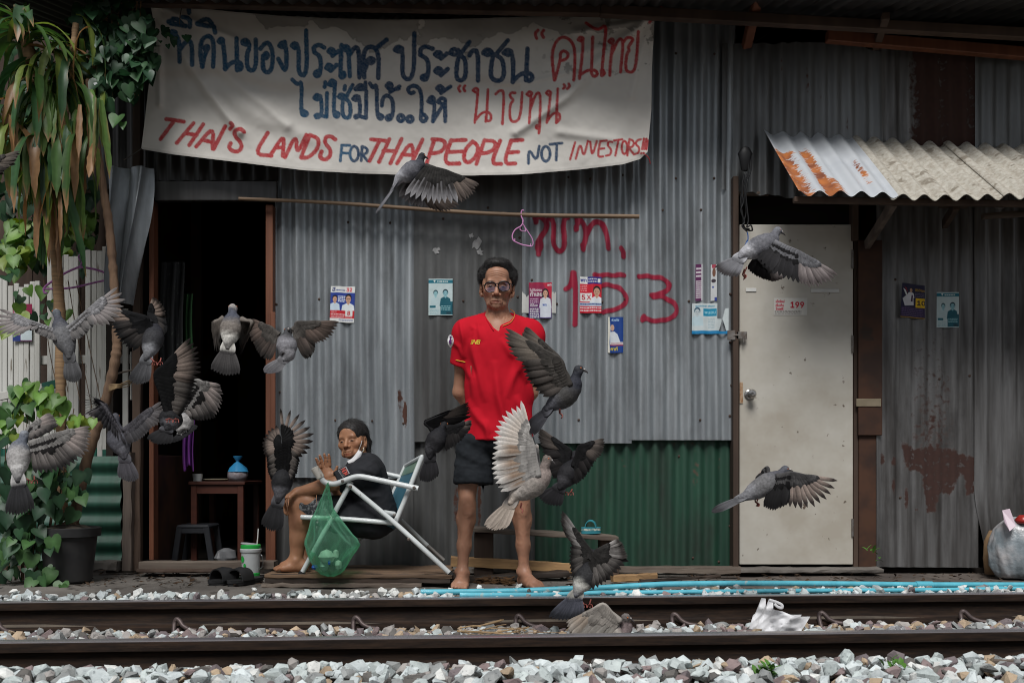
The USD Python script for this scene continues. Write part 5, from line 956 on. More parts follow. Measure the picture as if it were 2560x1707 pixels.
# face mask pushed under the chin
m_mask = pm('face_mask', (.60, .60, .60), (.52, .52, .53), rough=.8, scale=30, bump=.3, bscale=90)
ma = np.array([[(868, 1152), (881, 1144), (892, 1130), (896, 1124)], [(872, 1158), (886, 1150), (897, 1137), (903, 1128)], [(878, 1160), (892, 1154), (901, 1143), (906, 1132)]], float)
yy = np.array([[5.05, 5.06, 5.07, 5.085], [5.045, 5.05, 5.06, 5.08], [5.055, 5.055, 5.065, 5.085]])
uv_ = np.linspace(0, 1, 13); w_ = np.linspace(0, 1, 9)
def bez(c, n): 
    c = np.asarray(c, float); return smoothpath(c, n)
rows = [bez(np.c_[ma[k], yy[k]], 4) for k in range(3)]; cols = np.array([bez(np.array([rows[k][i] for k in range(3)]), 4) for i in range(len(rows[0]))])
mk = np.array([P(*p) for p in cols.reshape(-1, 3)]); put(woman, 'face_mask', solid(mk, grid(cols.shape[0], cols.shape[1]), -.002), m_mask, smooth=True)
for a_, b_ in (((897, 1124), (905, 1101)), ((905, 1131), (910, 1118))): put(woman, 'mask_loop', tube([P(*a_, 5.075), P((a_[0] + b_[0]) / 2 + 1, (a_[1] + b_[1]) / 2, 5.065), P(*b_, 5.08)], .0014, 5), m_mask, smooth=True)
m_bead = pm('red_wristband', (.35, .07, .02), (.26, .05, .02), rough=.6); m_ring = pm('earring', (.5, .38, .18), rough=.3, metal=1.0)
dW = (EF - WF) / np.linalg.norm(EF - WF)
def band(c, r, w, m):
    a = np.cross(dW, [0, 0, 1.0]); a /= np.linalg.norm(a); b = np.cross(dW, a); return put(woman, 'wristband', tube([c + r * (a * math.cos(t) + b * math.sin(t)) for t in np.linspace(0, 2 * math.pi, 25)], w, 6, caps=False), m, smooth=True)
band(WF + dW * .012, .0255, .0042, m_bead); band(WF + dW * .024, .0275, .0022, m_yel)
put(woman, 'earring', tube([P(908, 1124, 5.075) + .007 * np.array([math.cos(t), 0, math.sin(t)]) for t in np.linspace(0, 6.28, 17)], .0013, 5), m_ring, smooth=True)
# clothes
m_dark = pm('charcoal_cotton', (.026, .027, .031), (.017, .018, .021), rough=.85, scale=18, bump=.25, bscale=600, spec=.15)
FS = Field(axis(-1.06, -.55, .005), axis(4.90, 5.46, .005), axis(.26, .72, .005))
FS.ell(P(912, 1196, YW), (.118, .165, .125), .04); FS.ell(P(926, 1248, YW), (.118, .158, .12), .04); FS.ell(P(936, 1284, YW), (.118, .165, .085), .05)
FS.cone(nkb + [.01, -.05, .0], SN, .055, .064, .04); FS.cone(nkb + [.01, .05, .0], SF, .055, .06, .04); FS.cone(nkb + [.012, 0, -.01], P(912, 1190, YW), .065, .10, .04)
FS.chain([SN, SN * .45 + EN * .55, SN * -.02 + EN * 1.02], [.064, .060, .056], .03)
FS.chain([SF, EF], [.062, .056], .03)
FS.cut(SN + (EN - SN) * .93, (EN - SN)) if False else None
X, Y, Z = np.meshgrid(FS.xs, FS.ys, FS.zs, indexing='ij'); dd = (EN - SN) / np.linalg.norm(EN - SN)
pl = (X - SN[0]) * dd[0] + (Y - SN[1]) * dd[1] + (Z - SN[2]) * dd[2] - np.linalg.norm(EN - SN) * .93
FS.f = np.where((X < SN[0] - .04) & (Y < 5.08), np.maximum(FS.f, pl), FS.f).astype(np.float32)
FS.ell(nkb + [-.012, 0, .045], (.052, .056, .05), .01, 'sub')
mS = relax(FS.mesh(), 4); v = np.array(mS.vertices); n_ = np.array(mS.vertex_normals); pX, pY = 1280 + v[:, 0] / v[:, 1] * FPX, HY - (v[:, 2] - CZ) / v[:, 1] * FPX
fr = .012 * (meshkit.fbm(np.stack([v[:, 0] * 13, v[:, 1] * 9, v[:, 2] * 20], -1), 4, 17) - .5)
for q_, am, wd in [([(880,1168),(925,1178),(950,1190)], .006, 5), ([(870,1182),(905,1190),(935,1200)], .005, 5), ([(900,1232),(930,1242),(962,1238)], .008, 6), ([(885,1258),(920,1266),(960,1262)], .007, 6), ([(900,1212),(915,1250),(905,1280)], .006, 6), ([(898,1172),(940,1148)], .0035, 1.6), ([(902,1176),(942,1152)], .0035, 1.6)]: fr += am * crease(pX, pY, q_, wd)
mS.vertices = v + n_ * fr[:, None]
ws = put(woman, 'shirt', mS, m_dark, smooth=True)
# sleeve print
tl, tr_, br, bl_ = [(800 + x / 7.125, 1020 + y / 7.125) for x, y in ((318, 1112), (462, 1030), (530, 1160), (405, 1232))]
qd = lambda u, t: tuple(np.array(tl) * (1 - u) * (1 - t) + np.array(tr_) * u * (1 - t) + np.array(br) * u * t + np.array(bl_) * (1 - u) * t)
m_grey = pm('grey_print', (.30, .30, .31), rough=.7); m_redp = pm('red_print', (.50, .07, .05), rough=.7); m_blk = pm('black_print', (.012, .012, .014), rough=.7)
print_on(ws, 'sleeve_print', SPoly([qd(0, 0), qd(1, 0), qd(1, 1), qd(0, 1)]), 5.0, mS, m_grey, .003); print_on(ws, 'sleeve_print', SPoly([qd(.06, .06), qd(.9, .06), qd(.9, .94), qd(.06, .94)]), 5.0, mS, m_blk, .0045)
# letters N O M read down the sleeve
def letter(lines, u0, u1, t0, t1, w=.62): return unary_union([SLine([qd(u0 + (u1 - u0) * x, t0 + (t1 - t0) * y) for x, y in l]).buffer(w, cap_style=2) for l in lines])
for lines, (t0, t1) in (([[(0, 1), (0, 0), (1, 1), (1, 0)]], (.10, .35)), ([[(0, 0), (1, 0), (1, 1), (0, 1), (0, 0)]], (.41, .62)), ([[(0, 1), (0, 0), (.5, .8), (1, 0), (1, 1)]], (.68, .92))):
    lines = [[(y, 1 - x) if False else (1 - y * 1.0, x) for x, y in l] for l in lines]
    g = letter(lines, .34, .84, t0, t1)
    for gg in getattr(g, 'geoms', [g]): print_on(ws, 'sleeve_letter', gg, 5.0, mS, m_redp, .006)
g = unary_union([SLine([qd(.12, .1), qd(.12, .9)]).buffer(.35), SLine([qd(.22, .15), qd(.22, .85)]).buffer(.3)])
for gg in getattr(g, 'geoms', [g]): print_on(ws, 'sleeve_print', gg, 5.0, mS, m_grey, .006)
FT = Field(axis(-1.03, -.55, .005), axis(4.94, 5.44, .005), axis(.20, .45, .005))
FT.ell(P(936, 1300, YW), (.125, .17, .085), .04)
for y0 in (5.06, 5.28): FT.chain([P(935, 1302, y0), P(850, 1285, y0), P(810, 1276, y0)], [.095, .092, .084], .03); FT.cone(P(915, 1312, y0), P(880, 1314, y0), .042, .036, .04)
mT = relax(FT.mesh(), 3); v = np.array(mT.vertices); mT.vertices = v + np.array(mT.vertex_normals) * (.014 * (meshkit.fbm(np.stack([v[:, 0] * 26, v[:, 1] * 9, v[:, 2] * 12], -1), 4, 19) - .5))[:, None]
put(woman, 'skirt_shorts', mT, m_dark, smooth=True)
FL = Field(axis(-1.12, -.85, .0045), axis(4.95, 5.36, .0045), axis(.28, .50, .0045))
for y0, kx, kz in ((5.045, 745, 1257), (5.20, 762, 1262)): FL.cone(P(850, 1284, y0), P(kx + 20, kz + 5, y0 - .01), .083, .064, .04)
FL.ell(P(850, 1284, 5.13), (.08, .12, .07), .03)
mL = relax(max(FL.mesh().split(only_watertight=False), key=lambda g: len(g.faces)), 3)
m_leg = pm('patterned_leggings', (.03, .032, .036), (.16, .165, .17), rough=.85, scale=55, detail=3, lo=.48, hi=.56)
put(woman, 'leggings', mL, m_leg, smooth=True)

# ------------------------------------------------------------------ folding chair
m_tube = pm('white_tube_paint', (.60, .63, .63), (.53, .56, .56), rough=.35, scale=12, coat=.2, spots=((.10, .05, .03), 30, .70))
m_grip = pm('cream_grip', (.52, .50, .45), (.46, .43, .38), rough=.6, scale=30); m_foot = pm('black_rubber', (.012, .012, .012), rough=.7)
m_sling = pm('blue_sling', (.035, .13, .185), (.03, .105, .15), rough=.55, scale=8); m_slingg = pm('green_sling_trim', (.16, .24, .18), (.10, .20, .17), rough=.6)
chair = thing('folding_chair', 'white tubular folding chair with blue sling, the woman sitting in it', 'chair', loc=(-.72, 5.0, .06))
zc = lambda l: [(600 + x / 3.137, 1000 + y / 3.137) for x, y in l]
YA, YB2 = 4.925, 5.40
def ctube(n, l, Y, r=.0125, m=m_tube, label=None):
    pts = [P(x, y, Y if np.ndim(Y) == 0 else Y[k]) for k, (x, y) in enumerate(zc(l))]
    return put(chair, n, tube(smoothpath(pts, 6) if len(pts) > 2 else pts, r, 12), m, smooth=40, label=label)
ar = ctube('armrest', [(612, 560), (640, 615), (672, 645), (745, 655), (850, 618), (900, 602), (960, 600), (1100, 628), (1250, 660), (1398, 692)], YA - .014, .0135)
put(ar, 'grip', tube([P(*zc([(582, 527)])[0], YA - .014), P(*zc([(585, 532)])[0], YA - .014), P(*zc([(632, 605)])[0], YA - .014), P(*zc([(636, 612)])[0], YA - .014)], [.012, .0205, .0205, .017], 14), m_grip, smooth=40)
ctube('leg', [(872, 640), (480, 1366)], YA + .016); put(chair, 'foot_cap', tube([P(*zc([(492, 1345)])[0], YA + .016), P(*zc([(468, 1390)])[0], YA + .016)], .0165, 12), m_foot, smooth=40)
ctube('leg', [(842, 652), (1210, 960), (1652, 1362)], YA); put(chair, 'foot_cap', tube([P(*zc([(1640, 1352)])[0], YA), P(*zc([(1664, 1376)])[0], YA)], .0155, 12), m_foot, smooth=40)
ctube('seat_rail', [(478, 916), (800, 930), (1196, 962)], YA + .03)
ctube('back_tube', [(1428, 442), (1330, 690), (1222, 950)], YA + .03)
ctube('armrest', [(1120, 572), (1256, 602), (1262, 604)], YB2)
ctube('leg', [(1262, 940), (1420, 1095), (1470, 1140)], YB2, .0125); ctube('leg', [(1466, 1136), (1600, 1255)], YB2, .0105, m=pm('bare_tube', (.34, .33, .32), (.24, .22, .20), rough=.4, metal=.5, scale=20), label='bare grey end of the far leg')
ctube('leg', [(1160, 852), (1040, 985), (930, 1092)], YB2); ctube('back_tube', [(1300, 515), (1215, 700), (1130, 880)], YB2)
ctube('cross_bar', [(1130, 880), (1210, 892)], (YA + .02, YA + .06)); put(chair, 'cross_bar', tube([P(*zc([(1205, 950)])[0], YA + .03), P(*zc([(1190, 945)])[0], YB2)], .010, 10), m_tube, smooth=True); put(chair, 'cross_bar', tube([P(*zc([(500, 916)])[0], YA + .03), P(*zc([(520, 916)])[0], YB2)], .010, 10), m_tube, smooth=True)
put(chair, 'cross_bar', tube([P(*zc([(1428, 442)])[0], YA + .03), P(*zc([(1300, 515)])[0], YB2)], .011, 10), m_tube, smooth=True)
def bolt(x, y, Y):
    c = P(*zc([(x, y)])[0], Y); h = lathe([(0, 0), (.0085, 0), (.0085, .003), (.005, .0045), (.005, .008), (0, .008)], 12); h.apply_transform(trimesh.transformations.rotation_matrix(math.pi / 2, [1, 0, 0])); h.apply_translation(c); put(chair, 'bolt', h, m_dull, smooth=30)
for x, y, o in ((866, 678, -.012), (805, 635, -.028), (1366, 686, -.027), (1322, 1090, -.012), (1210, 900, .0)): bolt(x, y, YA + o)
nu, nv = 12, 24
u, t = np.meshgrid(np.linspace(0, 1, nu), np.linspace(0, 1, nv), indexing='ij')
ne = smoothpath(np.array([P(*p, YA + .035) for p in zc([(1430, 440), (1330, 690), (1222, 940), (1120, 955), (800, 930), (500, 915)])]), 8)
fe = smoothpath(np.array([P(*p, YB2 - .01) for p in zc([(1300, 515), (1215, 700), (1130, 880), (1040, 925), (800, 905), (540, 898)])]), 8)
tt = np.linspace(0, 1, len(ne)); ip = lambda e, t: np.stack([np.interp(t, tt, e[:, k]) for k in range(3)], -1)
sv = ip(ne, t) * (1 - u)[..., None] + ip(fe, t) * u[..., None]; sag = .05 * np.sin(np.pi * u) * np.sin(np.pi * np.clip(t, 0, 1)); sv[..., 0] += sag * .6 * (t < .5); sv[..., 2] -= sag * (t > .4)
put(chair, 'sling', solid(sv.reshape(-1, 3), grid(nu, nv), .002), m_sling, smooth=True)
k = 3
put(chair, 'sling_hem', solid((sv[:, :k] + [0, -.004, .002]).reshape(-1, 3), grid(nu, k), .003), m_slingg, smooth=True)
# ------------------------------------------------------------------ things on the pavement and on the wall
m_plank = pm('platform_plank', (.20, .125, .075), (.10, .065, .042), rough=.85, scale=5, stretch=(.3, 3, 3), detail=8, bump=.5, bscale=50, spots=((.04, .028, .02), 7, .62))
m_wet = pm('wet_dark_timber', (.020, .015, .012), (.045, .03, .022), rough=.7, scale=9, stretch=(.3, 2, 2), bump=.4)
m_fresh = pm('split_timber', (.36, .22, .10), (.17, .10, .05), rough=.85, scale=7, stretch=(.25, 3, 3), detail=8, bump=.6)
plat = thing('timber_platform', 'low wooden platform of stacked boards under the folding chair', 'platform', loc=(-.85, 5.1, 0))
xa, xb = P(668, 0, 4.97)[0], P(1132, 0, 4.97)[0]
for k in range(3): put(plat, 'plank', beam((xa + .01 * k, 4.99 + .155 * k, .053), (xb - .012 * k, 4.985 + .155 * k, .053), .150, .018, .003, rough=.0015, seg=14, seed=30 + k), m_plank, smooth=30)
put(plat, 'edge_board', beam((xa, 4.932, .040), (xb - .01, 4.928, .040), .024, .044, .003, rough=.002, seg=16, seed=34), m_wet, smooth=30)
put(plat, 'bearer', beam((xa - .012, 4.925, .009), (xb - .15, 4.915, .009), .05, .020, .003, rough=.002, seg=16, seed=35), m_greywood, smooth=30)
put(plat, 'bearer', beam((xa, 5.3, .02), (xb, 5.3, .02), .06, .045, .003), m_wet)

bench = thing('plank_bench', 'narrow weathered plank bench behind the standing man', 'bench', loc=(.05, 5.35, 0))
put(bench, 'plank', beam(P(1180, 1322, 5.34), P(1543, 1344, 5.32), .17, .022, .003, rough=.0015, seg=18, seed=40), m_greywood, smooth=30)
for x in (1210, 1520): put(bench, 'leg', box(P(x, 0, 5.36)[0] - .05, P(x, 0, 5.36)[0] + .05, 5.28, 5.42, 0, P(0, 1343 if x > 1400 else 1326, 5.34)[2] - .006, .006), m_darkwood)
m_teal = pm('teal_rubber', (.03, .21, .25), (.025, .17, .21), rough=.5); m_cream = pm('cream_band', (.42, .44, .38), (.12, .22, .22), rough=.6, scale=70, lo=.45, hi=.55)
sandal = thing('slide_sandal', 'turquoise slide sandal with patterned sole on the plank bench', 'sandal', loc=P(1475, 1330, 5.33))
c = P(1477, 1331, 5.31)
def sole_shape(L, wd, n=30): 
    a = np.linspace(0, 2 * math.pi, n, endpoint=False); x = L / 2 * np.cos(a); w = wd / 2 * (1 - .22 * np.sin(a * .0) + .18 * np.cos(a - .4)); return np.stack([x, w * np.sin(a)], 1)
def slab(poly, z0, z1, M=np.eye(3), c=np.zeros(3)):
    m = trimesh.creation.extrude_polygon(SPoly(poly), z1 - z0, engine='earcut'); v = np.array(m.vertices); v[:, 2] += z0; return trimesh.Trimesh(v @ M.T + c, m.faces, process=False)
R_ = rot([0, 0, 1], 24)
so = sole_shape(.112, .07)
put(sandal, 'sole', slab(so, -.004, .012, R_, c), m_teal, smooth=30); put(sandal, 'patterned_band', slab(so * 1.015, .012, .024, R_, c), m_cream, smooth=30); put(sandal, 'footbed', slab(so * 1.02, .024, .030, R_, c), m_teal, smooth=30)
def strap(parent, c, R, w, h, dep, x0, m, th=.004):
    a = np.linspace(0, math.pi, 15); o = []
    for x in np.linspace(-dep / 2, dep / 2, 5):
        for t in a: o.append((x0 + x, -w / 2 * math.cos(t), h * math.sin(t) ** .8 * (1 - .25 * abs(x) / dep)))
    vv, ff = solid(np.array(o) @ R.T + c, grid(5, 15), -th); put(parent, 'strap', (vv, ff), m, smooth=40)
strap(sandal, c + [0, 0, .026], R_ @ rot([0, 0, 1], 55), .052, .040, .05, .0, m_teal)

slip = []
m_black = pm('black_foam', (.014, .014, .015), (.022, .022, .023), rough=.6)
for k, (x, lab, ang) in enumerate(((571, 'black slide sandal on the left of the pair in front of the doorway', 56), (613, 'black slide sandal on the right of the pair, partly behind the other', 64))):
    c = P(x, 1452, 5.03); c[2] = 0.004; s_ = thing('slide_sandal', lab, 'sandal', loc=c, group=None); R_ = rot([0, 0, 1], ang)
    so = sole_shape(.25, .098); put(s_, 'sole', trimesh.util.concatenate([slab(so * .96, 0, .012, R_, c), slab(so, .012, .026, R_, c)]), m_black, smooth=30, label=None)
    strap(s_, c + [0, 0, .022], R_, .094, .060, .085, -.035, m_black, .006)

# drinks jug
m_jugw = pm('white_plastic', (.42, .44, .44), (.38, .40, .40), rough=.4); m_jugg = pm('bright_green_plastic', (.02, .33, .055), rough=.4); m_clear = mat('clear_plastic', {'f': ('fresnel', {'IOR': 1.45}), 'fa': ('math', {'math_type': 'add', 'value2': .08, 'use_clamp': True}), 't': ('transparent_bsdf', {'color': (.9, .92, .92)}), 'g': ('glossy_bsdf', {'color': (.9, .9, .9), 'roughness': .12}), 'x': ('mix_closure', {})}, [('f.fac', 'fa.value1'), ('fa.value', 'x.fac'), ('t.BSDF', 'x.closure1'), ('g.BSDF', 'x.closure2')], surface='x.closure')
jc = P(627, 1430, 5.33); jc[2] = .006
jug = thing('drinks_jug', 'white and green insulated drinks jug with a straw beside the doorway', 'jug', loc=jc); sj = 5.33 / FPX
def jl(n, prof, m, parent=jug, **k): return put(parent, n, lathe([(r * sj, z * sj) for r, z in prof], 36, jc), m, smooth=35, **k)
jl('foot', [(0, 0), (20, 0), (22, 2), (22.5, 9), (20, 12), (0, 12)], m_jugg); jb = jl('body', [(0, 11), (21.5, 11), (23.5, 60), (24, 62), (0, 62)], m_jugw); jl('collar', [(0, 61), (25, 61), (26.5, 64), (26.5, 69), (24, 71), (0, 71)], m_jugw)
jl('lid', [(0, 70), (24, 70), (25, 73), (24.5, 79), (22, 81), (0, 80)], m_jugg)
vt = lathe([(0, 0), (20 * sj, 0), (20.5 * sj, 2 * sj), (0, 3.5 * sj)], 32); vt.apply_transform(trimesh.transformations.rotation_matrix(math.radians(6), [0, 1, 0])); vt.apply_translation(jc + [-4 * sj, -2 * sj, 81 * sj]); put(jug, 'drinking_cap', vt, m_jugw, smooth=35)
put(jug, 'straw', tube([jc + np.array([15 * sj, 0, 70 * sj]), jc + np.array([19 * sj, 0, 120 * sj])], .0035, 8), m_tapew, smooth=True)
put(jug, 'handle', tube(smoothpath([jc + np.array(q) * sj for q in [(20, -6, 56), (30, -10, 54), (33, -11, 40), (32, -11, 26), (22, -7, 20)]], 6), .004, 8), m_clear, smooth=True)
for a, z, r in ((-2.35, 45, 7), (-1.75, 17, 6), (-2.0, 30, 4)):
    p_ = np.array([[(23.2 * math.cos(a + dx / 23) * sj, 23.2 * math.sin(a + dx / 23) * sj, (z + dz) * sj)] for dx, dz in [(0, 0)] + [(r * math.cos(q), r * 1.2 * math.sin(q)) for q in np.linspace(0, 6.28, 13)[:-1]]]).reshape(-1, 3) * [1.035, 1.035, 1] + jc
    put(jb, 'printed_leaf', (p_, np.array([(0, 1 + k, 1 + (k + 1) % 12) for k in range(12)])), m_jugg)

# room behind the doorway: table, stool and what stands there
m_tab = pm('dark_red_table', (.07, .022, .014), (.045, .016, .011), rough=.45, scale=6, stretch=(.3, 3, 3))
TYY = 5.95
tb = thing('small_table', 'dark red wooden table just inside the doorway', 'table', loc=P(525, 1400, TYY))
x0, x1, zt = P(470, 0, TYY)[0], P(612, 0, TYY)[0], P(0, 1203, TYY)[2]
put(tb, 'tabletop', box(x0, x1, TYY, TYY + .42, zt - .02, zt, .003), m_tab); put(tb, 'apron', box(x0 + .02, x1 - .02, TYY + .015, TYY + .035, zt - .075, zt - .02, .002), m_tab)
for a in (x0 + .03, x1 - .03):
    for b in (TYY + .03, TYY + .39): put(tb, 'leg', box(a - .018, a + .018, b - .018, b + .018, .02, zt - .02, .003), m_tab)
st = thing('plastic_stool', 'low black plastic stool on the floor inside the doorway', 'stool', loc=P(470, 1395, 5.85))
YS = 5.85; sx0, sx1 = P(440, 0, YS)[0], P(522, 0, YS)[0]; sz = P(0, 1312, YS)[2]; m_stool = pm('black_plastic', (.022, .024, .028), (.016, .017, .02), rough=.4)
put(st, 'seat', box(sx0, sx1, YS, YS + .22, sz - .022, sz, .008), m_stool)
for a, s in ((sx0, -1), (sx1, 1)):
    for b in (YS + .012, YS + .20): put(st, 'leg', beam((a - s * .018, b, sz - .01), (a + s * .015, b, .022), .034, .02, .003, up=(0, 1, 0)), m_stool)
put(st, 'apron', box(sx0 + .02, sx1 - .02, YS + .004, YS + .016, sz - .05, sz - .015, .003), m_stool)
cu = solo('cup', 'small white cup on the dark table indoors', 'cup', lathe([(0, 0), (.026, 0), (.030, .045), (.027, .045), (.024, .006), (0, .006)], 24, P(494, 1201, TYY + .05) * [1, 1, 0] + [0, 0, zt + .001]), m_jugw, smooth=35)
solo('plate', 'shallow plate of food scraps on the dark table indoors', 'plate', lathe([(0, 0), (.05, 0), (.075, .012), (.072, .014), (.048, .005), (0, .005)], 28, [P(540, 0, TYY + .1)[0], TYY + .1, zt + .001]), pm('cream_plate', (.30, .27, .2), rough=.4), smooth=35)
m_bluebag = pm('blue_film', (.03, .20, .38), (.02, .14, .28), rough=.35); bg = thing('tied_bag', 'blue plastic bag tied at the neck standing on the dark table', 'bag', loc=P(595, 1200, TYY))
bc = np.array([P(594, 0, TYY + .06)[0], TYY + .06, zt]); m_pack = pm('bag_contents', (.20, .19, .21), (.10, .07, .07), rough=.5, scale=25)
def lumpy(prof, c, sd, am=.12, n=26, sq=1.0):
    m = lathe(prof, n); v = np.array(m.vertices); k = 1 + am * (meshkit.fbm(v * 22 + sd, 4, sd) - .5) * 2; v[:, 0] *= k; v[:, 1] *= k * sq; return trimesh.Trimesh(v + c, m.faces, process=False)
put(bg, 'contents', lumpy([(0, 0), (.055, .0), (.062, .03), (.058, .06), (0, .07)], bc, 3), m_pack, smooth=True); put(bg, 'film', lumpy([(.06, .058), (.052, .08), (.022, .108), (.008, .118), (.010, .122), (.03, .150), (.022, .152)], bc, 5, .3), m_bluebag, smooth=True)
solo('carrier_bag', 'crumpled white plastic bag on the floor under the table', 'bag', lumpy([(0, 0), (.05, 0), (.062, .035), (.05, .075), (.02, .09), (0, .092)], [P(565, 0, 5.9)[0], 5.9, .022], 8, .3), pm('grey_film', (.14, .145, .15), (.09, .09, .095), rough=.4), smooth=25)
def hang(name, label, cat_, px0, px1, y0, y1, Y, m, sd):
    u, t = np.meshgrid(np.linspace(0, 1, 24), np.linspace(0, 1, 30), indexing='ij'); px = px0 + (px1 - px0) * u + 3 * np.sin(t * 5 + sd); py = y0 + (y1 - y0) * t + 8 * np.sin(u * 7 + sd) * t; YY = Y + .03 * np.sin(u * 14 + sd + t * 2) + .01 * np.sin(u * 31)
    v = np.stack([(px - 1280) / FPX * YY, YY, CZ + (HY - py) / FPX * YY], -1).reshape(-1, 3); solo(name, label, cat_, solid(v, grid(24, 30), .003), m, smooth=True)
hang('cloth', 'purple cloth hanging inside the doorway above the table', 'cloth', 460, 486, 985, 1170, 5.9, pm('purple_cloth', (.16, .035, .24), (.12, .025, .18), rough=.9), 1)
hang('shirt', 'black printed shirt hanging on the left inside the doorway', 'shirt', 402, 460, 655, 960, 5.78, pm('black_shirt', (.012, .013, .014), (.05, .055, .05), rough=.85, scale=60, lo=.62, hi=.66), 2)
hang('shirt', 'dark green shirt hanging inside the doorway beside the black shirt', 'shirt', 452, 482, 735, 935, 5.86, pm('green_cloth', (.015, .06, .018), (.012, .045, .014), rough=.9), 3)

# bamboo pole and clothes hangers
m_bam = pm('bamboo', (.20, .135, .085), (.12, .075, .045), rough=.6, scale=8, stretch=(.4, 5, 5), detail=7, bump=.3)
pole = thing('bamboo_pole', 'long bamboo drying pole hung level across the iron wall', 'pole', loc=P(1096, 520, 5.44))
pa, pb = P(597, 497, 5.46), P(1598, 544, 5.42); n = 120; tt = np.linspace(0, 1, n); pts = pa + (pb - pa) * tt[:, None]; pts[:, 2] += .008 * np.sin(tt * 7) - .01 * np.sin(np.pi * tt)
r = .0098 + .0022 * tt + .0016 * np.maximum(0, 1 - np.abs(((tt * 8.3) % 1) - .5) * 30); put(pole, 'stem', tube(pts, r, 12), m_bam, smooth=40)
for x, y in ((690, 500), (1560, 541)): q = P(x, y, 5.46); put(pole, 'wire_loop', tube([q + [0, .10, .035], q + [0, .01, .018], q + [0, -.012, .0], q + [0, .004, -.016], q + [.004, .10, .03]], .0018, 6), m_dull, smooth=True)
m_pink = pm('pink_plastic', (.58, .26, .50), (.52, .22, .44), rough=.4); m_pinkd = pm('purple_plastic', (.34, .12, .33), (.28, .10, .27), rough=.45)
zh = lambda l: [(1270 + x / 7.128, 500 + y / 7.128) for x, y in l]
hg = thing('clothes_hanger', 'small pink plastic hanger hooked over the bamboo pole', 'hanger', loc=P(1310, 560, 5.43))
ht = lambda par, l, Y, r, m, n='bar': put(par, n, tube(smoothpath([P(*p, Y) for p in l], 6), r, 8), m, smooth=True)
ht(hg, zh([(285, 195), (255, 180), (235, 230), (240, 300), (265, 360), (262, 420)]), 5.425, .0038, m_pink, 'hook'); ht(hg, zh([(262, 420), (225, 470), (130, 530), (80, 620), (85, 700), (120, 740), (260, 800), (425, 828)]), 5.425, .0036, m_pink); ht(hg, zh([(262, 420), (310, 500), (370, 590), (430, 690), (448, 780), (425, 828)]), 5.44, .0026, m_pink); ht(hg, zh([(240, 450), (215, 500), (225, 540), (310, 560), (305, 500), (270, 430)]), 5.428, .0026, m_pink)
for a, b in (((118, 740), (122, 690)), ((402, 820), (405, 775))): ht(hg, zh([a, b]), 5.425, .0026, m_pink, 'peg')
hp_ = lambda l: [(x / 3.136, 450 + y / 3.136) for x, y in l]
hg2 = thing('clothes_hanger', 'dusky purple plastic hanger hanging among the leaves by the white fence', 'hanger', loc=P(190, 700, 5.35))
ht(hg2, hp_([(630, 640), (615, 600), (640, 580), (655, 610), (625, 680)]), 5.35, .004, m_pinkd, 'hook'); ht(hg2, hp_([(625, 680), (520, 725), (400, 800), (345, 850), (350, 885), (370, 885)]), 5.35, .006, m_pinkd); ht(hg2, hp_([(625, 680), (760, 705), (850, 740), (905, 770), (915, 800)]), 5.35, .006, m_pinkd); ht(hg2, hp_([(350, 855), (560, 845), (760, 800), (850, 785), (915, 790)]), 5.35, .0055, m_pinkd)
wp = thing('timber_pole', 'pale wooden pole sticking in from the right under the awning', 'pole', loc=P(2520, 538, 5.2)); put(wp, 'pole', beam(P(2456, 541, 5.2), P(2750, 524, 5.15), .04, .028, .008, rough=.001, seg=8, seed=51), m_greywood, smooth=30)

# black cable and rag by the door
cab = thing('hanging_cable', 'tangle of black cable and rag hanging beside the white door', 'cable', loc=P(1860, 480, 5.42))
m_cab = pm('black_cable', (.008, .008, .009), rough=.5); m_blu = pm('blue_string', (.02, .09, .30), rough=.7)
zd = lambda l: [(1600 + x / 2.45, y / 2.45) for x, y in l]
put(cab, 'rag', lumpy([(0, -.07), (.022, -.06), (.034, -.01), (.040, .03), (.022, .062), (0, .07)], P(*zd([(645, 975)])[0], 5.44), 12, .4, sq=.5), m_cab, smooth=True)
for k, l in enumerate([[(685, 940), (680, 1040), (655, 1110), (640, 1200), (650, 1300), (632, 1380), (660, 1410), (690, 1412)], [(672, 960), (660, 1060), (640, 1110), (618, 1220), (630, 1330), (640, 1392), (672, 1405)], [(640, 1060), (625, 1150), (632, 1240), (618, 1290), (640, 1360), (625, 1385), (655, 1418)], [(660, 1100), (648, 1180), (658, 1290), (664, 1350), (655, 1390), (680, 1380), (690, 1412)]]): ht(cab, zd(l), 5.44 - .008 * k, .0042, m_cab, 'strand')
ht(cab, zd([(655, 1415), (662, 1450), (658, 1480), (645, 1498)]), 5.43, .003, m_blu, 'string'); put(cab, 'string_tuft', hull(np.array([P(*zd([(x, y)])[0], 5.43 + d) for x, y in ((655, 1470), (668, 1495), (640, 1505), (650, 1480)) for d in (0, .008)])), m_blu)

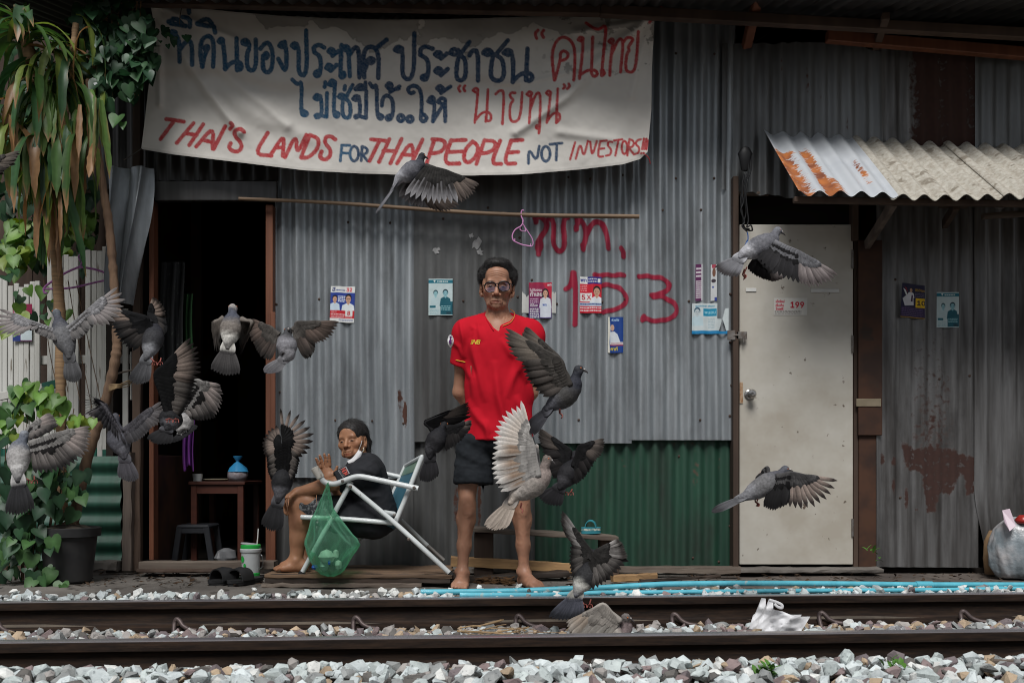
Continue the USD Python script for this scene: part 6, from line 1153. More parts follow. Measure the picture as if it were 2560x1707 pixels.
# blue water pipes along the pavement edge
m_pvc = pm('blue_pvc', (.10, .42, .52), (.075, .34, .43), rough=.35, scale=14, coat=.2, spots=((.30, .40, .40), 20, .66))
zr = lambda l: [(1280 + x / 1.8375, 1400 + y / 1.8375) for x, y in l]
def pipe(lab, pts, r, coup):
    t = thing('water_pipe', lab, 'pipe', loc=P(*pts[len(pts) // 2])); w = np.array([P(*p) for p in pts]); put(t, 'pipe', tube(smoothpath(w, 8), r, 14), m_pvc, smooth=True)
    for x, L in coup:
        sp = smoothpath(w, 30); i = np.argmin(np.abs(1280 + sp[:, 0] / sp[:, 1] * FPX - x)); d = sp[min(i + 3, len(sp) - 1)] - sp[i]; d /= np.linalg.norm(d); a = sp[i]
        put(t, 'coupling', tube([a - d * L, a - d * L * .98, a + d * L * .98, a + d * L], [r * 1.02, r * 1.28, r * 1.28, r * 1.02], 16), m_pvc, smooth=40)
z1 = zr([(-420, 146), (0, 141), (270, 130), (420, 125), (700, 110), (1000, 106), (1400, 107), (1860, 112), (2352, 113), (2700, 116)])
Yp = [4.545, 4.60, 4.625, 4.64, 4.67, 4.70, 4.745, 4.80, 4.86, 4.90]
pipe('upper blue plastic water pipe running along the pavement edge', [(x, y, d) for (x, y), d in zip(z1, Yp)], .0135, [(1280 + 1885 / 1.8375, .042)])
z2_ = zr([(-240, 158), (150, 157), (420, 148), (600, 147), (1000, 143), (1400, 139), (1800, 137), (2150, 133), (2352, 129), (2700, 128)])
Yq = [4.50, 4.55, 4.58, 4.60, 4.64, 4.675, 4.715, 4.75, 4.775, 4.81]
pipe('lower blue plastic water pipe lying against the ballast', [(x, y, d) for (x, y), d in zip(z2_, Yq)], .0105, [(1280 + 2215 / 1.8375, .042)])

# rotten timber and offcuts behind the man
def offcut(n, lab, a, b, w, h, m, sd, rough=.0016): 
    solo(n, lab, 'timber', beam(a, b, w, h, .004, rough=rough, seg=12, seed=sd), m, smooth=30)
offcut('timber_offcut', 'long brown board leaning low behind the bare legs', P(1128, 1402, 5.30), P(1440, 1420, 5.22), .03, .052, m_fresh, 61)
offcut('timber_offcut', 'dark flat board lying on the ground behind the bare feet', P(1140, 1450, 5.12), P(1420, 1432, 5.18), .10, .03, m_wet, 62)
offcut('timber_offcut', 'grey board lying along the foot of the green wall', P(1540, 1424, 5.40), P(1850, 1426, 5.36), .06, .03, m_greywood, 63)
offcut('timber_offcut', 'short broken board on the ground below the turquoise sandal', P(1530, 1446, 5.08), P(1640, 1440, 5.12), .05, .035, m_fresh, 64)
offcut('timber_offcut', 'thin dark stick lying by the door sill', P(1600, 1452, 5.05), P(1800, 1440, 5.10), .03, .016, m_wet, 65)
rs = np.random.default_rng(21); vv = []
for k in range(240):
    c = P(rs.uniform(1195, 1282), 1448, 5.06) + [0, rs.uniform(-.06, .10), 0]; c[2] = .004 + .03 * rs.random() ** 2; L = rs.uniform(.01, .07); a = rs.normal(0, .5); d = np.array([math.cos(a), math.sin(a), rs.normal(0, .15)]) * L / 2
    vv.append(beam(c - d, c + d, rs.uniform(.002, .008), rs.uniform(.001, .005), 0))
put('/World', 'rotted_splinters', cat(vv), pm('rotted_wood', (.20, .10, .035), (.08, .04, .018), rough=.9, scale=30, isl=.5), kind='stuff', label='heap of rotted orange wood splinters between the bare feet')
# litter: leaves and twigs on the ground (too small to count)
vv = []
for k in range(420):
    left = rs.random() < .5; x = rs.uniform(-2.6, -1.2) if left else rs.uniform(-.1, 2.6); y = rs.uniform(4.85, 5.5); L = rs.uniform(.008, .03); c = np.array([x, y, .006 + .006 * rs.random()]); a = rs.uniform(0, 6.28); d = np.array([math.cos(a), math.sin(a), rs.normal(0, .2)]) * L; s = np.array([-d[1], d[0], rs.normal(0, .008)]) * rs.uniform(.2, .45)
    vv.append(trimesh.Trimesh([c - d, c - s + [0, 0, .002], c + d, c + s + [0, 0, .003]], [(0, 1, 2), (0, 2, 3)], process=False))
put('/World', 'leaf_litter', cat(vv), pm('dry_leaf_litter', (.14, .075, .035), (.07, .045, .028), rough=.9, scale=40, isl=.6), kind='stuff')

# green bag of rubbish hung on the chair arm
m_gfilm = mat('green_film', {'g': ('texture_coordinate', {}), 'n': ('noise_texture', {'scale': 26, 'detail': 5}), 'b': ('bump', {'strength': .4, 'distance': .012}), 't': ('transparent_bsdf', {'color': (.66, .92, .77)}), 'p': ('principled_bsdf', {'base_color': (.24, .58, .40), 'roughness': .14}), 'tl': ('translucent_bsdf', {'color': (.10, .50, .26)}), 'm': ('mix_closure', {'fac': .35}), 'x': ('mix_closure', {}), 'lw': ('layer_weight', {'blend': .45}), 'r': ('map_range', {'to_min': .12, 'to_max': .8, 'clamp': True})},
    [('g.object', 'n.vector'), ('n.fac', 'b.height'), ('b.normal', 'p.normal'), ('p.BSDF', 'm.closure1'), ('tl.BSDF', 'm.closure2'), ('b.normal', 'lw.normal'), ('lw.facing', 'r.value'), ('r.result', 'x.fac'), ('t.BSDF', 'x.closure1'), ('m.closure', 'x.closure2')], surface='x.closure')
gb = thing('carrier_bag', 'thin green plastic bag of rubbish hanging from the white chair armrest', 'bag', loc=P(823, 1320, 4.87))
YG = 4.875
prof = [(640, 690, 692), (700, 665, 705), (760, 640, 715), (850, 600, 735), (930, 560, 790), (1010, 535, 850), (1090, 508, 925), (1130, 504, 945), (1170, 515, 920), (1220, 535, 885), (1280, 560, 850), (1330, 590, 820), (1360, 630, 790), (1376, 690, 740)]
nth = 44; rows = []
for y, xl, xr in prof:
    row = []
    for t in np.linspace(0, 2 * math.pi, nth, endpoint=False):
        cx, rx = (xl + xr) / 2, (xr - xl) / 2; w = 1 + .10 * math.sin(3 * t + y * .012) + .07 * math.sin(7 * t - y * .02) + .05 * math.sin(13 * t + y * .05)
        px, py = zc([(cx + rx * math.cos(t) * (w if abs(math.cos(t)) < .9 else 1), y + 6 * math.sin(5 * t))])[0]; row.append(P(px, py, YG + min(.085, rx / 3.137 / FPX * YG * .75) * math.sin(t) * w))
    rows.append(row)
rw = np.array(rows); f = []
for i in range(len(prof) - 1):
    for j in range(nth): f.append((i * nth + j, i * nth + (j + 1) % nth, (i + 1) * nth + (j + 1) % nth, (i + 1) * nth + j))
v = np.vstack([rw.reshape(-1, 3), rw[-1].mean(0)]); f = np.vstack([tri(np.array(f)), [((len(prof) - 1) * nth + j, (len(prof) - 1) * nth + (j + 1) % nth, len(v) - 1) for j in range(nth)]])
gm_ = trimesh.Trimesh(v, f, process=False); gm_ = gm_.subdivide(); v = np.array(gm_.vertices); gm_ = trimesh.Trimesh(v + np.array(gm_.vertex_normals) * (.010 * (meshkit.fbm(np.stack([v[:, 0] * 60, v[:, 1] * 60, v[:, 2] * 18], -1), 4, 3) - .5))[:, None], gm_.faces, process=False)
put(gb, 'film', gm_, m_gfilm, smooth=True)
for l in ([(690, 700), (672, 660), (690, 632), (702, 650), (700, 720)], [(700, 780), (690, 740), (706, 690), (712, 640), (694, 630), (684, 660)]):
    p_ = smoothpath([P(*q, YG + .03 * k - .05 * (k > 2)) for k, q in enumerate(zc(l))], 5); put(gb, 'handle', tube(p_, .0045, 6, ell=.35), m_gfilm, smooth=True)
def wad(x, y, Y, r, m, sd, n, lab=None): put(gb, n, lumpy([(0, -r), (.7 * r, -.7 * r), (r, 0), (.7 * r, .7 * r), (0, r)], P(*zc([(x, y)])[0], Y), sd, .9), m, smooth=25, label=lab)
m_paper = pm('white_paper_waste', (.62, .63, .58), (.48, .50, .46), rough=.8, scale=40); m_bl = pm('blue_wrapper', (.02, .12, .42), rough=.35)
wad(680, 1225, YG, .036, m_paper, 4, 'paper_waste'); wad(752, 1205, YG + .01, .022, m_paper, 16, 'paper_waste'); wad(660, 1300, YG + .01, .026, pm('clear_waste', (.40, .46, .44), rough=.3), 8, 'wrapper'); wad(770, 1290, YG, .024, m_paper, 21, 'paper_waste')
wad(584, 1308, YG - .02, .013, m_bl, 9, 'wrapper', 'blue wrapper'); wad(700, 1272, YG - .055, .012, m_bl, 10, 'wrapper', 'blue wrapper')

# white film bag lying across the rail
m_film = mat('white_film', {'g': ('texture_coordinate', {}), 'n': ('noise_texture', {'scale': 22, 'detail': 5}), 'b': ('bump', {'strength': .5, 'distance': .008}), 'p': ('principled_bsdf', {'base_color': (.78, .78, .80), 'roughness': .4}), 'tl': ('translucent_bsdf', {'color': (.6, .6, .63)}), 'm': ('mix_closure', {'fac': .3})}, [('g.object', 'n.vector'), ('n.fac', 'b.height'), ('b.normal', 'p.normal'), ('p.BSDF', 'm.closure1'), ('tl.BSDF', 'm.closure2')], surface='m.closure')
wb = thing('carrier_bag', 'crumpled white plastic bag lying on the stones between the rails', 'bag', loc=P(1960, 1570, 4.05))
out = zr([(1120, 325), (1140, 260), (1150, 252), (1180, 178), (1200, 182), (1200, 225), (1245, 235), (1300, 258), (1370, 258), (1345, 300), (1325, 330), (1230, 335)])
v, f = flat_poly(SPoly(out), 6); Yv = 4.05 + .07 * (meshkit.fbm(np.stack([v[:, 0] * .022, v[:, 1] * .022, 0 * v[:, 0]], -1), 3, 6) - .5) * 2 + .010 * np.abs(np.sin(v[:, 0] * .05 + v[:, 1] * .06)); vv = Pn(v, Yv); back = vv + [0, .12, -.01]; back[:, 2] = np.minimum(back[:, 2], vv[:, 2])
put(wb, 'film', (np.vstack([vv, back]), np.vstack([f, f[:, ::-1] + len(vv)])), m_film, smooth=True)
hl = zr([(1182, 182), (1215, 192), (1240, 205), (1240, 218), (1222, 214), (1205, 200)]); put(wb, 'handle', tube(smoothpath([P(*p, 4.03) for p in hl], 5), .006, 6, ell=.3), m_film, smooth=True)
# clear bag of rubbish and paper sack at the right wall
rb = thing('rubbish_bag', 'cloudy plastic rubbish bag against the iron wall at the right edge', 'bag', loc=P(2530, 1430, 5.4))
m_cloud = mat('cloudy_film', {'g': ('texture_coordinate', {}), 'n': ('noise_texture', {'scale': 14, 'detail': 6}), 'n2': ('noise_texture', {'scale': 7, 'detail': 5}), 'r': ('rgb_ramp', {'ramp': [(.3, (.07, .09, .10)), (.45, (.20, .23, .25)), (.58, (.34, .34, .35)), (.75, (.46, .42, .40))]}), 'b': ('bump', {'strength': .7, 'distance': .02}), 'p': ('principled_bsdf', {'roughness': .28})}, [('g.object', 'n.vector'), ('g.object', 'n2.vector'), ('n2.fac', 'r.fac'), ('r.color', 'p.base_color'), ('n.fac', 'b.height'), ('b.normal', 'p.normal')])
sr = 5.33 / FPX; cB = P(2553, 1434, 5.33); cB[2] = .004
bagm = lumpy([(0, 0), (62 * sr, 0), (74 * sr, 30 * sr), (78 * sr, 75 * sr), (66 * sr, 118 * sr), (44 * sr, 142 * sr), (22 * sr, 150 * sr), (0, 148 * sr)], cB, 6, .16, 40, .7); bagm = bagm.subdivide(); v = np.array(bagm.vertices); put(rb, 'film', trimesh.Trimesh(v + np.array(bagm.vertex_normals) * (.016 * (meshkit.fbm(v * 24, 4, 8) - .5))[:, None], bagm.faces, process=False), m_cloud, smooth=True)
fp = np.array([P(x, y, 5.33 + d) for x, y, d in ((2505, 1276, -.05), (2524, 1272, -.05), (2540, 1315, -.12), (2524, 1328, -.125), (2511, 1306, -.1))]); put(rb, 'knot', solid(fp, np.array([(0, 1, 2), (0, 2, 3), (0, 3, 4)]), .004), pm('pinkish_film', (.42, .33, .38), rough=.35))
put(rb, 'red_content', lumpy([(0, 0), (.035, 0), (.045, .02), (.02, .045), (0, .045)], P(2558, 1308, 5.27), 5, .2), pm('red_wrapper', (.28, .02, .015), rough=.3), smooth=True)
ps = thing('paper_sack', 'brown paper sack half hidden behind the cloudy rubbish bag', 'sack', loc=P(2478, 1425, 5.45))
cS = P(2488, 1420, 5.47); cS[2] = .004; put(ps, 'sack', lumpy([(0, 0), (26 * sr, 0), (30 * sr, 40 * sr), (27 * sr, 85 * sr), (14 * sr, 112 * sr), (0, 112 * sr)], cS, 9, .14, 30, .8), pm('kraft_paper', (.26, .165, .085), (.18, .11, .06), rough=.8, scale=14, bump=.4, bscale=40), smooth=True)

# dry stalks, weeds and shards among the ballast
m_straw = pm('dry_stalk', (.34, .24, .13), (.20, .13, .07), rough=.85)
dl = thing('dry_stalks', 'bundle of dry brown stalks lying between the rails', 'dead plant', loc=P(1200, 1570, 4.0))
for k in range(26):
    a = P(rs.uniform(1130, 1300), rs.uniform(1566, 1592), rs.uniform(3.8, 4.15)); ang = rs.normal(-.15, .25); L = rs.uniform(.06, .22); q = a + np.array([math.cos(ang) * L, rs.normal(0, .03), -math.sin(ang) * .3 * L + rs.normal(0, .01)]); mid_ = (a + q) / 2 + rs.normal(0, .01, 3); put(dl, 'stalk', tube(smoothpath([a, mid_, q], 3), rs.uniform(.001, .0032), 5), m_straw, smooth=True)
put(dl, 'stalk', tube(smoothpath([P(1180, 1566, 4.1), P(1215, 1560, 4.1), P(1260, 1548, 4.12)], 5), [.003] * 5 + [.005] * 5 + [.001], 6), m_straw, smooth=True)
m_weed = pm('weed_leaf', (.10, .24, .03), (.06, .17, .025), rough=.6, scale=30, isl=.3)
def leafblade(L, wd, curl=.3, n=6, fold=.25):
    t = np.linspace(0, 1, n); w = wd * np.sin(np.pi * np.clip(t * .92 + .04, 0, 1)) ** .8; x = L * t; z = -curl * L * t ** 2
    v = []
    for k in range(n): v += [(x[k], -w[k] / 2, z[k] + fold * w[k] / 2), (x[k], 0, z[k]), (x[k], w[k] / 2, z[k] + fold * w[k] / 2)]
    f = []
    for k in range(n - 1):
        for j in range(2): f.append((k * 3 + j, (k + 1) * 3 + j, (k + 1) * 3 + j + 1, k * 3 + j + 1))
    return np.array(v), tri(np.array(f))
def weed(px, py, Y, n, L, lab):
    t = thing('weed', lab, 'plant', loc=P(px, py, Y))
    for k in range(n):
        v, f = leafblade(L * rs.uniform(.6, 1.1), L * rs.uniform(.28, .4), rs.uniform(0, .5)); R = trimesh.transformations.euler_matrix(0, -rs.uniform(.1, 1.2), rs.uniform(0, 6.28))[:3, :3]; b = P(px + rs.normal(0, 14), py + rs.uniform(-26, 8), Y + rs.normal(0, .02))
        put(t, 'leaf', (v @ R.T + b, f), m_weed, smooth=True)
weed(1925, 1690, 2.95, 34, .04, 'light green weed growing through the front ballast near the middle'); weed(2240, 1682, 2.95, 22, .038, 'pale green weed in the front ballast towards the right corner'); weed(2180, 1395, 5.30, 8, .05, 'small weed at the foot of the brown boards by the white door')
m_tc = pm('terracotta', (.48, .19, .085), (.38, .14, .06), rough=.8, scale=14, bump=.3)
sh_ = lathe([(.085, -.05), (.105, 0), (.10, .04), (.092, .04), (.096, 0), (.078, -.05)], 40); v = np.array(sh_.vertices); a = np.arctan2(v[:, 1], v[:, 0]); fk = (np.abs(a[sh_.faces] + 1.57) < .62).all(1); shm = trimesh.Trimesh(v, sh_.faces[fk], process=False); shm.apply_transform(trimesh.transformations.euler_matrix(1.1, .15, 0)); shm.apply_translation(P(2535, 1690, 2.98) + [0, .03, -.06]); solo('terracotta_shard', 'curved orange terracotta shard on the ballast at the lower right corner', 'shard', shm, m_tc, smooth=40)
solo('timber_offcut', 'thin pale stick on the ballast at the lower right', 'timber', beam(P(2465, 1652, 3.2), P(2640, 1655, 3.2), .02, .014, .003), m_greywood)
wr = thing('food_wrapper', 'red and white food wrapper on the stones between the rails', 'litter', loc=P(2240, 1572, 3.95))
v, f = flat_poly(zr([(1712, 318), (1740, 300), (1800, 302), (1812, 318), (1770, 326)]), 4); put(wr, 'wrapper', (Pn(v, 3.95 + .03 * np.sin(v[:, 0] * .2)), f), m_film); v, f = flat_poly(zr([(1716, 320), (1770, 327), (1812, 319), (1810, 325), (1770, 333), (1722, 327)]), 4); put(wr, 'red_edge', (Pn(v, 3.94), f), pm('red_litter', (.38, .02, .03), rough=.4))
# ------------------------------------------------------------------ the pigeons
m_feather = mat('feather', {'a': ('attribute', {'attribute': 'tint'}), 'g': ('texture_coordinate', {}), 'n': ('noise_texture', {'scale': 160, 'detail': 4}), 'r': ('map_range', {'to_min': .70, 'to_max': 1.3}), 'm': ('mix', {'mix_type': 'multiply', 'fac': 1.0}), 'b': ('bump', {'strength': .3, 'distance': .001}),
    'p': ('principled_bsdf', {'roughness': .75, 'specular_ior_level': .12}), 'tl': ('translucent_bsdf', {}), 'x': ('mix_closure', {'fac': .22})},
    [('g.object', 'n.vector'), ('n.fac', 'r.value'), ('a.color', 'm.color1'), ('r.result', 'm.color2'), ('m.color', 'p.base_color'), ('m.color', 'tl.color'), ('n.fac', 'b.height'), ('b.normal', 'p.normal'), ('p.BSDF', 'x.closure1'), ('tl.BSDF', 'x.closure2')], surface='x.closure')
m_plume = pm('plumage', (.75, .75, .75), (1.2, 1.2, 1.2), rough=.7, scale=110, detail=5, bump=.7, bscale=150, bdist=.003, attr='tint', attrmix='only', spec=.12)
m_beak = pm('beak', (.05, .045, .045), rough=.45); m_cere = pm('cere', (.55, .52, .5), rough=.7); m_birdeye = pm('bird_eye', (.35, .10, .03), rough=.15); m_bfoot = pm('pigeon_foot', (.27, .075, .06), (.19, .05, .04), rough=.6)
A = np.array
PAL = {  # body: head, neck, back, rump; wing coverts; primaries base, tip; secondaries base, tip; tail base, band; under-coverts
 'grey':   [(.10,.11,.125),(.06,.062,.075),(.12,.12,.125),(.10,.10,.105),(.26,.255,.265),(.30,.27,.265),(.16,.145,.14),(.24,.225,.22),(.13,.125,.125),(.11,.11,.115),(.05,.05,.052)],
 'dark':   [(.045,.045,.052),(.035,.035,.045),(.05,.05,.055),(.22,.225,.24),(.022,.022,.024),(.55,.42,.35),(.045,.036,.032),(.08,.07,.066),(.018,.018,.019),(.14,.14,.15),(.075,.075,.08)],
 'brownwhite': [(.30,.28,.265),(.06,.065,.085),(.17,.15,.135),(.70,.68,.63),(.20,.175,.155),(.22,.19,.17),(.08,.07,.065),(.16,.14,.125),(.06,.055,.05),(.08,.075,.075),(.035,.033,.034)],
 'brown':  [(.07,.07,.075),(.06,.06,.065),(.24,.235,.255),(.25,.245,.26),(.12,.108,.098),(.17,.125,.105),(.075,.058,.05),(.13,.10,.088),(.04,.035,.032),(.24,.235,.25),(.17,.165,.18)],
 'black':  [(.03,.03,.034),(.025,.025,.03),(.03,.03,.033),(.10,.10,.11),(.016,.016,.017),(.52,.41,.35),(.035,.028,.026),(.25,.22,.20),(.014,.013,.013),(.045,.044,.048),(.022,.022,.024)],
 'slate':  [(.085,.085,.10),(.06,.06,.072),(.09,.09,.105),(.12,.12,.135),(.105,.10,.112),(.14,.13,.135),(.10,.09,.09),(.12,.115,.125),(.07,.066,.07),(.105,.10,.115),(.075,.072,.08)],
 'silver': [(.18,.19,.21),(.11,.12,.145),(.30,.29,.285),(.55,.54,.53),(.25,.24,.23),(.33,.28,.26),(.13,.115,.11),(.20,.18,.17),(.028,.026,.026),(.035,.035,.038),(.018,.018,.019)],
 'sooty':  [(.030,.030,.034),(.028,.028,.033),(.034,.033,.037),(.05,.049,.054),(.026,.025,.027),(.20,.165,.145),(.07,.06,.055),(.045,.04,.04),(.022,.02,.021),(.05,.048,.054),(.03,.029,.032)],
 'dusky':  [(.035,.036,.042),(.06,.062,.075),(.15,.15,.17),(.32,.32,.345),(.055,.052,.05),(.22,.175,.15),(.12,.098,.088),(.06,.055,.055),(.42,.41,.43),(.30,.30,.33),(.20,.20,.22)],
 'umber':  [(.055,.057,.065),(.04,.042,.055),(.085,.082,.08),(.10,.10,.115),(.105,.095,.086),(.25,.21,.175),(.105,.09,.078),(.18,.155,.14),(.045,.038,.034),(.06,.06,.07),(.024,.023,.026)],
 'white':  [(.16,.135,.12),(.22,.18,.165),(.24,.215,.195),(.34,.31,.285),(.42,.40,.38),(.70,.62,.55),(.82,.79,.75),(.40,.29,.215),(.80,.77,.73),(.46,.39,.33),(.40,.34,.29)],
 'pied':   [(.035,.035,.04),(.03,.03,.034),(.04,.04,.042),(.52,.51,.47),(.05,.047,.045),(.52,.49,.47),(.06,.052,.048),(.18,.165,.155),(.03,.027,.026),(.13,.135,.17),(.035,.037,.045)],
 'cream':  [(.13,.115,.11),(.16,.125,.125),(.34,.31,.28),(.45,.42,.38),(.40,.365,.33),(.40,.33,.27),(.46,.41,.36),(.48,.45,.41),(.40,.36,.32),(.4,.36,.32),(.3,.27,.24)],
 'chequer':[(.16,.165,.185),(.115,.115,.13),(.13,.13,.145),(.46,.46,.49),(.20,.20,.215),(.31,.27,.265),(.125,.105,.105),(.048,.046,.05),(.03,.029,.031),(.24,.24,.26),(.055,.05,.052)],
 'blue':   [(.085,.09,.105),(.08,.08,.092),(.13,.128,.132),(.22,.22,.235),(.085,.082,.083),(.34,.27,.235),(.05,.042,.04),(.03,.029,.03),(.016,.015,.016),(.13,.13,.14),(.045,.044,.048)],
}
def feather(b, t, wd, n, c0, c1, bow=.06, lead=0, rs=rng):
    n = n / (np.linalg.norm(n) + 1e-9); d = t - b; L = np.linalg.norm(d) + 1e-9; d = d / L; s = np.cross(n, d); s /= np.linalg.norm(s) + 1e-9
    k = 8; x = np.linspace(0, 1, k); w = wd * np.interp(x, [0, .12, .5, .8, .93, 1], [.30, .62, 1.0, .95, .66, .10]); v = []; c = []
    for i in range(k):
        p = b + d * L * x[i] - n * bow * L * x[i] ** 2 + s * bow * .8 * L * lead * x[i] ** 2
        for j, o in enumerate((-.5, -.08, .5) if lead >= 0 else (-.5, .08, .5)):
            v.append(p + s * w[i] * o + n * (.10 * w[i] if j == 1 else 0))
            m = smooth01((x[i] - .58) / .30); m = max(m, .72) if (lead != 0 and j == (2 if lead < 0 else 0)) else m; e = .75 if (j == (2 if lead < 0 else 0)) and lead != 0 else 1.0
            c.append((A(c0) * (1 - m) + A(c1) * m) * (e if j != 1 else .62))
    f = [(i * 3 + j, (i + 1) * 3 + j, (i + 1) * 3 + j + 1, i * 3 + j + 1) for i in range(k - 1) for j in range(2)]
    return np.array(v), tri(np.array(f)), np.array(c)
def join(fs):
    v, f, c, o = [], [], [], 0
    for a, b, d in fs: v.append(a); f.append(b + o); c.append(d); o += len(a)
    return np.vstack(v), np.vstack(f), np.vstack(c)
def wing(par, pts, pal, rs, size=1.0, np_=10, ns_=10, bars=False):
    S_, W_, T_, Q_, R_ = pts; n = np.cross(T_ - S_, R_ - S_); n /= np.linalg.norm(n) + 1e-9
    view = A([0, 0, CZ]) - S_; n *= np.sign(n @ view) or 1; hand = W_ + (T_ - W_) * .34
    side = np.sign(np.cross(T_ - S_, R_ - S_) @ n) or 1
    fl = []
    a, b = T_ - W_, Q_ - W_; la, lb = np.linalg.norm(a), np.linalg.norm(b); om = math.acos(np.clip(a @ b / (la * lb + 1e-9), -1, 1))
    for k in range(np_):
        t = k / (np_ - .5); g = (math.sin((1 - t) * om) * a / la + math.sin(t * om) * b / lb) / max(math.sin(om), 1e-3) if om > .02 else a / la
        g /= np.linalg.norm(g); tip = W_ + g * (la * (1 - t) ** .85 + lb * (1 - (1 - t) ** .85)) * (1 + rs.normal(0, .012)) ; base = W_ + (hand - W_) * (1 - t) ** 1.1
        fl.append((base, tip, .0225 * size * (.78 + .25 * t)))
    for k in range(ns_):
        t = (k + .35) / ns_; base = W_ + (S_ - W_) * t * .95; tip = Q_ + (R_ - Q_) * t + (Q_ + R_ - W_ - S_) * .5 * .16 * math.sin(math.pi * t) * (1 + rs.normal(0, .05)); fl.append((base, tip, .027 * size))
    fe = []
    for k, (bs, tp, wd) in enumerate(fl):
        prim = k < np_; c0, c1 = (pal[5], pal[6]) if prim else (pal[7], pal[8]); v = rs.uniform(.85, 1.15); tp = tp + n * rs.normal(0, .003)
        fe.append(feather(bs + n * (.00018 * k), tp + n * (.0004 * k), wd, n, A(c0) * v, A(c1) * v, .05 + rs.normal(0, .02), -side * (.6 if prim else .3), rs))
    cov = []
    for sgn in (1, -1):
        for row, (fr, lift) in enumerate(((.50, .0058), (.37, .0078), (.25, .0098), (.14, .0114))):
            for k, (bs, tp, wd) in enumerate(fl):
                d = tp - bs; L = np.linalg.norm(d); m = fr * (1 if k >= np_ else .8) * (1 + rs.normal(0, .06)); v = rs.uniform(.72, 1.25) if row < 3 else rs.uniform(.85, 1.2)
                cc = A(pal[4]) * v; cc = A(pal[8]) * .8 if bars and k >= np_ and row in (0, 2) else cc; ce = cc * (1.25 if row % 2 else .6); b0 = bs - d / L * .004
                cov.append(feather(b0 + sgn * n * lift, bs + d * m + sgn * n * (.0046 + .0009 * row), min(wd * 1.12, .030) * (1 - .06 * row), n * sgn, cc, ce, .03, 0, rs))
    arm = tube(smoothpath([S_, S_ * .5 + W_ * .5, W_, hand, W_ + (T_ - W_) * .55], 5), np.interp(np.linspace(0, 1, 21), [0, .25, .5, .75, 1], [.016, .010, .0085, .006, .002]) * size, 8); cov.append((np.array(arm.vertices), arm.faces, np.tile(A(pal[4]) * .95, (len(arm.vertices), 1))))
    v, f, c = join(cov); w = put(par, 'wing', (v, f), m_feather, smooth=True, attrs={'tint': c})
    for v, f, c in fe: put(w, 'feather', (v, f), m_feather, smooth=True, attrs={'tint': c})
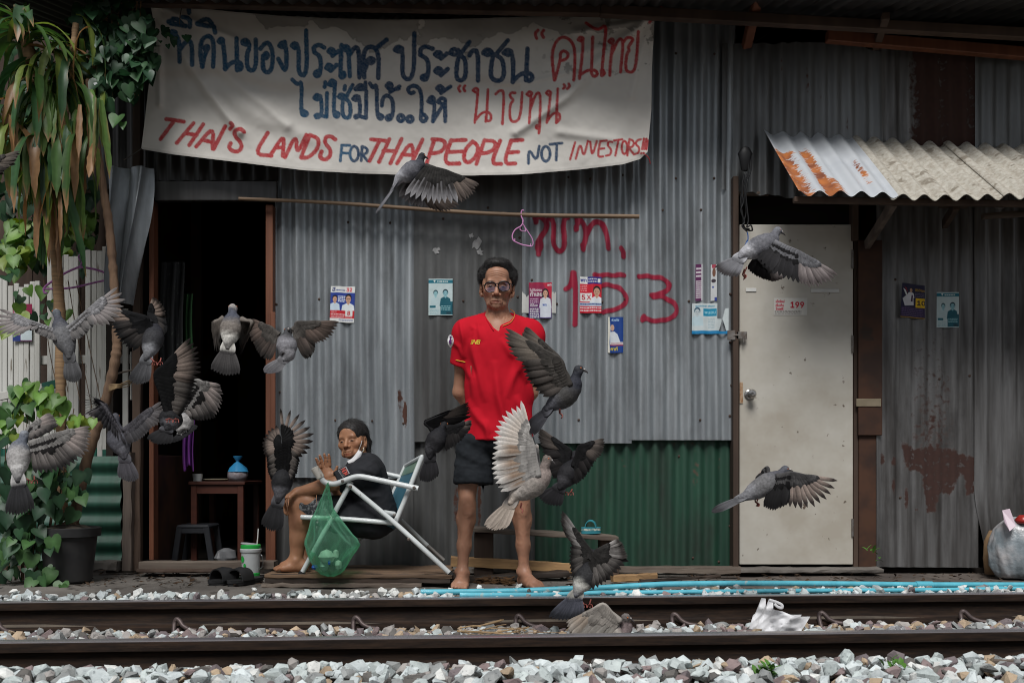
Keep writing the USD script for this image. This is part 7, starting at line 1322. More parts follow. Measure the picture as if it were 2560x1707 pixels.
def pigeon(label, z, Y, pal, H, B, C, R, tail, wings, feet=None, size=1.0, seed=0, ntail=10, rump=1.0):
    bars = pal in ('chequer', 'grey', 'silver', 'blue'); dk = {'black': .5, 'sooty': .55, 'dark': .7, 'pied': .75, 'umber': .7, 'dusky': .85, 'slate': .8, 'brown': .85}.get(pal, 1.0); pal = [tuple(dk * c for c in q) if k != 3 else q for k, q in enumerate(PAL[pal])]; rs = np.random.default_rng(100 + seed)
    q = lambda p: P(z[0] + p[0] / z[2], z[1] + p[1] / z[2], Y + (p[2] if len(p) > 2 else 0))
    H, B, C, R = q(H), q(B), q(C), q(R); TL, TR_ = q(tail[0]), q(tail[1]); T = (TL + TR_) / 2; t = thing('pigeon', label, 'pigeon', loc=C, group=None)
    fwd = H - C; fwd = fwd / (np.linalg.norm(fwd) + 1e-9)
    key = np.vstack([H + (H - (H * .5 + C * .5)) / (np.linalg.norm(H - C) / 2) * .013, H, H * .60 + C * .40, C * .82 + H * .18, C * .72 + R * .28, C * .3 + R * .7, R, R * .72 + T * .28]); rad = A([.0095, .0182, .0190, .036, .047, .040, .026, .009]) * size
    sp = smoothpath(np.c_[key, rad], 6); ctr, rr = sp[:, :3], np.maximum(sp[:, 3], .004); b = tube(ctr, rr, 20); v = np.array(b.vertices)
    prog = np.r_[np.repeat(np.linspace(0, 1, len(ctr)), 20), 0, 1]; nz = meshkit.fbm(v * 55 + seed, 4, seed); v = v + np.array(b.vertex_normals) * ((nz - .5) * .008)[:, None]
    pr = prog + (nz - .5) * .12; col = np.stack([np.interp(pr, [0, .17, .25, .42, .56, .68, .80, 1], [pal[0][k], pal[0][k], pal[1][k], pal[1][k], pal[2][k], pal[2][k], pal[3][k], pal[9][k]]) for k in range(3)], 1) * (.8 + .4 * meshkit.noise(v * 160, 3))[:, None]
    put(t, 'body', (v, b.faces), m_plume, smooth=True, attrs={'tint': col})
    bd = B - H; bd /= np.linalg.norm(bd) + 1e-9; b0 = H + bd * .014
    put(t, 'beak', tube(smoothpath([b0, b0 + bd * .008, b0 + bd * .017 - [0, 0, .002], b0 + bd * .022 - [0, 0, .006]], 3), [.0062, .0058, .0052, .0046, .0042, .0038, .0034, .0026, .0014, .0006][:10], 8), m_beak, smooth=True); put(t, 'cere', ball(b0 + bd * .006 + [0, 0, .0045], (.0046, .0036, .0030), 1), m_cere, smooth=True)
    sd = np.cross(bd, [0, 0, 1.0]); sd /= np.linalg.norm(sd) + 1e-9
    for s in (-1, 1): put(t, 'eye', ball(H + sd * s * .0155 * size + bd * .006 + [0, 0, .003], .0035, 1), m_birdeye, smooth=True)
    ax = T - R; lat = TR_ - TL; n = np.cross(ax, lat); n /= np.linalg.norm(n) + 1e-9; n *= np.sign(n @ (A([0, 0, CZ]) - R)) or 1; base = R * .86 + T * .14
    for k in range(ntail):
        u = k / (ntail - 1); tip = TL + lat * u + ax / np.linalg.norm(ax) * .016 * math.sin(math.pi * u) + n * rs.normal(0, .0015); bs = base + lat / (np.linalg.norm(lat) + 1e-9) * .020 * (u - .5) * size + n * .0008 * (abs(k - ntail / 2 + .5) * -1); vr = rs.uniform(.88, 1.12)
        v, f, c = feather(bs, tip, .0255 * size, n, A(pal[9]) * vr, A(pal[10]) * vr, .02, 0, rs); put(t, 'tail_feather', (v, f), m_feather, smooth=True, attrs={'tint': c})
    # upper and lower tail coverts hide the feather roots
    cv = [feather(R + (lat / (np.linalg.norm(lat) + 1e-9)) * .03 * (k / 6 - .5) * size + n * s * .004, R + ax * .42 + lat * .35 * (k / 6 - .5) + n * s * .003, .028 * size, n * s, A(pal[3]) * rs.uniform(.85, 1.1), A(pal[9]) * .95, .03, 0, rs) for k in range(7) for s in (1, -1)]
    v, f, c = join(cv); put(t, 'tail_coverts', (v, f), m_feather, smooth=True, attrs={'tint': c})
    for w in wings: wing(t, [q(p) for p in w], pal, rs, size, bars=bars)
    if feet:
        F_ = q(feet); hip = C * .35 + R * .65
        for s in (-1, 1):
            k = F_ + sd * .012 * s; ms = [tube([hip + sd * .014 * s + (k - hip) * .75, k], .003, 6)] + [tube(smoothpath([k, k + bd * .010 + sd * a * .008 - [0, 0, .006], k + bd * .006 + sd * a * .011 - [0, 0, .017]], 3), .0022, 5) for a in (-1, 0, 1)]
            put(t, 'foot', cat(ms), m_bfoot, smooth=True)
z1, z2, z3, z5, z7, z8 = (0, 700, 5.227), (240, 720, 5.227), (500, 740, 6.533), (200, 840, 3.92), (0, 1000, 5.227), (620, 1010, 4.75)
pigeon('grey pigeon from behind with both wings spread wide, in front of the white slatted fence', z1, 4.3, 'grey', (738,425,.05), (722,350,.09), (800,650,.02), (895,930,-.02), [(855,1300,-.05),(1055,1285,-.05)],
       [[(770,690,.0),(430,560,-.03),(-20,372,.05),(380,640,-.06),(862,832,-.03)], [(868,660,.0),(1150,410,-.02),(1540,80,.06),(1235,590,-.04),(960,800,-.02)]], seed=1)
pigeon('dark pigeon with pale barred flight feathers fanned beside the doorway post, grey tail hanging', z2, 4.5, 'dark', (745,440,.12), (760,400,.16), (770,590,.04), (690,850,-.01), [(425,1205,-.04),(675,1225,-.04)],
       [[(725,520,.03),(650,380,.0),(120,250,.0),(185,470,.0),(520,840,.0)], [(725,470,.06),(690,330,.09),(760,120,.06),(915,400,.08),(885,650,.06)]], feet=(800,965,-.02), seed=2)
pigeon('brown pigeon with a white back seen from behind with folded wings against the dark doorway', z3, 4.5, 'brownwhite', (535,185,.03), (535,140,.07), (530,430,.0), (470,740,-.03), [(180,1200,-.06),(635,1270,-.06)],
       [[(390,370,.0),(235,440,-.02),(225,890,.03),(300,905,.0),(335,690,-.03)], [(680,390,0),(845,430,-.03),(690,965,.02),(675,880,.0),(655,700,-.03)]], size=1.08, seed=3)
pigeon('brown pigeon with level spread wings and a pale tail turned left, by the doorway frame', z3, 4.45, 'brown', (1440,560,.02), (1455,520,-.05), (1410,720,0), (1440,980,-.02), [(1030,1200,-.03),(1225,1250,-.03)],
       [[(1290,640,0),(1150,510,-.01),(830,390,.03),(880,790,.0),(1165,1060,-.01)], [(1525,560,0),(1600,435,-.01),(2265,430,.03),(1880,780,0),(1700,1030,-.01)]], seed=4)
pigeon('black pigeon with one wing raised showing white feather quills, in the lower doorway', z5, 3.95, 'black', (975,720,.10), (1000,690,.14), (900,780,.03), (870,890,.0), [(655,1000,-.02),(880,1050,-.03)],
       [[(870,790,-.0),(738,380,-.02),(1085,25,-.03),(1135,480,-.02),(960,800,0)]], feet=(905,810,-.05), seed=5)
pigeon('pigeon with a pale grey fanned wing half hidden behind the black one in the doorway', z5, 4.4, 'silver', (990,690,.06), (980,650,.1), (1010,800,.02), (1010,930,.0), [(900,1040,-.01),(1150,880,.0)],
       [[(1000,760,.0),(1130,440,-.02),(1375,490,-.02),(1320,800,.0),(1040,800,.0)]], seed=6)
pigeon('slate pigeon with long narrow wings held up, above the plant pot, tail pointing down', z5, 4.3, 'slate', (345,790,.05), (350,750,.10), (355,960,.02), (425,1140,0), [(385,1385,-.02),(570,1400,-.02)],
       [[(400,970,.0),(240,690,-.02),(65,540,.0),(125,790,-.04),(470,1080,-.03)], [(430,930,.0),(600,780,-.01),(800,650,.02),(690,910,-.02),(480,1065,-.02)]], seed=7)
pigeon('silver pigeon with a black tail and one wing stretched right, lowest at the left edge', z7, 4.15, 'silver', (325,440,.05), (350,395,.12), (250,640,.02), (235,940,-.02), [(85,1480,-.06),(435,1420,-.05)],
       [[(400,570,.0),(720,450,-.03),(1160,350,.0),(1040,780,-.04),(430,960,-.03)], [(330,470,.05),(370,370,.07),(650,165,.09),(760,330,.08),(400,520,.05)]], feet=(410,1040,.0), seed=8)
pigeon('black pigeon with both wings raised straight up beside the seated woman', z8, 4.35, 'black', (425,700,.12), (430,650,.16), (420,830,.03), (380,1070,.0), [(160,1430,-.04),(390,1490,-.04)],
       [[(400,860,.02),(392,520,.0),(330,250,.03),(225,640,.0),(290,930,.0)], [(445,860,.02),(440,500,.0),(385,50,.03),(605,640,.0),(540,910,.0)]], seed=9)
pigeon('dark pigeon flying right in front of the lower edge of the banner', (920, 360, 7.84), 4.9, 'dusky', (1060,235,.0), (1190,285,.02), (980,450,.0), (620,680,-.01), [(145,1325,.02),(235,1265,-.03)],
       [[(1130,440,-.03),(1540,535,-.05),(2165,800,-.04),(1790,1150,-.06),(640,960,-.03)], [(900,560,.04),(1000,800,.08),(1800,1225,.10),(1200,1255,.10),(560,1010,.05)]], seed=10)
pigeon('sooty ragged pigeon hovering between the folding chair and the red shirt', (1030, 990, 6.27), 4.55, 'sooty', (500,450,.02), (520,400,.06), (420,620,.0), (290,870,-.01), [(130,1320,-.03),(400,1260,-.02)],
       [[(330,540,.03),(215,410,.03),(890,120,.05),(925,345,.04),(560,430,.05)], [(550,500,0),(700,470,-.02),(930,390,-.03),(890,560,-.03),(510,870,-.02)], [(330,540,.03),(200,480,.05),(165,800,.06),(250,830,.05),(330,760,.03)]][:2], seed=11)
pigeon('dark grey pigeon with raised wing in front of the red shirt, head turned right', (1240, 800, 5.225), 3.75, 'umber', (1085,635,.0), (1215,680,.0), (990,900,.0), (735,1110,.0), [(415,1330,.02),(490,1490,-.03)],
       [[(960,860,-.03),(830,510,-.06),(105,120,-.03),(330,560,-.06),(650,1030,-.03)], [(970,830,.04),(810,480,.07),(370,90,.09),(320,250,.09),(620,560,.07)]], feet=(835,1215,.0), seed=12)
pigeon('white pigeon with a tall fanned wing and mottled body in front of the bare legs', (1180, 980, 4.125), 3.8, 'white', (775,685,-.01), (890,750,-.01), (715,900,.0), (450,1070,.0), [(125,1370,.02),(345,1400,-.02)],
       [[(680,870,-.03),(632,560,-.05),(505,105,-.04),(225,560,-.06),(320,1060,-.03)], [(690,840,.04),(675,660,.07),(660,530,.09),(640,640,.09),(610,800,.05)]], feet=(500,1190,.0), seed=13)
pigeon('black pigeon with spread wings behind the white one, in front of the green sheet', (1180, 980, 4.125), 4.4, 'sooty', (1060,640,.10), (1080,600,.14), (1020,800,.03), (930,950,.0), [(680,1075,-.02),(905,1175,-.02)],
       [[(985,770,.05),(1010,600,.04),(690,380,.05),(720,570,.05),(850,910,.03)], [(1045,770,.0),(1110,560,-.02),(1365,485,-.02),(1260,720,-.03),(1060,960,-.02)]], feet=(990,1030,.0), seed=14)
pigeon('pied pigeon with a white rump and blue-grey fanned tail taking off from the far rail', (1340, 1260, 4.61), 4.15, 'pied', (655,560,.10), (690,520,.15), (610,780,.04), (490,980,.0), [(150,1300,-.03),(535,1290,-.02)],
       [[(610,640,.05),(630,545,.06),(285,75,.08),(400,430,.06),(430,900,.03)], [(640,640,.02),(700,540,.0),(960,410,-.02),(1060,640,-.03),(620,1000,-.02)]], feet=(585,1150,.0), seed=15)
pigeon('cream pigeon on the stones between the rails with its wing raised', (1340, 1260, 4.61), 3.85, 'cream', (1035,1300,.0), (1135,1345,.0), (1010,1440,.02), (740,1490,.02), [(600,1540,.03),(660,1580,.03)],
       [[(965,1350,-.02),(770,1155,-.05),(360,1380,-.03),(420,1570,-.04),(800,1550,-.02)]], seed=16)
pigeon('light grey chequered pigeon flying right across the top of the white door', (1760, 540, 6.533), 4.15, 'chequer', (1205,240,.02), (1330,300,.02), (1070,430,.0), (660,620,.0), [(175,840,.02),(520,990,-.03)],
       [[(1140,440,-.03),(1540,590,-.06),(2190,970,-.08),(1560,1100,-.07),(830,690,-.03)], [(900,600,.05),(1000,790,.07),(1290,1020,.08),(1080,1060,.08),(690,850,.05)]], feet=(640,950,.02), seed=17)
pigeon('blue-grey pigeon flying right low across the white door with feathers spread', (1760, 1140, 6.533), 4.25, 'blue', (1330,215,.03), (1450,240,.03), (1150,390,.0), (720,630,.0), [(145,845,.01),(210,915,-.02)],
       [[(1190,340,-.03),(1420,275,-.06),(2175,410,-.06),(1350,790,-.07),(950,810,-.03)], [(1050,340,.04),(1045,200,.05),(960,250,.06),(860,380,.05),(870,420,.04)]], feet=(850,750,.02), seed=18)
pigeon('pigeon whose brown wing tip reaches in among the hanging leaves at the left edge', (0, 0, 3.5636), 4.3, 'umber', (-330,1480,.0), (-300,1440,.0), (-310,1600,.0), (-380,1800,.0), [(-480,1980,.0),(-330,2000,.0)],
       [[(-260,1570,0),(-120,1450,-.02),(170,1345,-.02),(90,1490,-.02),(-180,1640,-.02)]], seed=19)
# ------------------------------------------------------------------ fence, garden and plants on the left
m_whitew = pm('white_slat_paint', (.50, .50, .475), (.40, .39, .36), rough=.7, scale=5, stretch=(3, 3, .4), detail=8, bump=.3, spots=((.16, .14, .11), 16, .66))
m_greenp = pm('dark_green_paint', (.010, .095, .065), (.012, .07, .05), rough=.6, scale=12)
fence = thing('slat_fence', 'white wooden slat fence with green painted feet beside the house', 'fence', loc=(-2.6, 5.7, .6))
rs = np.random.default_rng(77)
def slat(px, w, yt, yb, green=True, Y=5.70):
    a, b = P(px, yb, Y), P(px + w, yt, Y); zs_ = a[2] + .055
    y0 = Y + rs.normal(0, .004)
    put(fence, 'slat', box(a[0], b[0], y0 - .008, y0 + .008, zs_ if green else a[2], b[2] + rs.normal(0, .008), .0025), m_whitew)
    if green: put(fence, 'green_foot', box(a[0], b[0], y0 - .008, y0 + .008, a[2] - rs.uniform(0, .03), zs_ - .001, .0025), m_greenp)
for g0, n, w, yt, yb, dx in ((-60, 6, 12.6, 700, 1150, 13.4), (22, 6, 12.6, 712, 1148, 13.3), (119, 6, 12.4, 641, 1150, 13.3), (216, 5, 13.2, 632, 1150, 14.0)):
    for k in range(n): slat(g0 + k * dx, w, yt - k * (6 if g0 > 200 else 1.5) + rs.normal(0, 4), yb + rs.normal(0, 6))
slat(307, 14, 770, 1090, False); slat(325, 4, 880, 1000, False)
for y in (905, 1085): put(fence, 'rail', beam(P(-90, y, 5.735), P(335, y - 8, 5.735), .03, .05, .003), m_whitew)
put(fence, 'loose_rail', beam(P(-40, 1000, 5.64), P(107, 968, 5.64), .02, .045, .003), m_whitew); put(fence, 'green_end', beam(P(107.5, 967.6, 5.64), P(145, 958, 5.64), .021, .046, .003), m_greenp)
for k, (x0, x1, y0, y1) in enumerate(((196, 300, 540, 548), (210, 300, 476, 482), (200, 250, 600, 606))): put(fence, 'window_bar', box(P(x0, 0, 6.1)[0], P(x1, 0, 6.1)[0], 6.09, 6.11, P(0, y1, 6.1)[2], P(0, y0, 6.1)[2]), m_greywood)
# green sheet with level ridges under the fence
gp_ = thing('green_sheet_panel', 'dark green corrugated sheet with level ridges below the white fence', 'panel', loc=(-2.4, 5.6, .3))
nu, nv = 40, 90
u, t = np.meshgrid(np.linspace(-3.3, P(303, 0, 5.60)[0], nu), np.linspace(P(0, 1412, 5.6)[2], P(0, 1140, 5.6)[2], nv), indexing='ij')
yv = 5.60 + .012 * np.cos(2 * np.pi * t / .112 + .5) + .012 * (meshkit.noise(np.stack([u * 5, t * 5, 0 * u], -1), 2) - .5)
m_greend = metal('green_sheet_dark', (.010, .050, .032), (.020, .085, .055), metallic=.05, rough=.5, dark=(.025, .035, .028), darkamt=.6)
put(gp_, 'sheet', (np.stack([u, yv, t], -1).reshape(-1, 3), grid(nu, nv)[:, ::-1]), m_greend, smooth=True, attrs={'rust': np.zeros(nu * nv)})
put(gp_, 'kerb_stone', beam(P(205, 1412, 5.50), P(300, 1412, 5.50), .10, .05, .008, rough=.004, seg=8, seed=71), m_conc, smooth=30)
nb_ = thing('neighbour_shack', 'dark plank wall of the neighbouring house behind the plants', 'house', loc=(-3.5, 7, 0))
for k in range(26):
    x = -6.6 + k * .17; put(nb_, 'plank', box(x, x + .165, 7.0 + .006 * rs.random(), 7.03, -.3, 4.6, .002), m_darkwood)
put(nb_, 'roof', box(-6.8, -2.1, 6.3, 8.5, 4.6, 4.64), m_roofu, attrs={'rust': np.zeros(8)})

def leafmat(name, rough, tr): return mat(name, {'a': ('attribute', {'attribute': 'tint'}), 'g': ('texture_coordinate', {}), 'n': ('noise_texture', {'scale': 40, 'detail': 4}), 'r': ('map_range', {'to_min': .7, 'to_max': 1.3}), 'm': ('mix', {'mix_type': 'multiply', 'fac': 1.0}), 'h': ('hsv', {'saturation': 1.15, 'value': 1.6}),
    'p': ('principled_bsdf', {'roughness': rough, 'specular_ior_level': .35}), 'tl': ('translucent_bsdf', {}), 'x': ('mix_closure', {'fac': tr})},
    [('g.object', 'n.vector'), ('n.fac', 'r.value'), ('a.color', 'm.color1'), ('r.result', 'm.color2'), ('m.color', 'p.base_color'), ('m.color', 'h.color'), ('h.color', 'tl.color'), ('p.BSDF', 'x.closure1'), ('tl.BSDF', 'x.closure2')], surface='x.closure')
m_strap, m_heart = leafmat('strap_leaf', .42, .3), leafmat('vine_leaf', .45, .25)
def strap_leaf(b, d, L, wd, droop, rs, dry=0.0, tip=.14, twist=0.0):
    n = 12; t = np.linspace(0, 1, n); d = d / np.linalg.norm(d); p = [b]; v = d.copy()
    for k in range(n - 1): v = v + A([0, 0, -1]) * droop / n; v /= np.linalg.norm(v); p.append(p[-1] + v * L / (n - 1))
    p = np.array(p); T = np.gradient(p, axis=0); T /= np.linalg.norm(T, axis=1, keepdims=True); s0 = np.cross(d, [0, 0, 1.0]); s0 = s0 / (np.linalg.norm(s0) + 1e-6) if np.linalg.norm(s0) > .1 else A([1.0, 0, 0]); s0 = rot([0, 0, 1], rs.uniform(-40, 40)) @ s0; w = wd * np.interp(t, [0, .15, .5, .8, 1], [.45, .8, 1, .75, .04]); V, C = [], []
    gcol = A([(.050, .105, .028), (.085, .150, .038), (.034, .085, .032), (.15, .20, .045)][rs.integers(4)]) * rs.uniform(.7, 1.25); br = A((.33, .185, .09)) * rs.uniform(.6, 1.1)
    for k in range(n):
        s = s0 - T[k] * (s0 @ T[k]); s /= np.linalg.norm(s) + 1e-9; a = twist * t[k]; nn = np.cross(s, T[k]); s = s * math.cos(a) + nn * math.sin(a); nn = np.cross(s, T[k]); wv = 1 + .12 * math.sin(k * 2.2 + L * 50)
        for o, f in ((-.5, 1), (-.25, .35), (0, 0), (.25, .35), (.5, 1)):
            V.append(p[k] + s * o * w[k] * wv + nn * f * w[k] * .12 + nn * .004 * math.sin(k * 1.7) * abs(o))
            m = np.clip(smooth01((t[k] - (1 - tip * (1 + .8 * abs(o)))) / .06) + dry + (.5 if abs(o) == .5 and rs.random() < .12 else 0), 0, 1); C.append((gcol * (1.25 if o == 0 else 1)) * (1 - m) + br * m)
    return np.array(V), grid(n, 5), np.array(C)
def add_leaf(par, l, m, n='leaf'): put(par, n, (l[0], l[1]), m, smooth=True, attrs={'tint': l[2]})
drac = thing('dracaena_tree', 'tall dracaena with long drooping strap leaves and brown tips at the left edge', 'tree', loc=P(150, 1400, 5.25))
m_cane = pm('ringed_cane', (.30, .19, .10), (.17, .105, .06), rough=.8, scale=1.2, stretch=(2, 2, 60), detail=3, bump=.5, bscale=2)
def trunk(par, n, l, r0, r1, m, k=8):
    w = smoothpath([P(*p) for p in l], k); rr = np.linspace(r0, r1, len(w)); rr = rr * (1 + .07 * np.sin(np.arange(len(w)) * 1.9) + .05 * rs.normal(size=len(w))); put(par, n, tube(w, rr, 12), m, smooth=True)
trunk(drac, 'trunk', [(156, 1300, 5.25), (152, 1000, 5.22), (150, 800, 5.2), (138, 620, 5.15), (118, 440, 5.1), (105, 300, 5.05), (70, 120, 5.0), (40, 40, 5.0)], .026, .030, m_cane)
trunk(drac, 'limb', [(118, 440, 5.1), (150, 300, 5.08), (175, 180, 5.05), (190, 60, 5.05)], .02, .016, m_cane); trunk(drac, 'limb', [(138, 620, 5.15), (200, 470, 5.12), (225, 330, 5.1)], .016, .014, m_cane)
def crown(c, n, L, spread, droop, wd=.050, up=.3, dry=.12, sx=1.0):
    for k in range(n):
        az = rs.uniform(0, 6.28); e = rs.uniform(-.5, .9) * spread + up; d = A([math.cos(az) * sx, math.sin(az) * .7 - .25, e]); l = L * rs.uniform(.65, 1.15); r = rs.random()
        add_leaf(drac, strap_leaf(P(*c) + rs.normal(0, .03, 3) + [0, 0, rs.uniform(-.10, .08)], d, l, wd * rs.uniform(.75, 1.15), droop * rs.uniform(.8, 1.4), rs, 1.0 if r < dry else 0.0, rs.choice([.02, .05, .10, .18]), rs.normal(0, .7)), m_strap)
crown((50, 60, 4.95), 34, .42, 1.0, 2.6, .046, .5, .06); crown((95, 190, 5.0), 30, .44, .6, 4.2, .046, .2, .10); crown((150, 150, 5.02), 24, .42, .5, 5.0, .044, .1, .12, .8); crown((110, 330, 5.02), 30, .46, .4, 6.0, .050, .0, .15, .7)
crown((205, 90, 5.05), 9, .40, .4, 6.0, .040, .0, .12, .6); crown((225, 250, 5.05), 8, .44, .3, 8.0, .036, -.1, .3, .4); crown((20, 300, 4.95), 20, .42, .5, 5.0, .046, .1, .15, .7); crown((130, 470, 5.05), 14, .36, .3, 8.0, .036, -.2, .7, .5); crown((175, 360, 4.98), 12, .42, .3, 7.5, .048, -.1, .2, .5)
# measured hero leaves: base -> tip in the photo
for (x0, y0, x1, y1, wd, dry, tip) in ((105, 225, 118, 395, .055, 0, .08), (118, 215, 130, 360, .06, 0, .1), (62, 290, 50, 405, .052, 0, .14), (95, 300, 88, 405, .036, 0, .3), (140, 300, 165, 392, .034, 0, .5), (200, 262, 205, 400, .03, 1, .1), (240, 245, 240, 440, .018, .5, .2), (252, 250, 285, 450, .045, 0, .1), (235, 360, 230, 450, .04, 1, .1), (150, 420, 232, 690, .062, 0, .07), (60, 430, 45, 480, .05, 0, .2), (130, 360, 145, 480, .055, 0, .12), (160, 380, 172, 470, .05, 0, .08), (125, 450, 105, 560, .035, 1, .1), (150, 480, 160, 620, .022, 1, .1)):
    Yl = 4.92; b, e = P(x0, y0, Yl), P(x1, y1, Yl); add_leaf(drac, strap_leaf(b, (e - b) + [0, -.04, .02], np.linalg.norm(e - b) * 1.02, wd, .35, rs, dry, tip, rs.normal(0, .4)), m_strap)

def heart_leaf(c, nrm, up, size, rs, col):
    nrm = nrm / np.linalg.norm(nrm); tipd = -up + nrm * (up @ nrm); tipd /= np.linalg.norm(tipd) + 1e-9; s = np.cross(nrm, tipd)
    o = A([(0, 0), (.20, -.14), (.42, -.10), (.52, .12), (.46, .38), (.28, .68), (.08, .95), (0, 1.05)]); L = np.vstack([o, o[-2:0:-1] * [-1, 1]]); mid = [(0, .25), (0, .6)]
    pts = np.vstack([L, mid]) * size; fold = np.abs(pts[:, 0]) * .28 - (pts[:, 1] / size) ** 2 * size * .12 + rs.normal(0, .012, len(pts)) * size
    v = c + pts[:, :1] * s + pts[:, 1:2] * tipd + fold[:, None] * nrm; n = len(L); ma, mb = n, n + 1; f = []
    for k in range(n):
        a, b = k, (k + 1) % n; up_ = (pts[a, 1] + pts[b, 1]) / 2 > .42 * size; f.append((a, b, mb if up_ else ma))
    f += [(4, mb, ma), (n - 4, ma, mb)]
    cc = np.tile(col, (len(v), 1)); cc[-2:] *= 1.35; cc[0] *= 1.3; cc[7] *= 1.2
    return v, np.array(f), cc * rs.uniform(.9, 1.1, (len(v), 1))
def vine(par, n, sampler, size, cols, m=m_heart, face=(0.1, -1, .35), each=True):
    acc = []
    for k in range(n):
        c = sampler(); nr = A(face) + rs.normal(0, .35, 3); up = A([rs.normal(0, .35), 0, 1.0]); col = A(cols[rs.integers(len(cols))]) * rs.uniform(.75, 1.25); l = heart_leaf(c, nr, up, size * rs.uniform(.6, 1.2), rs, col)
        if each: add_leaf(par, l, m)
        else: acc.append(l)
    if acc: v, f, c = join(acc); put(par, 'leaves', (v, f), m, smooth=True, attrs={'tint': c}, kind='stuff')
DK = [(.018, .050, .022), (.024, .065, .028), (.014, .040, .020), (.030, .075, .03)]; MD = [(.045, .105, .032), (.055, .12, .04), (.035, .085, .03)]; BR = [(.10, .20, .035), (.13, .23, .05), (.085, .17, .035), (.15, .21, .03)]
def inblob(blobs, Y, dep): 
    def f():
        w = A([b[2] * b[3] for b in blobs], float); b = blobs[rs.choice(len(blobs), p=w / w.sum())]; a, r = rs.uniform(0, 6.28), math.sqrt(rs.random()); return P(b[0] + b[2] * r * math.cos(a), b[1] + b[3] * r * math.sin(a), Y + rs.uniform(-dep, dep))
    return f
vn = thing('climbing_vine', 'dark green heart-leaved vine hanging under the eaves beside the banner', 'vine', loc=P(300, 150, 5.1))
vine(vn, 275, inblob([(290, 70, 95, 70), (300, 150, 92, 70), (245, 200, 60, 60), (360, 120, 34, 80), (225, 30, 60, 40), (310, 225, 50, 30), (345, 170, 40, 40)], 5.12, .09), .066, DK)
vine(vn, 12, inblob([(410, 88, 20, 20), (450, 95, 24, 20), (420, 112, 20, 8)], 5.20, .02), .038, DK); vine(vn, 9, inblob([(245, 235, 70, 12), (335, 250, 14, 14), (300, 300, 12, 12)], 5.05, .03), .070, MD)
for k in range(12):
    x = rs.uniform(220, 380); trunk(vn, 'stem', [(x, -30, 5.16), (x + rs.normal(0, 15), 90, 5.18), (x + rs.normal(0, 25), 240, 5.18)], .003, .002, m_cane, 5)
put(vn, 'flower', hull(np.array([P(x, y, 5.02 + d) for x, y in ((233, 208), (240, 206), (246, 210), (239, 219)) for d in (0, .01)])), m_jugw, label='small white flower')
shrub = thing('potted_tree', 'woody stem leaning up out of the black plant pot', 'tree', loc=P(180, 1320, 5.15)); m_bark = pm('bark', (.17, .105, .065), (.085, .052, .035), rough=.9, scale=7, stretch=(4, 4, .8), detail=7, bump=.8, bscale=60)
trunk(shrub, 'trunk', [(180, 1330, 5.15), (192, 1260, 5.15), (225, 1120, 5.14), (262, 1010, 5.14), (288, 900, 5.13), (292, 830, 5.13), (284, 690, 5.12), (272, 560, 5.10), (256, 460, 5.08), (232, 300, 5.06), (222, 200, 5.06)], .030, .017, m_bark, 12)
trunk(shrub, 'branch', [(276, 940, 5.13), (300, 932, 5.2), (330, 925, 5.35)], .006, .004, m_greywood, 6)
for k in range(6): trunk(shrub, 'tie_string', [(272, 962 + 3 * k, 5.10), (292, 960 + 2 * k, 5.08), (320, 955 + rs.uniform(-8, 12), 5.2), (332, 950, 5.4)], .0022, .0018, m_straw, 4)
for k in range(10): trunk(shrub, 'root', [(178 + rs.normal(0, 8), 1300, 5.12), (165 + rs.normal(0, 22), 1315, 5.08), (150 + rs.normal(0, 40), 1324, 5.05)], .004, .002, m_bark, 4)
m_pot = pm('black_pot', (.018, .018, .019), (.028, .027, .027), rough=.55, scale=14, detail=6); pc = P(172, 1455, 5.12); pc[2] = .004; sp_ = 5.12 / FPX
pot = thing('plant_pot', 'large black plastic plant pot at the corner of the fence', 'pot', loc=pc)
put(pot, 'pot', lathe([(0, 0), (50 * sp_, 0), (54 * sp_, 4 * sp_), (66 * sp_, 108 * sp_), (66 * sp_, 112 * sp_), (75 * sp_, 114 * sp_), (76 * sp_, 134 * sp_), (72 * sp_, 136 * sp_), (66 * sp_, 128 * sp_), (0, 124 * sp_)], 44, pc), m_pot, smooth=35)
put(pot, 'soil', lumpy([(66 * sp_, 126 * sp_), (40 * sp_, 140 * sp_), (0, 146 * sp_)], pc, 4, .3, 30), m_soil, smooth=True)
bush = thing('creeper_bush', 'bushy creeper with heart-shaped leaves growing in the bottom left corner', 'bush', loc=P(80, 1450, 5.05))
vine(bush, 190, inblob([(60, 1180, 90, 90), (40, 1280, 90, 80), (120, 1240, 90, 60), (30, 1380, 70, 70), (110, 1390, 45, 60), (150, 1180, 60, 40)], 5.02, .10), .074, DK + DK + MD)
vine(bush, 42, inblob([(40, 1010, 50, 45), (80, 980, 60, 30), (20, 1080, 30, 40)], 5.05, .08), .070, MD + BR); vine(bush, 26, inblob([(160, 1030, 60, 28), (215, 1055, 25, 25), (130, 1000, 50, 20)], 4.95, .05), .068, BR); vine(bush, 14, inblob([(105, 1440, 40, 20), (130, 1460, 30, 14), (90, 1345, 40, 16)], 4.93, .04), .072, MD)
vine(bush, 22, inblob([(40, 790, 50, 60), (90, 760, 60, 50), (20, 690, 30, 60), (160, 790, 24, 30)], 5.35, .1), .075, DK + BR)
for k in range(18):
    x = rs.uniform(-10, 200); trunk(bush, 'stem', [(x * .5 + 20, 1450, 5.1), (x * .8, 1250, 5.08), (x, 1040 + rs.uniform(-30, 60), 5.02)], .005, .002, m_bark, 5)
for k in range(5): trunk(bush, 'stem', [(110 + 20 * k, 700, 5.4), (120 + 25 * k, 850, 5.45), (140 + 30 * k, 960 + 20 * k, 5.5)], .0025, .002, m_bark, 5)
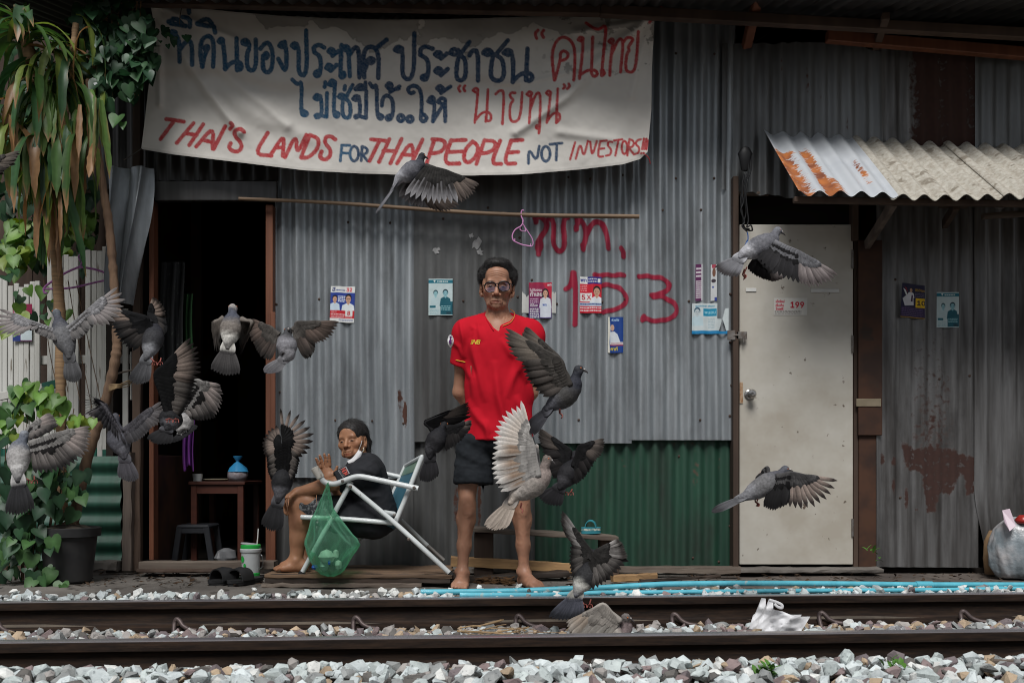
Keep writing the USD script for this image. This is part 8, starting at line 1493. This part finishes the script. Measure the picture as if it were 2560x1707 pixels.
back = thing('background_shrub', 'mass of dark green leaves behind the white fence', 'shrub', loc=P(100, 600, 6.2))
vine(back, 420, inblob([(60, 520, 140, 130), (160, 600, 110, 80), (40, 380, 120, 120), (180, 420, 90, 120), (30, 200, 120, 200), (150, 200, 120, 200), (240, 100, 80, 120)], 6.3, .35), .095, DK, each=False)
vine(back, 110, inblob([(190, 560, 46, 50), (60, 600, 50, 60), (30, 640, 40, 50), (130, 620, 40, 20)], 6.0, .12), .075, BR, each=False)
trunk(back, 'trunk', [(245, 760, 5.95), (262, 600, 5.95), (270, 500, 5.95), (262, 330, 5.95), (270, 100, 5.95)], .045, .035, m_darkwood)
# ------------------------------------------------------------------ election posters and stickers
_tf = glob.glob('/opt/blender-*/*/datafiles/fonts/NotoSansThai*.woff2'); _lf = glob.glob('/opt/blender-*/*/datafiles/fonts/Inter.woff2')
def font(s, thai=False): return ImageFont.truetype((_tf if thai and _tf else _lf)[0], s)
m_print = pm('printed_paper', (.80, .80, .80), (.72, .72, .71), rough=.55, scale=20, attr='print', attrmix='only', spec=.35)
KX = 8
class Art:
    """A poster drawn at KX dots per photo pixel."""
    def __init__(s, w, h, bg): s.w, s.h = w, h; s.im = Image.new('RGB', (int(w * KX), int(h * KX)), bg); s.d = ImageDraw.Draw(s.im)
    def box(s, x0, y0, x1, y1, c): s.d.rectangle([x0 * s.w * KX, y0 * s.h * KX, x1 * s.w * KX, y1 * s.h * KX], fill=c)
    def text(s, x, y, t, hpx, c, thai=False, bold=1): s.d.text((x * s.w * KX, y * s.h * KX), t, c, font(max(6, int(hpx * KX * 1.25)), thai), anchor='lm', stroke_width=bold, stroke_fill=c)
    def lines(s, x0, y0, x1, n, gap, c, hh=.012, seed=0):
        r = np.random.default_rng(seed)
        for k in range(n):
            x = x0
            while x < x1:
                L = r.uniform(.03, .10); s.box(x, y0 + k * gap, min(x + L, x1), y0 + k * gap + hh, c); x += L + .02
    def poly(s, p, c): s.d.polygon([(x * s.w * KX, y * s.h * KX) for x, y in p], fill=c)
    def ell(s, cx, cy, rx, ry, c): s.d.ellipse([(cx - rx) * s.w * KX, (cy - ry) * s.h * KX, (cx + rx) * s.w * KX, (cy + ry) * s.h * KX], fill=c)
    def person(s, cx, cy, r, skin, hair, shirt, long=False, glasses=False):
        a = s.h / s.w; ry = r; rx = r * a * .78
        if long: s.ell(cx, cy + .02, rx * 1.25, ry * 1.35, hair); s.box(cx - rx * 1.2, cy, cx + rx * 1.2, cy + ry * 1.3, hair)
        s.poly([(cx - rx * .5, cy + ry * .6), (cx + rx * .5, cy + ry * .6), (cx + rx * .6, cy + ry * 1.8), (cx - rx * .6, cy + ry * 1.8)], skin)
        s.poly([(cx - rx * .55, cy + ry * 1.15), (cx, cy + ry * 1.7), (cx + rx * .55, cy + ry * 1.15), (cx + rx * 1.9, cy + ry * 1.75), (cx + rx * 2.3, cy + ry * 4.2), (cx - rx * 2.3, cy + ry * 4.2), (cx - rx * 1.9, cy + ry * 1.75)], shirt)
        s.ell(cx, cy - ry * .22, rx * 1.08, ry * 1.0, hair); s.ell(cx, cy + ry * .16, rx * .88, ry * .92, skin)
        for k in (-1, 1): s.ell(cx + k * rx * .36, cy + ry * .05, rx * .13, ry * .07, hair)
        if glasses: s.box(cx - rx * .75, cy - ry * .02, cx + rx * .75, cy + ry * .05, hair)
        s.ell(cx, cy + ry * .60, rx * .28, ry * .06, tuple(int(v * .7) for v in skin))
def paste(name, label, art, corners, Y, sheet=None, par=None, group=None, lift=.004, torn=None, wav=.35):
    """Glues the print over the ridges; corners TL, TR, BR, BL in photo pixels."""
    w, h = art.w, art.h; nu, nv = max(20, int(w * .9)), max(28, int(h * .9)); small = np.asarray(art.im.resize((nu, nv), Image.LANCZOS), float) / 255; lin = np.where(small <= .04045, small / 12.92, ((small + .055) / 1.055) ** 2.4)
    u, t = np.meshgrid(np.linspace(0, 1, nu), np.linspace(0, 1, nv), indexing='ij'); c = np.asarray(corners, float); q = c[0] * ((1 - u) * (1 - t))[..., None] + c[1] * (u * (1 - t))[..., None] + c[2] * (u * t)[..., None] + c[3] * ((1 - u) * t)[..., None]
    X = (q[..., 0] - 1280) / FPX * Y; Z = CZ + (HY - q[..., 1]) / FPX * Y
    if sheet is not None: yy = sheet.y(X, Z); top = sheet.Y - sheet.off - sheet.amp; yy = top + (yy - top) * wav - lift
    else: yy = np.full(X.shape, Y) - lift
    f = grid(nu, nv); col = lin.transpose(1, 0, 2)
    if torn is not None: keep = torn(u, t).reshape(-1)[f].all(1); f = f[keep]
    v = np.stack([X, yy, Z], -1).reshape(-1, 3); used, inv = np.unique(f, return_inverse=True)
    return solo(name, label, 'poster', (v[used], inv.reshape(-1, 3)), m_print, smooth=True, attrs={'print': col.reshape(-1, 3)[used]})
def rect(x0, y0, x1, y1, sk=0): return [(x0, y0), (x1, y0 + sk), (x1 - .5, y1 + sk), (x0 - .5, y1)]
W_, SK = (228, 230, 228), (205, 160, 135)
a = Art(62, 93, W_); a.text(.06, .09, 'ส', 13, (25, 40, 110), True, 3); a.lines(.24, .10, .58, 1, .04, (60, 80, 150), .03); a.text(.63, .095, '32', 10, (215, 35, 55), bold=4); a.box(0, .18, 1, .67, (35, 62, 150)); a.person(.19, .35, .085, SK, (25, 22, 28), (205, 222, 236)); a.person(.73, .34, .105, SK, (15, 14, 20), (232, 238, 242), glasses=True); a.lines(.32, .27, .60, 4, .045, (235, 238, 250), .028, 3)
a.box(0, .67, 1, .88, (200, 30, 42)); a.text(.04, .715, 'เขต 2', 5, W_, True, 1); a.lines(.04, .765, .62, 1, .05, W_, .022, 4); a.text(.04, .835, 'ดร.สามัคคี มั่นคง', 6, W_, True, 1); a.box(.62, .655, .92, .815, W_); a.text(.69, .735, '8', 11, (200, 30, 42), bold=4); a.lines(.38, .91, .95, 2, .03, (70, 80, 140), .012, 5)
paste('election_poster', 'slightly tilted white poster with the number 32 and a red strip, left of the man', a, [(828, 716), (889, 718), (886, 808), (825, 805)], W, S1)
def teal(seed):
    a = Art(60, 91, (196, 214, 216)); a.box(0, .035, 1, .125, (8, 110, 130)); a.poly([(.20, .045), (.30, .045), (.25, .115)], W_); a.lines(.36, .065, .80, 1, .05, W_, .03, seed); a.person(.30, .40, .075, (150, 196, 204), (12, 60, 74), (188, 210, 214)); a.person(.70, .39, .085, (140, 190, 200), (8, 48, 62), (10, 92, 108)); a.box(.50, .62, 1, .97, (10, 92, 108)); a.box(.06, .73, .30, .79, (12, 100, 118)); a.lines(.06, .84, .46, 4, .035, (120, 170, 180), .01, seed + 1); a.lines(.53, .74, .92, 3, .045, (170, 215, 220), .018, seed + 2); a.box(.74, .90, .94, .96, (5, 60, 74)); return a
paste('election_poster', 'pale teal poster of two men just left of the standing man', teal(3), rect(1072, 698, 1132, 789), W, S2)
a = Art(62, 90, (150, 30, 80)); 
for k in range(30): a.box(0, .0 + k / 30, 1, (k + 1) / 30, (int(165 - 110 * k / 30), int(32 + 6 * k / 30), int(70 + 40 * k / 30)))
a.poly([(.6, 0), (1, 0), (1, .5)], (190, 30, 62)); a.text(.80, .075, 'พท', 7, W_, True, 2); a.text(.05, .22, 'ไม่ต้องรอ', 7, W_, True, 2); a.text(.05, .335, 'ทำเลย', 11, W_, True, 3); a.lines(.06, .45, .42, 3, .05, (225, 200, 220), .02, 3); a.text(.06, .64, 'ที่ต้อง', 7, W_, True, 2); a.lines(.06, .72, .46, 6, .048, W_, .024, 5); a.person(.72, .29, .10, SK, (22, 16, 22), (222, 226, 234), long=True); a.box(.50, .60, .96, .97, (216, 222, 232)); a.text(.60, .62, 'พท', 7, (60, 90, 170), True, 2)
pk = dict(W=W_)
for nm, xa_, xb_, sd_ in (('torn white paper scrap on the left edge of the purple poster', 1305, 1324, 5), ('torn white paper scrap on the right edge of the purple poster', 1377, 1390, 7)):
    paste('torn_paper', nm, Art(xb_ - xa_, 62, (200, 200, 196)), rect(xa_, 722, xb_, 784), W, S3, lift=.0025, torn=lambda u, t: t > .25 * meshkit.noise(np.stack([u * 5 + sd_, t * 3, 0 * u], -1), sd_) + .2 * u * (sd_ == 5))
paste('election_poster', 'purple poster of a long-haired woman in white at the right of the man', a, rect(1322, 708, 1379, 797), W, S3)
a = Art(54, 91, (205, 18, 45)); a.box(0, 0, .36, .20, W_); a.text(.03, .10, 'พท', 10, (35, 40, 130), True, 3); a.box(.36, 0, 1, .20, (38, 42, 130)); a.lines(.40, .05, .80, 2, .07, W_, .03, 2); a.box(.82, .05, .94, .16, W_); a.lines(.04, .24, .34, 4, .045, (250, 190, 190), .018, 3); a.person(.78, .40, .12, SK, (25, 18, 22), (228, 232, 238)); a.box(.03, .45, .56, .68, W_); a.text(.08, .565, '5', 13, (190, 20, 45), bold=4); a.text(.32, .565, 'X', 13, (190, 20, 45), bold=2); a.box(0, .71, 1, .80, (200, 215, 228)); a.lines(.02, .735, .98, 1, .05, (40, 60, 130), .035, 4); a.box(0, .81, 1, 1, (205, 18, 45)); a.lines(.03, .835, .98, 2, .075, W_, .035, 6)
paste('election_poster', 'bright red poster marked 5X over the sprayed number', a, rect(1449, 694, 1503, 784), W, S3)
a = Art(39, 90, (16, 62, 140)); a.poly([(0, 0), (.12, 0), (.18, .35), (.12, .7), (.16, 1), (0, 1)], (225, 222, 210)); a.text(.24, .09, 'ห่วงใย', 6, (200, 222, 240), True, 2); a.ell(.30, .30, .12, .09, (205, 165, 145)); a.poly([(.16, .42), (.42, .40), (.62, .48), (.80, .70), (.16, .70)], (214, 220, 228)); a.box(.16, .70, 1, .77, (222, 222, 222)); a.lines(.22, .725, .96, 1, .03, (150, 40, 70), .02, 2); a.box(.16, .77, 1, .80, (150, 30, 70)); a.text(.18, .89, 'คาท์', 9, (235, 205, 40), True, 3)
paste('election_poster', 'narrow blue poster with yellow lettering at its foot, under the red one', a, rect(1519, 794, 1557, 883), W, S3)
a = Art(18, 90, (92, 30, 84)); a.lines(.1, .10, .9, 3, .10, W_, .05, 3); a.lines(.1, .45, .9, 9, .055, W_, .03, 4); a.box(.8, 0, 1, 1, (200, 200, 205))
paste('poster_strip', 'narrow torn strip of purple poster left of the door post', a, rect(1737, 663, 1754, 754), W, S3b)
a = Art(16, 90, (205, 208, 210)); a.box(.2, 0, .8, .10, (170, 60, 80)); a.ell(.5, .22, .25, .12, (120, 80, 60)); a.ell(.45, .45, .35, .05, (60, 50, 60)); a.text(.2, .62, 'พ', 6, (50, 70, 150), True, 2); a.box(.6, .9, 1, 1, (50, 70, 150))
paste('poster_strip', 'thin pale torn poster strip beside the purple strip', a, rect(1775, 664, 1790, 754), W, S3b)
a = Art(90, 76, (204, 214, 216)); a.box(0, .89, 1, 1, (25, 130, 185)); a.text(.10, .10, 'พบปะประชา พัฒนา', 5, (40, 120, 160), True, 1); a.person(.15, .27, .11, (190, 200, 205), (20, 70, 95), (190, 212, 220)); a.box(.31, .18, .67, .42, (20, 140, 178)); a.text(.34, .30, 'พนอบ', 9, (180, 225, 235), True, 1); a.lines(.45, .50, .62, 7, .05, (130, 160, 175), .012, 3)
paste('election_poster', 'wide pale blue poster with a torn corner near the door hasp', a, rect(1728, 760, 1819, 836), W, S3b, torn=lambda u, t: ~((u > .70 + .12 * np.sin(t * 3.1)) & (u < .84 - .10 * np.cos(t * 3)) & (t < .9)) & ~((u > .7) & (t < .5 - .35 * smooth01((u - .82) / .1)) ))
a = Art(84, 43, (214, 212, 206)); a.text(.48, .40, '199', 15, (190, 18, 45), bold=6); a.text(.05, .22, 'เน็ตใหม่', 6, (190, 18, 45), True, 2); a.text(.05, .44, 'เริ่มต้น', 6.5, (190, 18, 45), True, 2); a.text(.06, .64, 'โทรฟรี', 6, (190, 18, 45), True, 2); a.lines(.03, .74, .82, 3, .07, (70, 60, 60), .022, 2)
paste('door_sticker', 'white sticker reading 199 in red on the white door', a, rect(1935, 745, 2018, 788), 5.53, None, lift=.0022)
a = Art(58, 92, (28, 26, 62)); a.text(.58, .17, 'สิริวัฒน์', 7, (190, 150, 40), True, 2); a.lines(.58, .26, .95, 3, .045, (120, 110, 130), .018, 2); a.poly([(.06, .15), (.16, .20), (.26, .36), (.18, .34)], W_); a.poly([(.10, .10), (.20, .14), (.26, .30)], (140, 20, 40)); a.person(.40, .18, .055, SK, (18, 16, 20), (222, 222, 228)); a.poly([(.06, .45), (.30, .28), (.50, .28), (.54, .62), (.16, .66)], (220, 220, 226)); a.poly([(.43, .33), (.49, .33), (.48, .52), (.40, .52)], (60, 25, 70)); a.box(.62, .40, 1, .68, (235, 190, 20)); a.text(.66, .54, '10', 13, (20, 14, 40), bold=4); a.box(0, .68, 1, 1, (52, 36, 78)); a.lines(.05, .72, .9, 5, .05, (110, 90, 130), .015, 4); a.box(0, .97, 1, 1, (170, 130, 50))
paste('election_poster', 'dark purple poster with a yellow square numbered 10 on the rusty sheet', a, [(2253, 708), (2308, 716), (2308, 799), (2248, 793)], W, Sheet(0, 1, 0, 1, .085, .009, .2, off=.010))
paste('election_poster', 'pale teal poster of two men on the rusty sheet right of the numbered one', teal(9), rect(2338, 732, 2394, 820), W, Sheet(0, 1, 0, 1, .085, .009, .2, off=.010))
a = Art(48, 92, (96, 34, 84)); a.box(0, 0, 1, .26, (140, 24, 66)); a.text(.05, .22, 'ไม่ต้อง', 6, W_, True, 2); a.text(.05, .36, 'ทำเลย', 8, W_, True, 2); a.lines(.05, .52, .36, 8, .055, W_, .03, 3); a.box(0, .85, .4, 1, (40, 60, 130)); a.poly([(.40, .6), (.7, .52), (1, .7), (1, .97), (.42, .97)], (205, 218, 224))
paste('election_poster', 'purple election poster fixed to the white slat fence at far left', a, rect(33, 760, 81, 853), 5.68, None, lift=.004)
m_scrap = pm('pasted_scrap', (.36, .36, .36), (.26, .26, .26), rough=.7, scale=40)
for k, (cx, cy, w_, h_) in enumerate(((1092, 626, 12, 10), (1190, 612, 16, 22), (1178, 590, 8, 8), (1200, 632, 10, 12))):
    r2 = np.random.default_rng(k); p_ = [(cx + w_ * math.cos(t) * r2.uniform(.3, 1.1), cy + h_ * math.sin(t) * r2.uniform(.3, 1.1)) for t in np.linspace(0, 6.28, 14)[:-1]]; v, f = flat_poly(SPoly(p_).buffer(0) if SPoly(p_).buffer(0).geom_type == 'Polygon' else SPoly(p_).convex_hull, 3); X = (v[:, 0] - 1280) / FPX * W; Z = CZ + (HY - v[:, 1]) / FPX * W; put(house, 'paper_scrap', (np.stack([X, S2.y(X, Z) - .003, Z], -1), f), m_scrap, smooth=True)
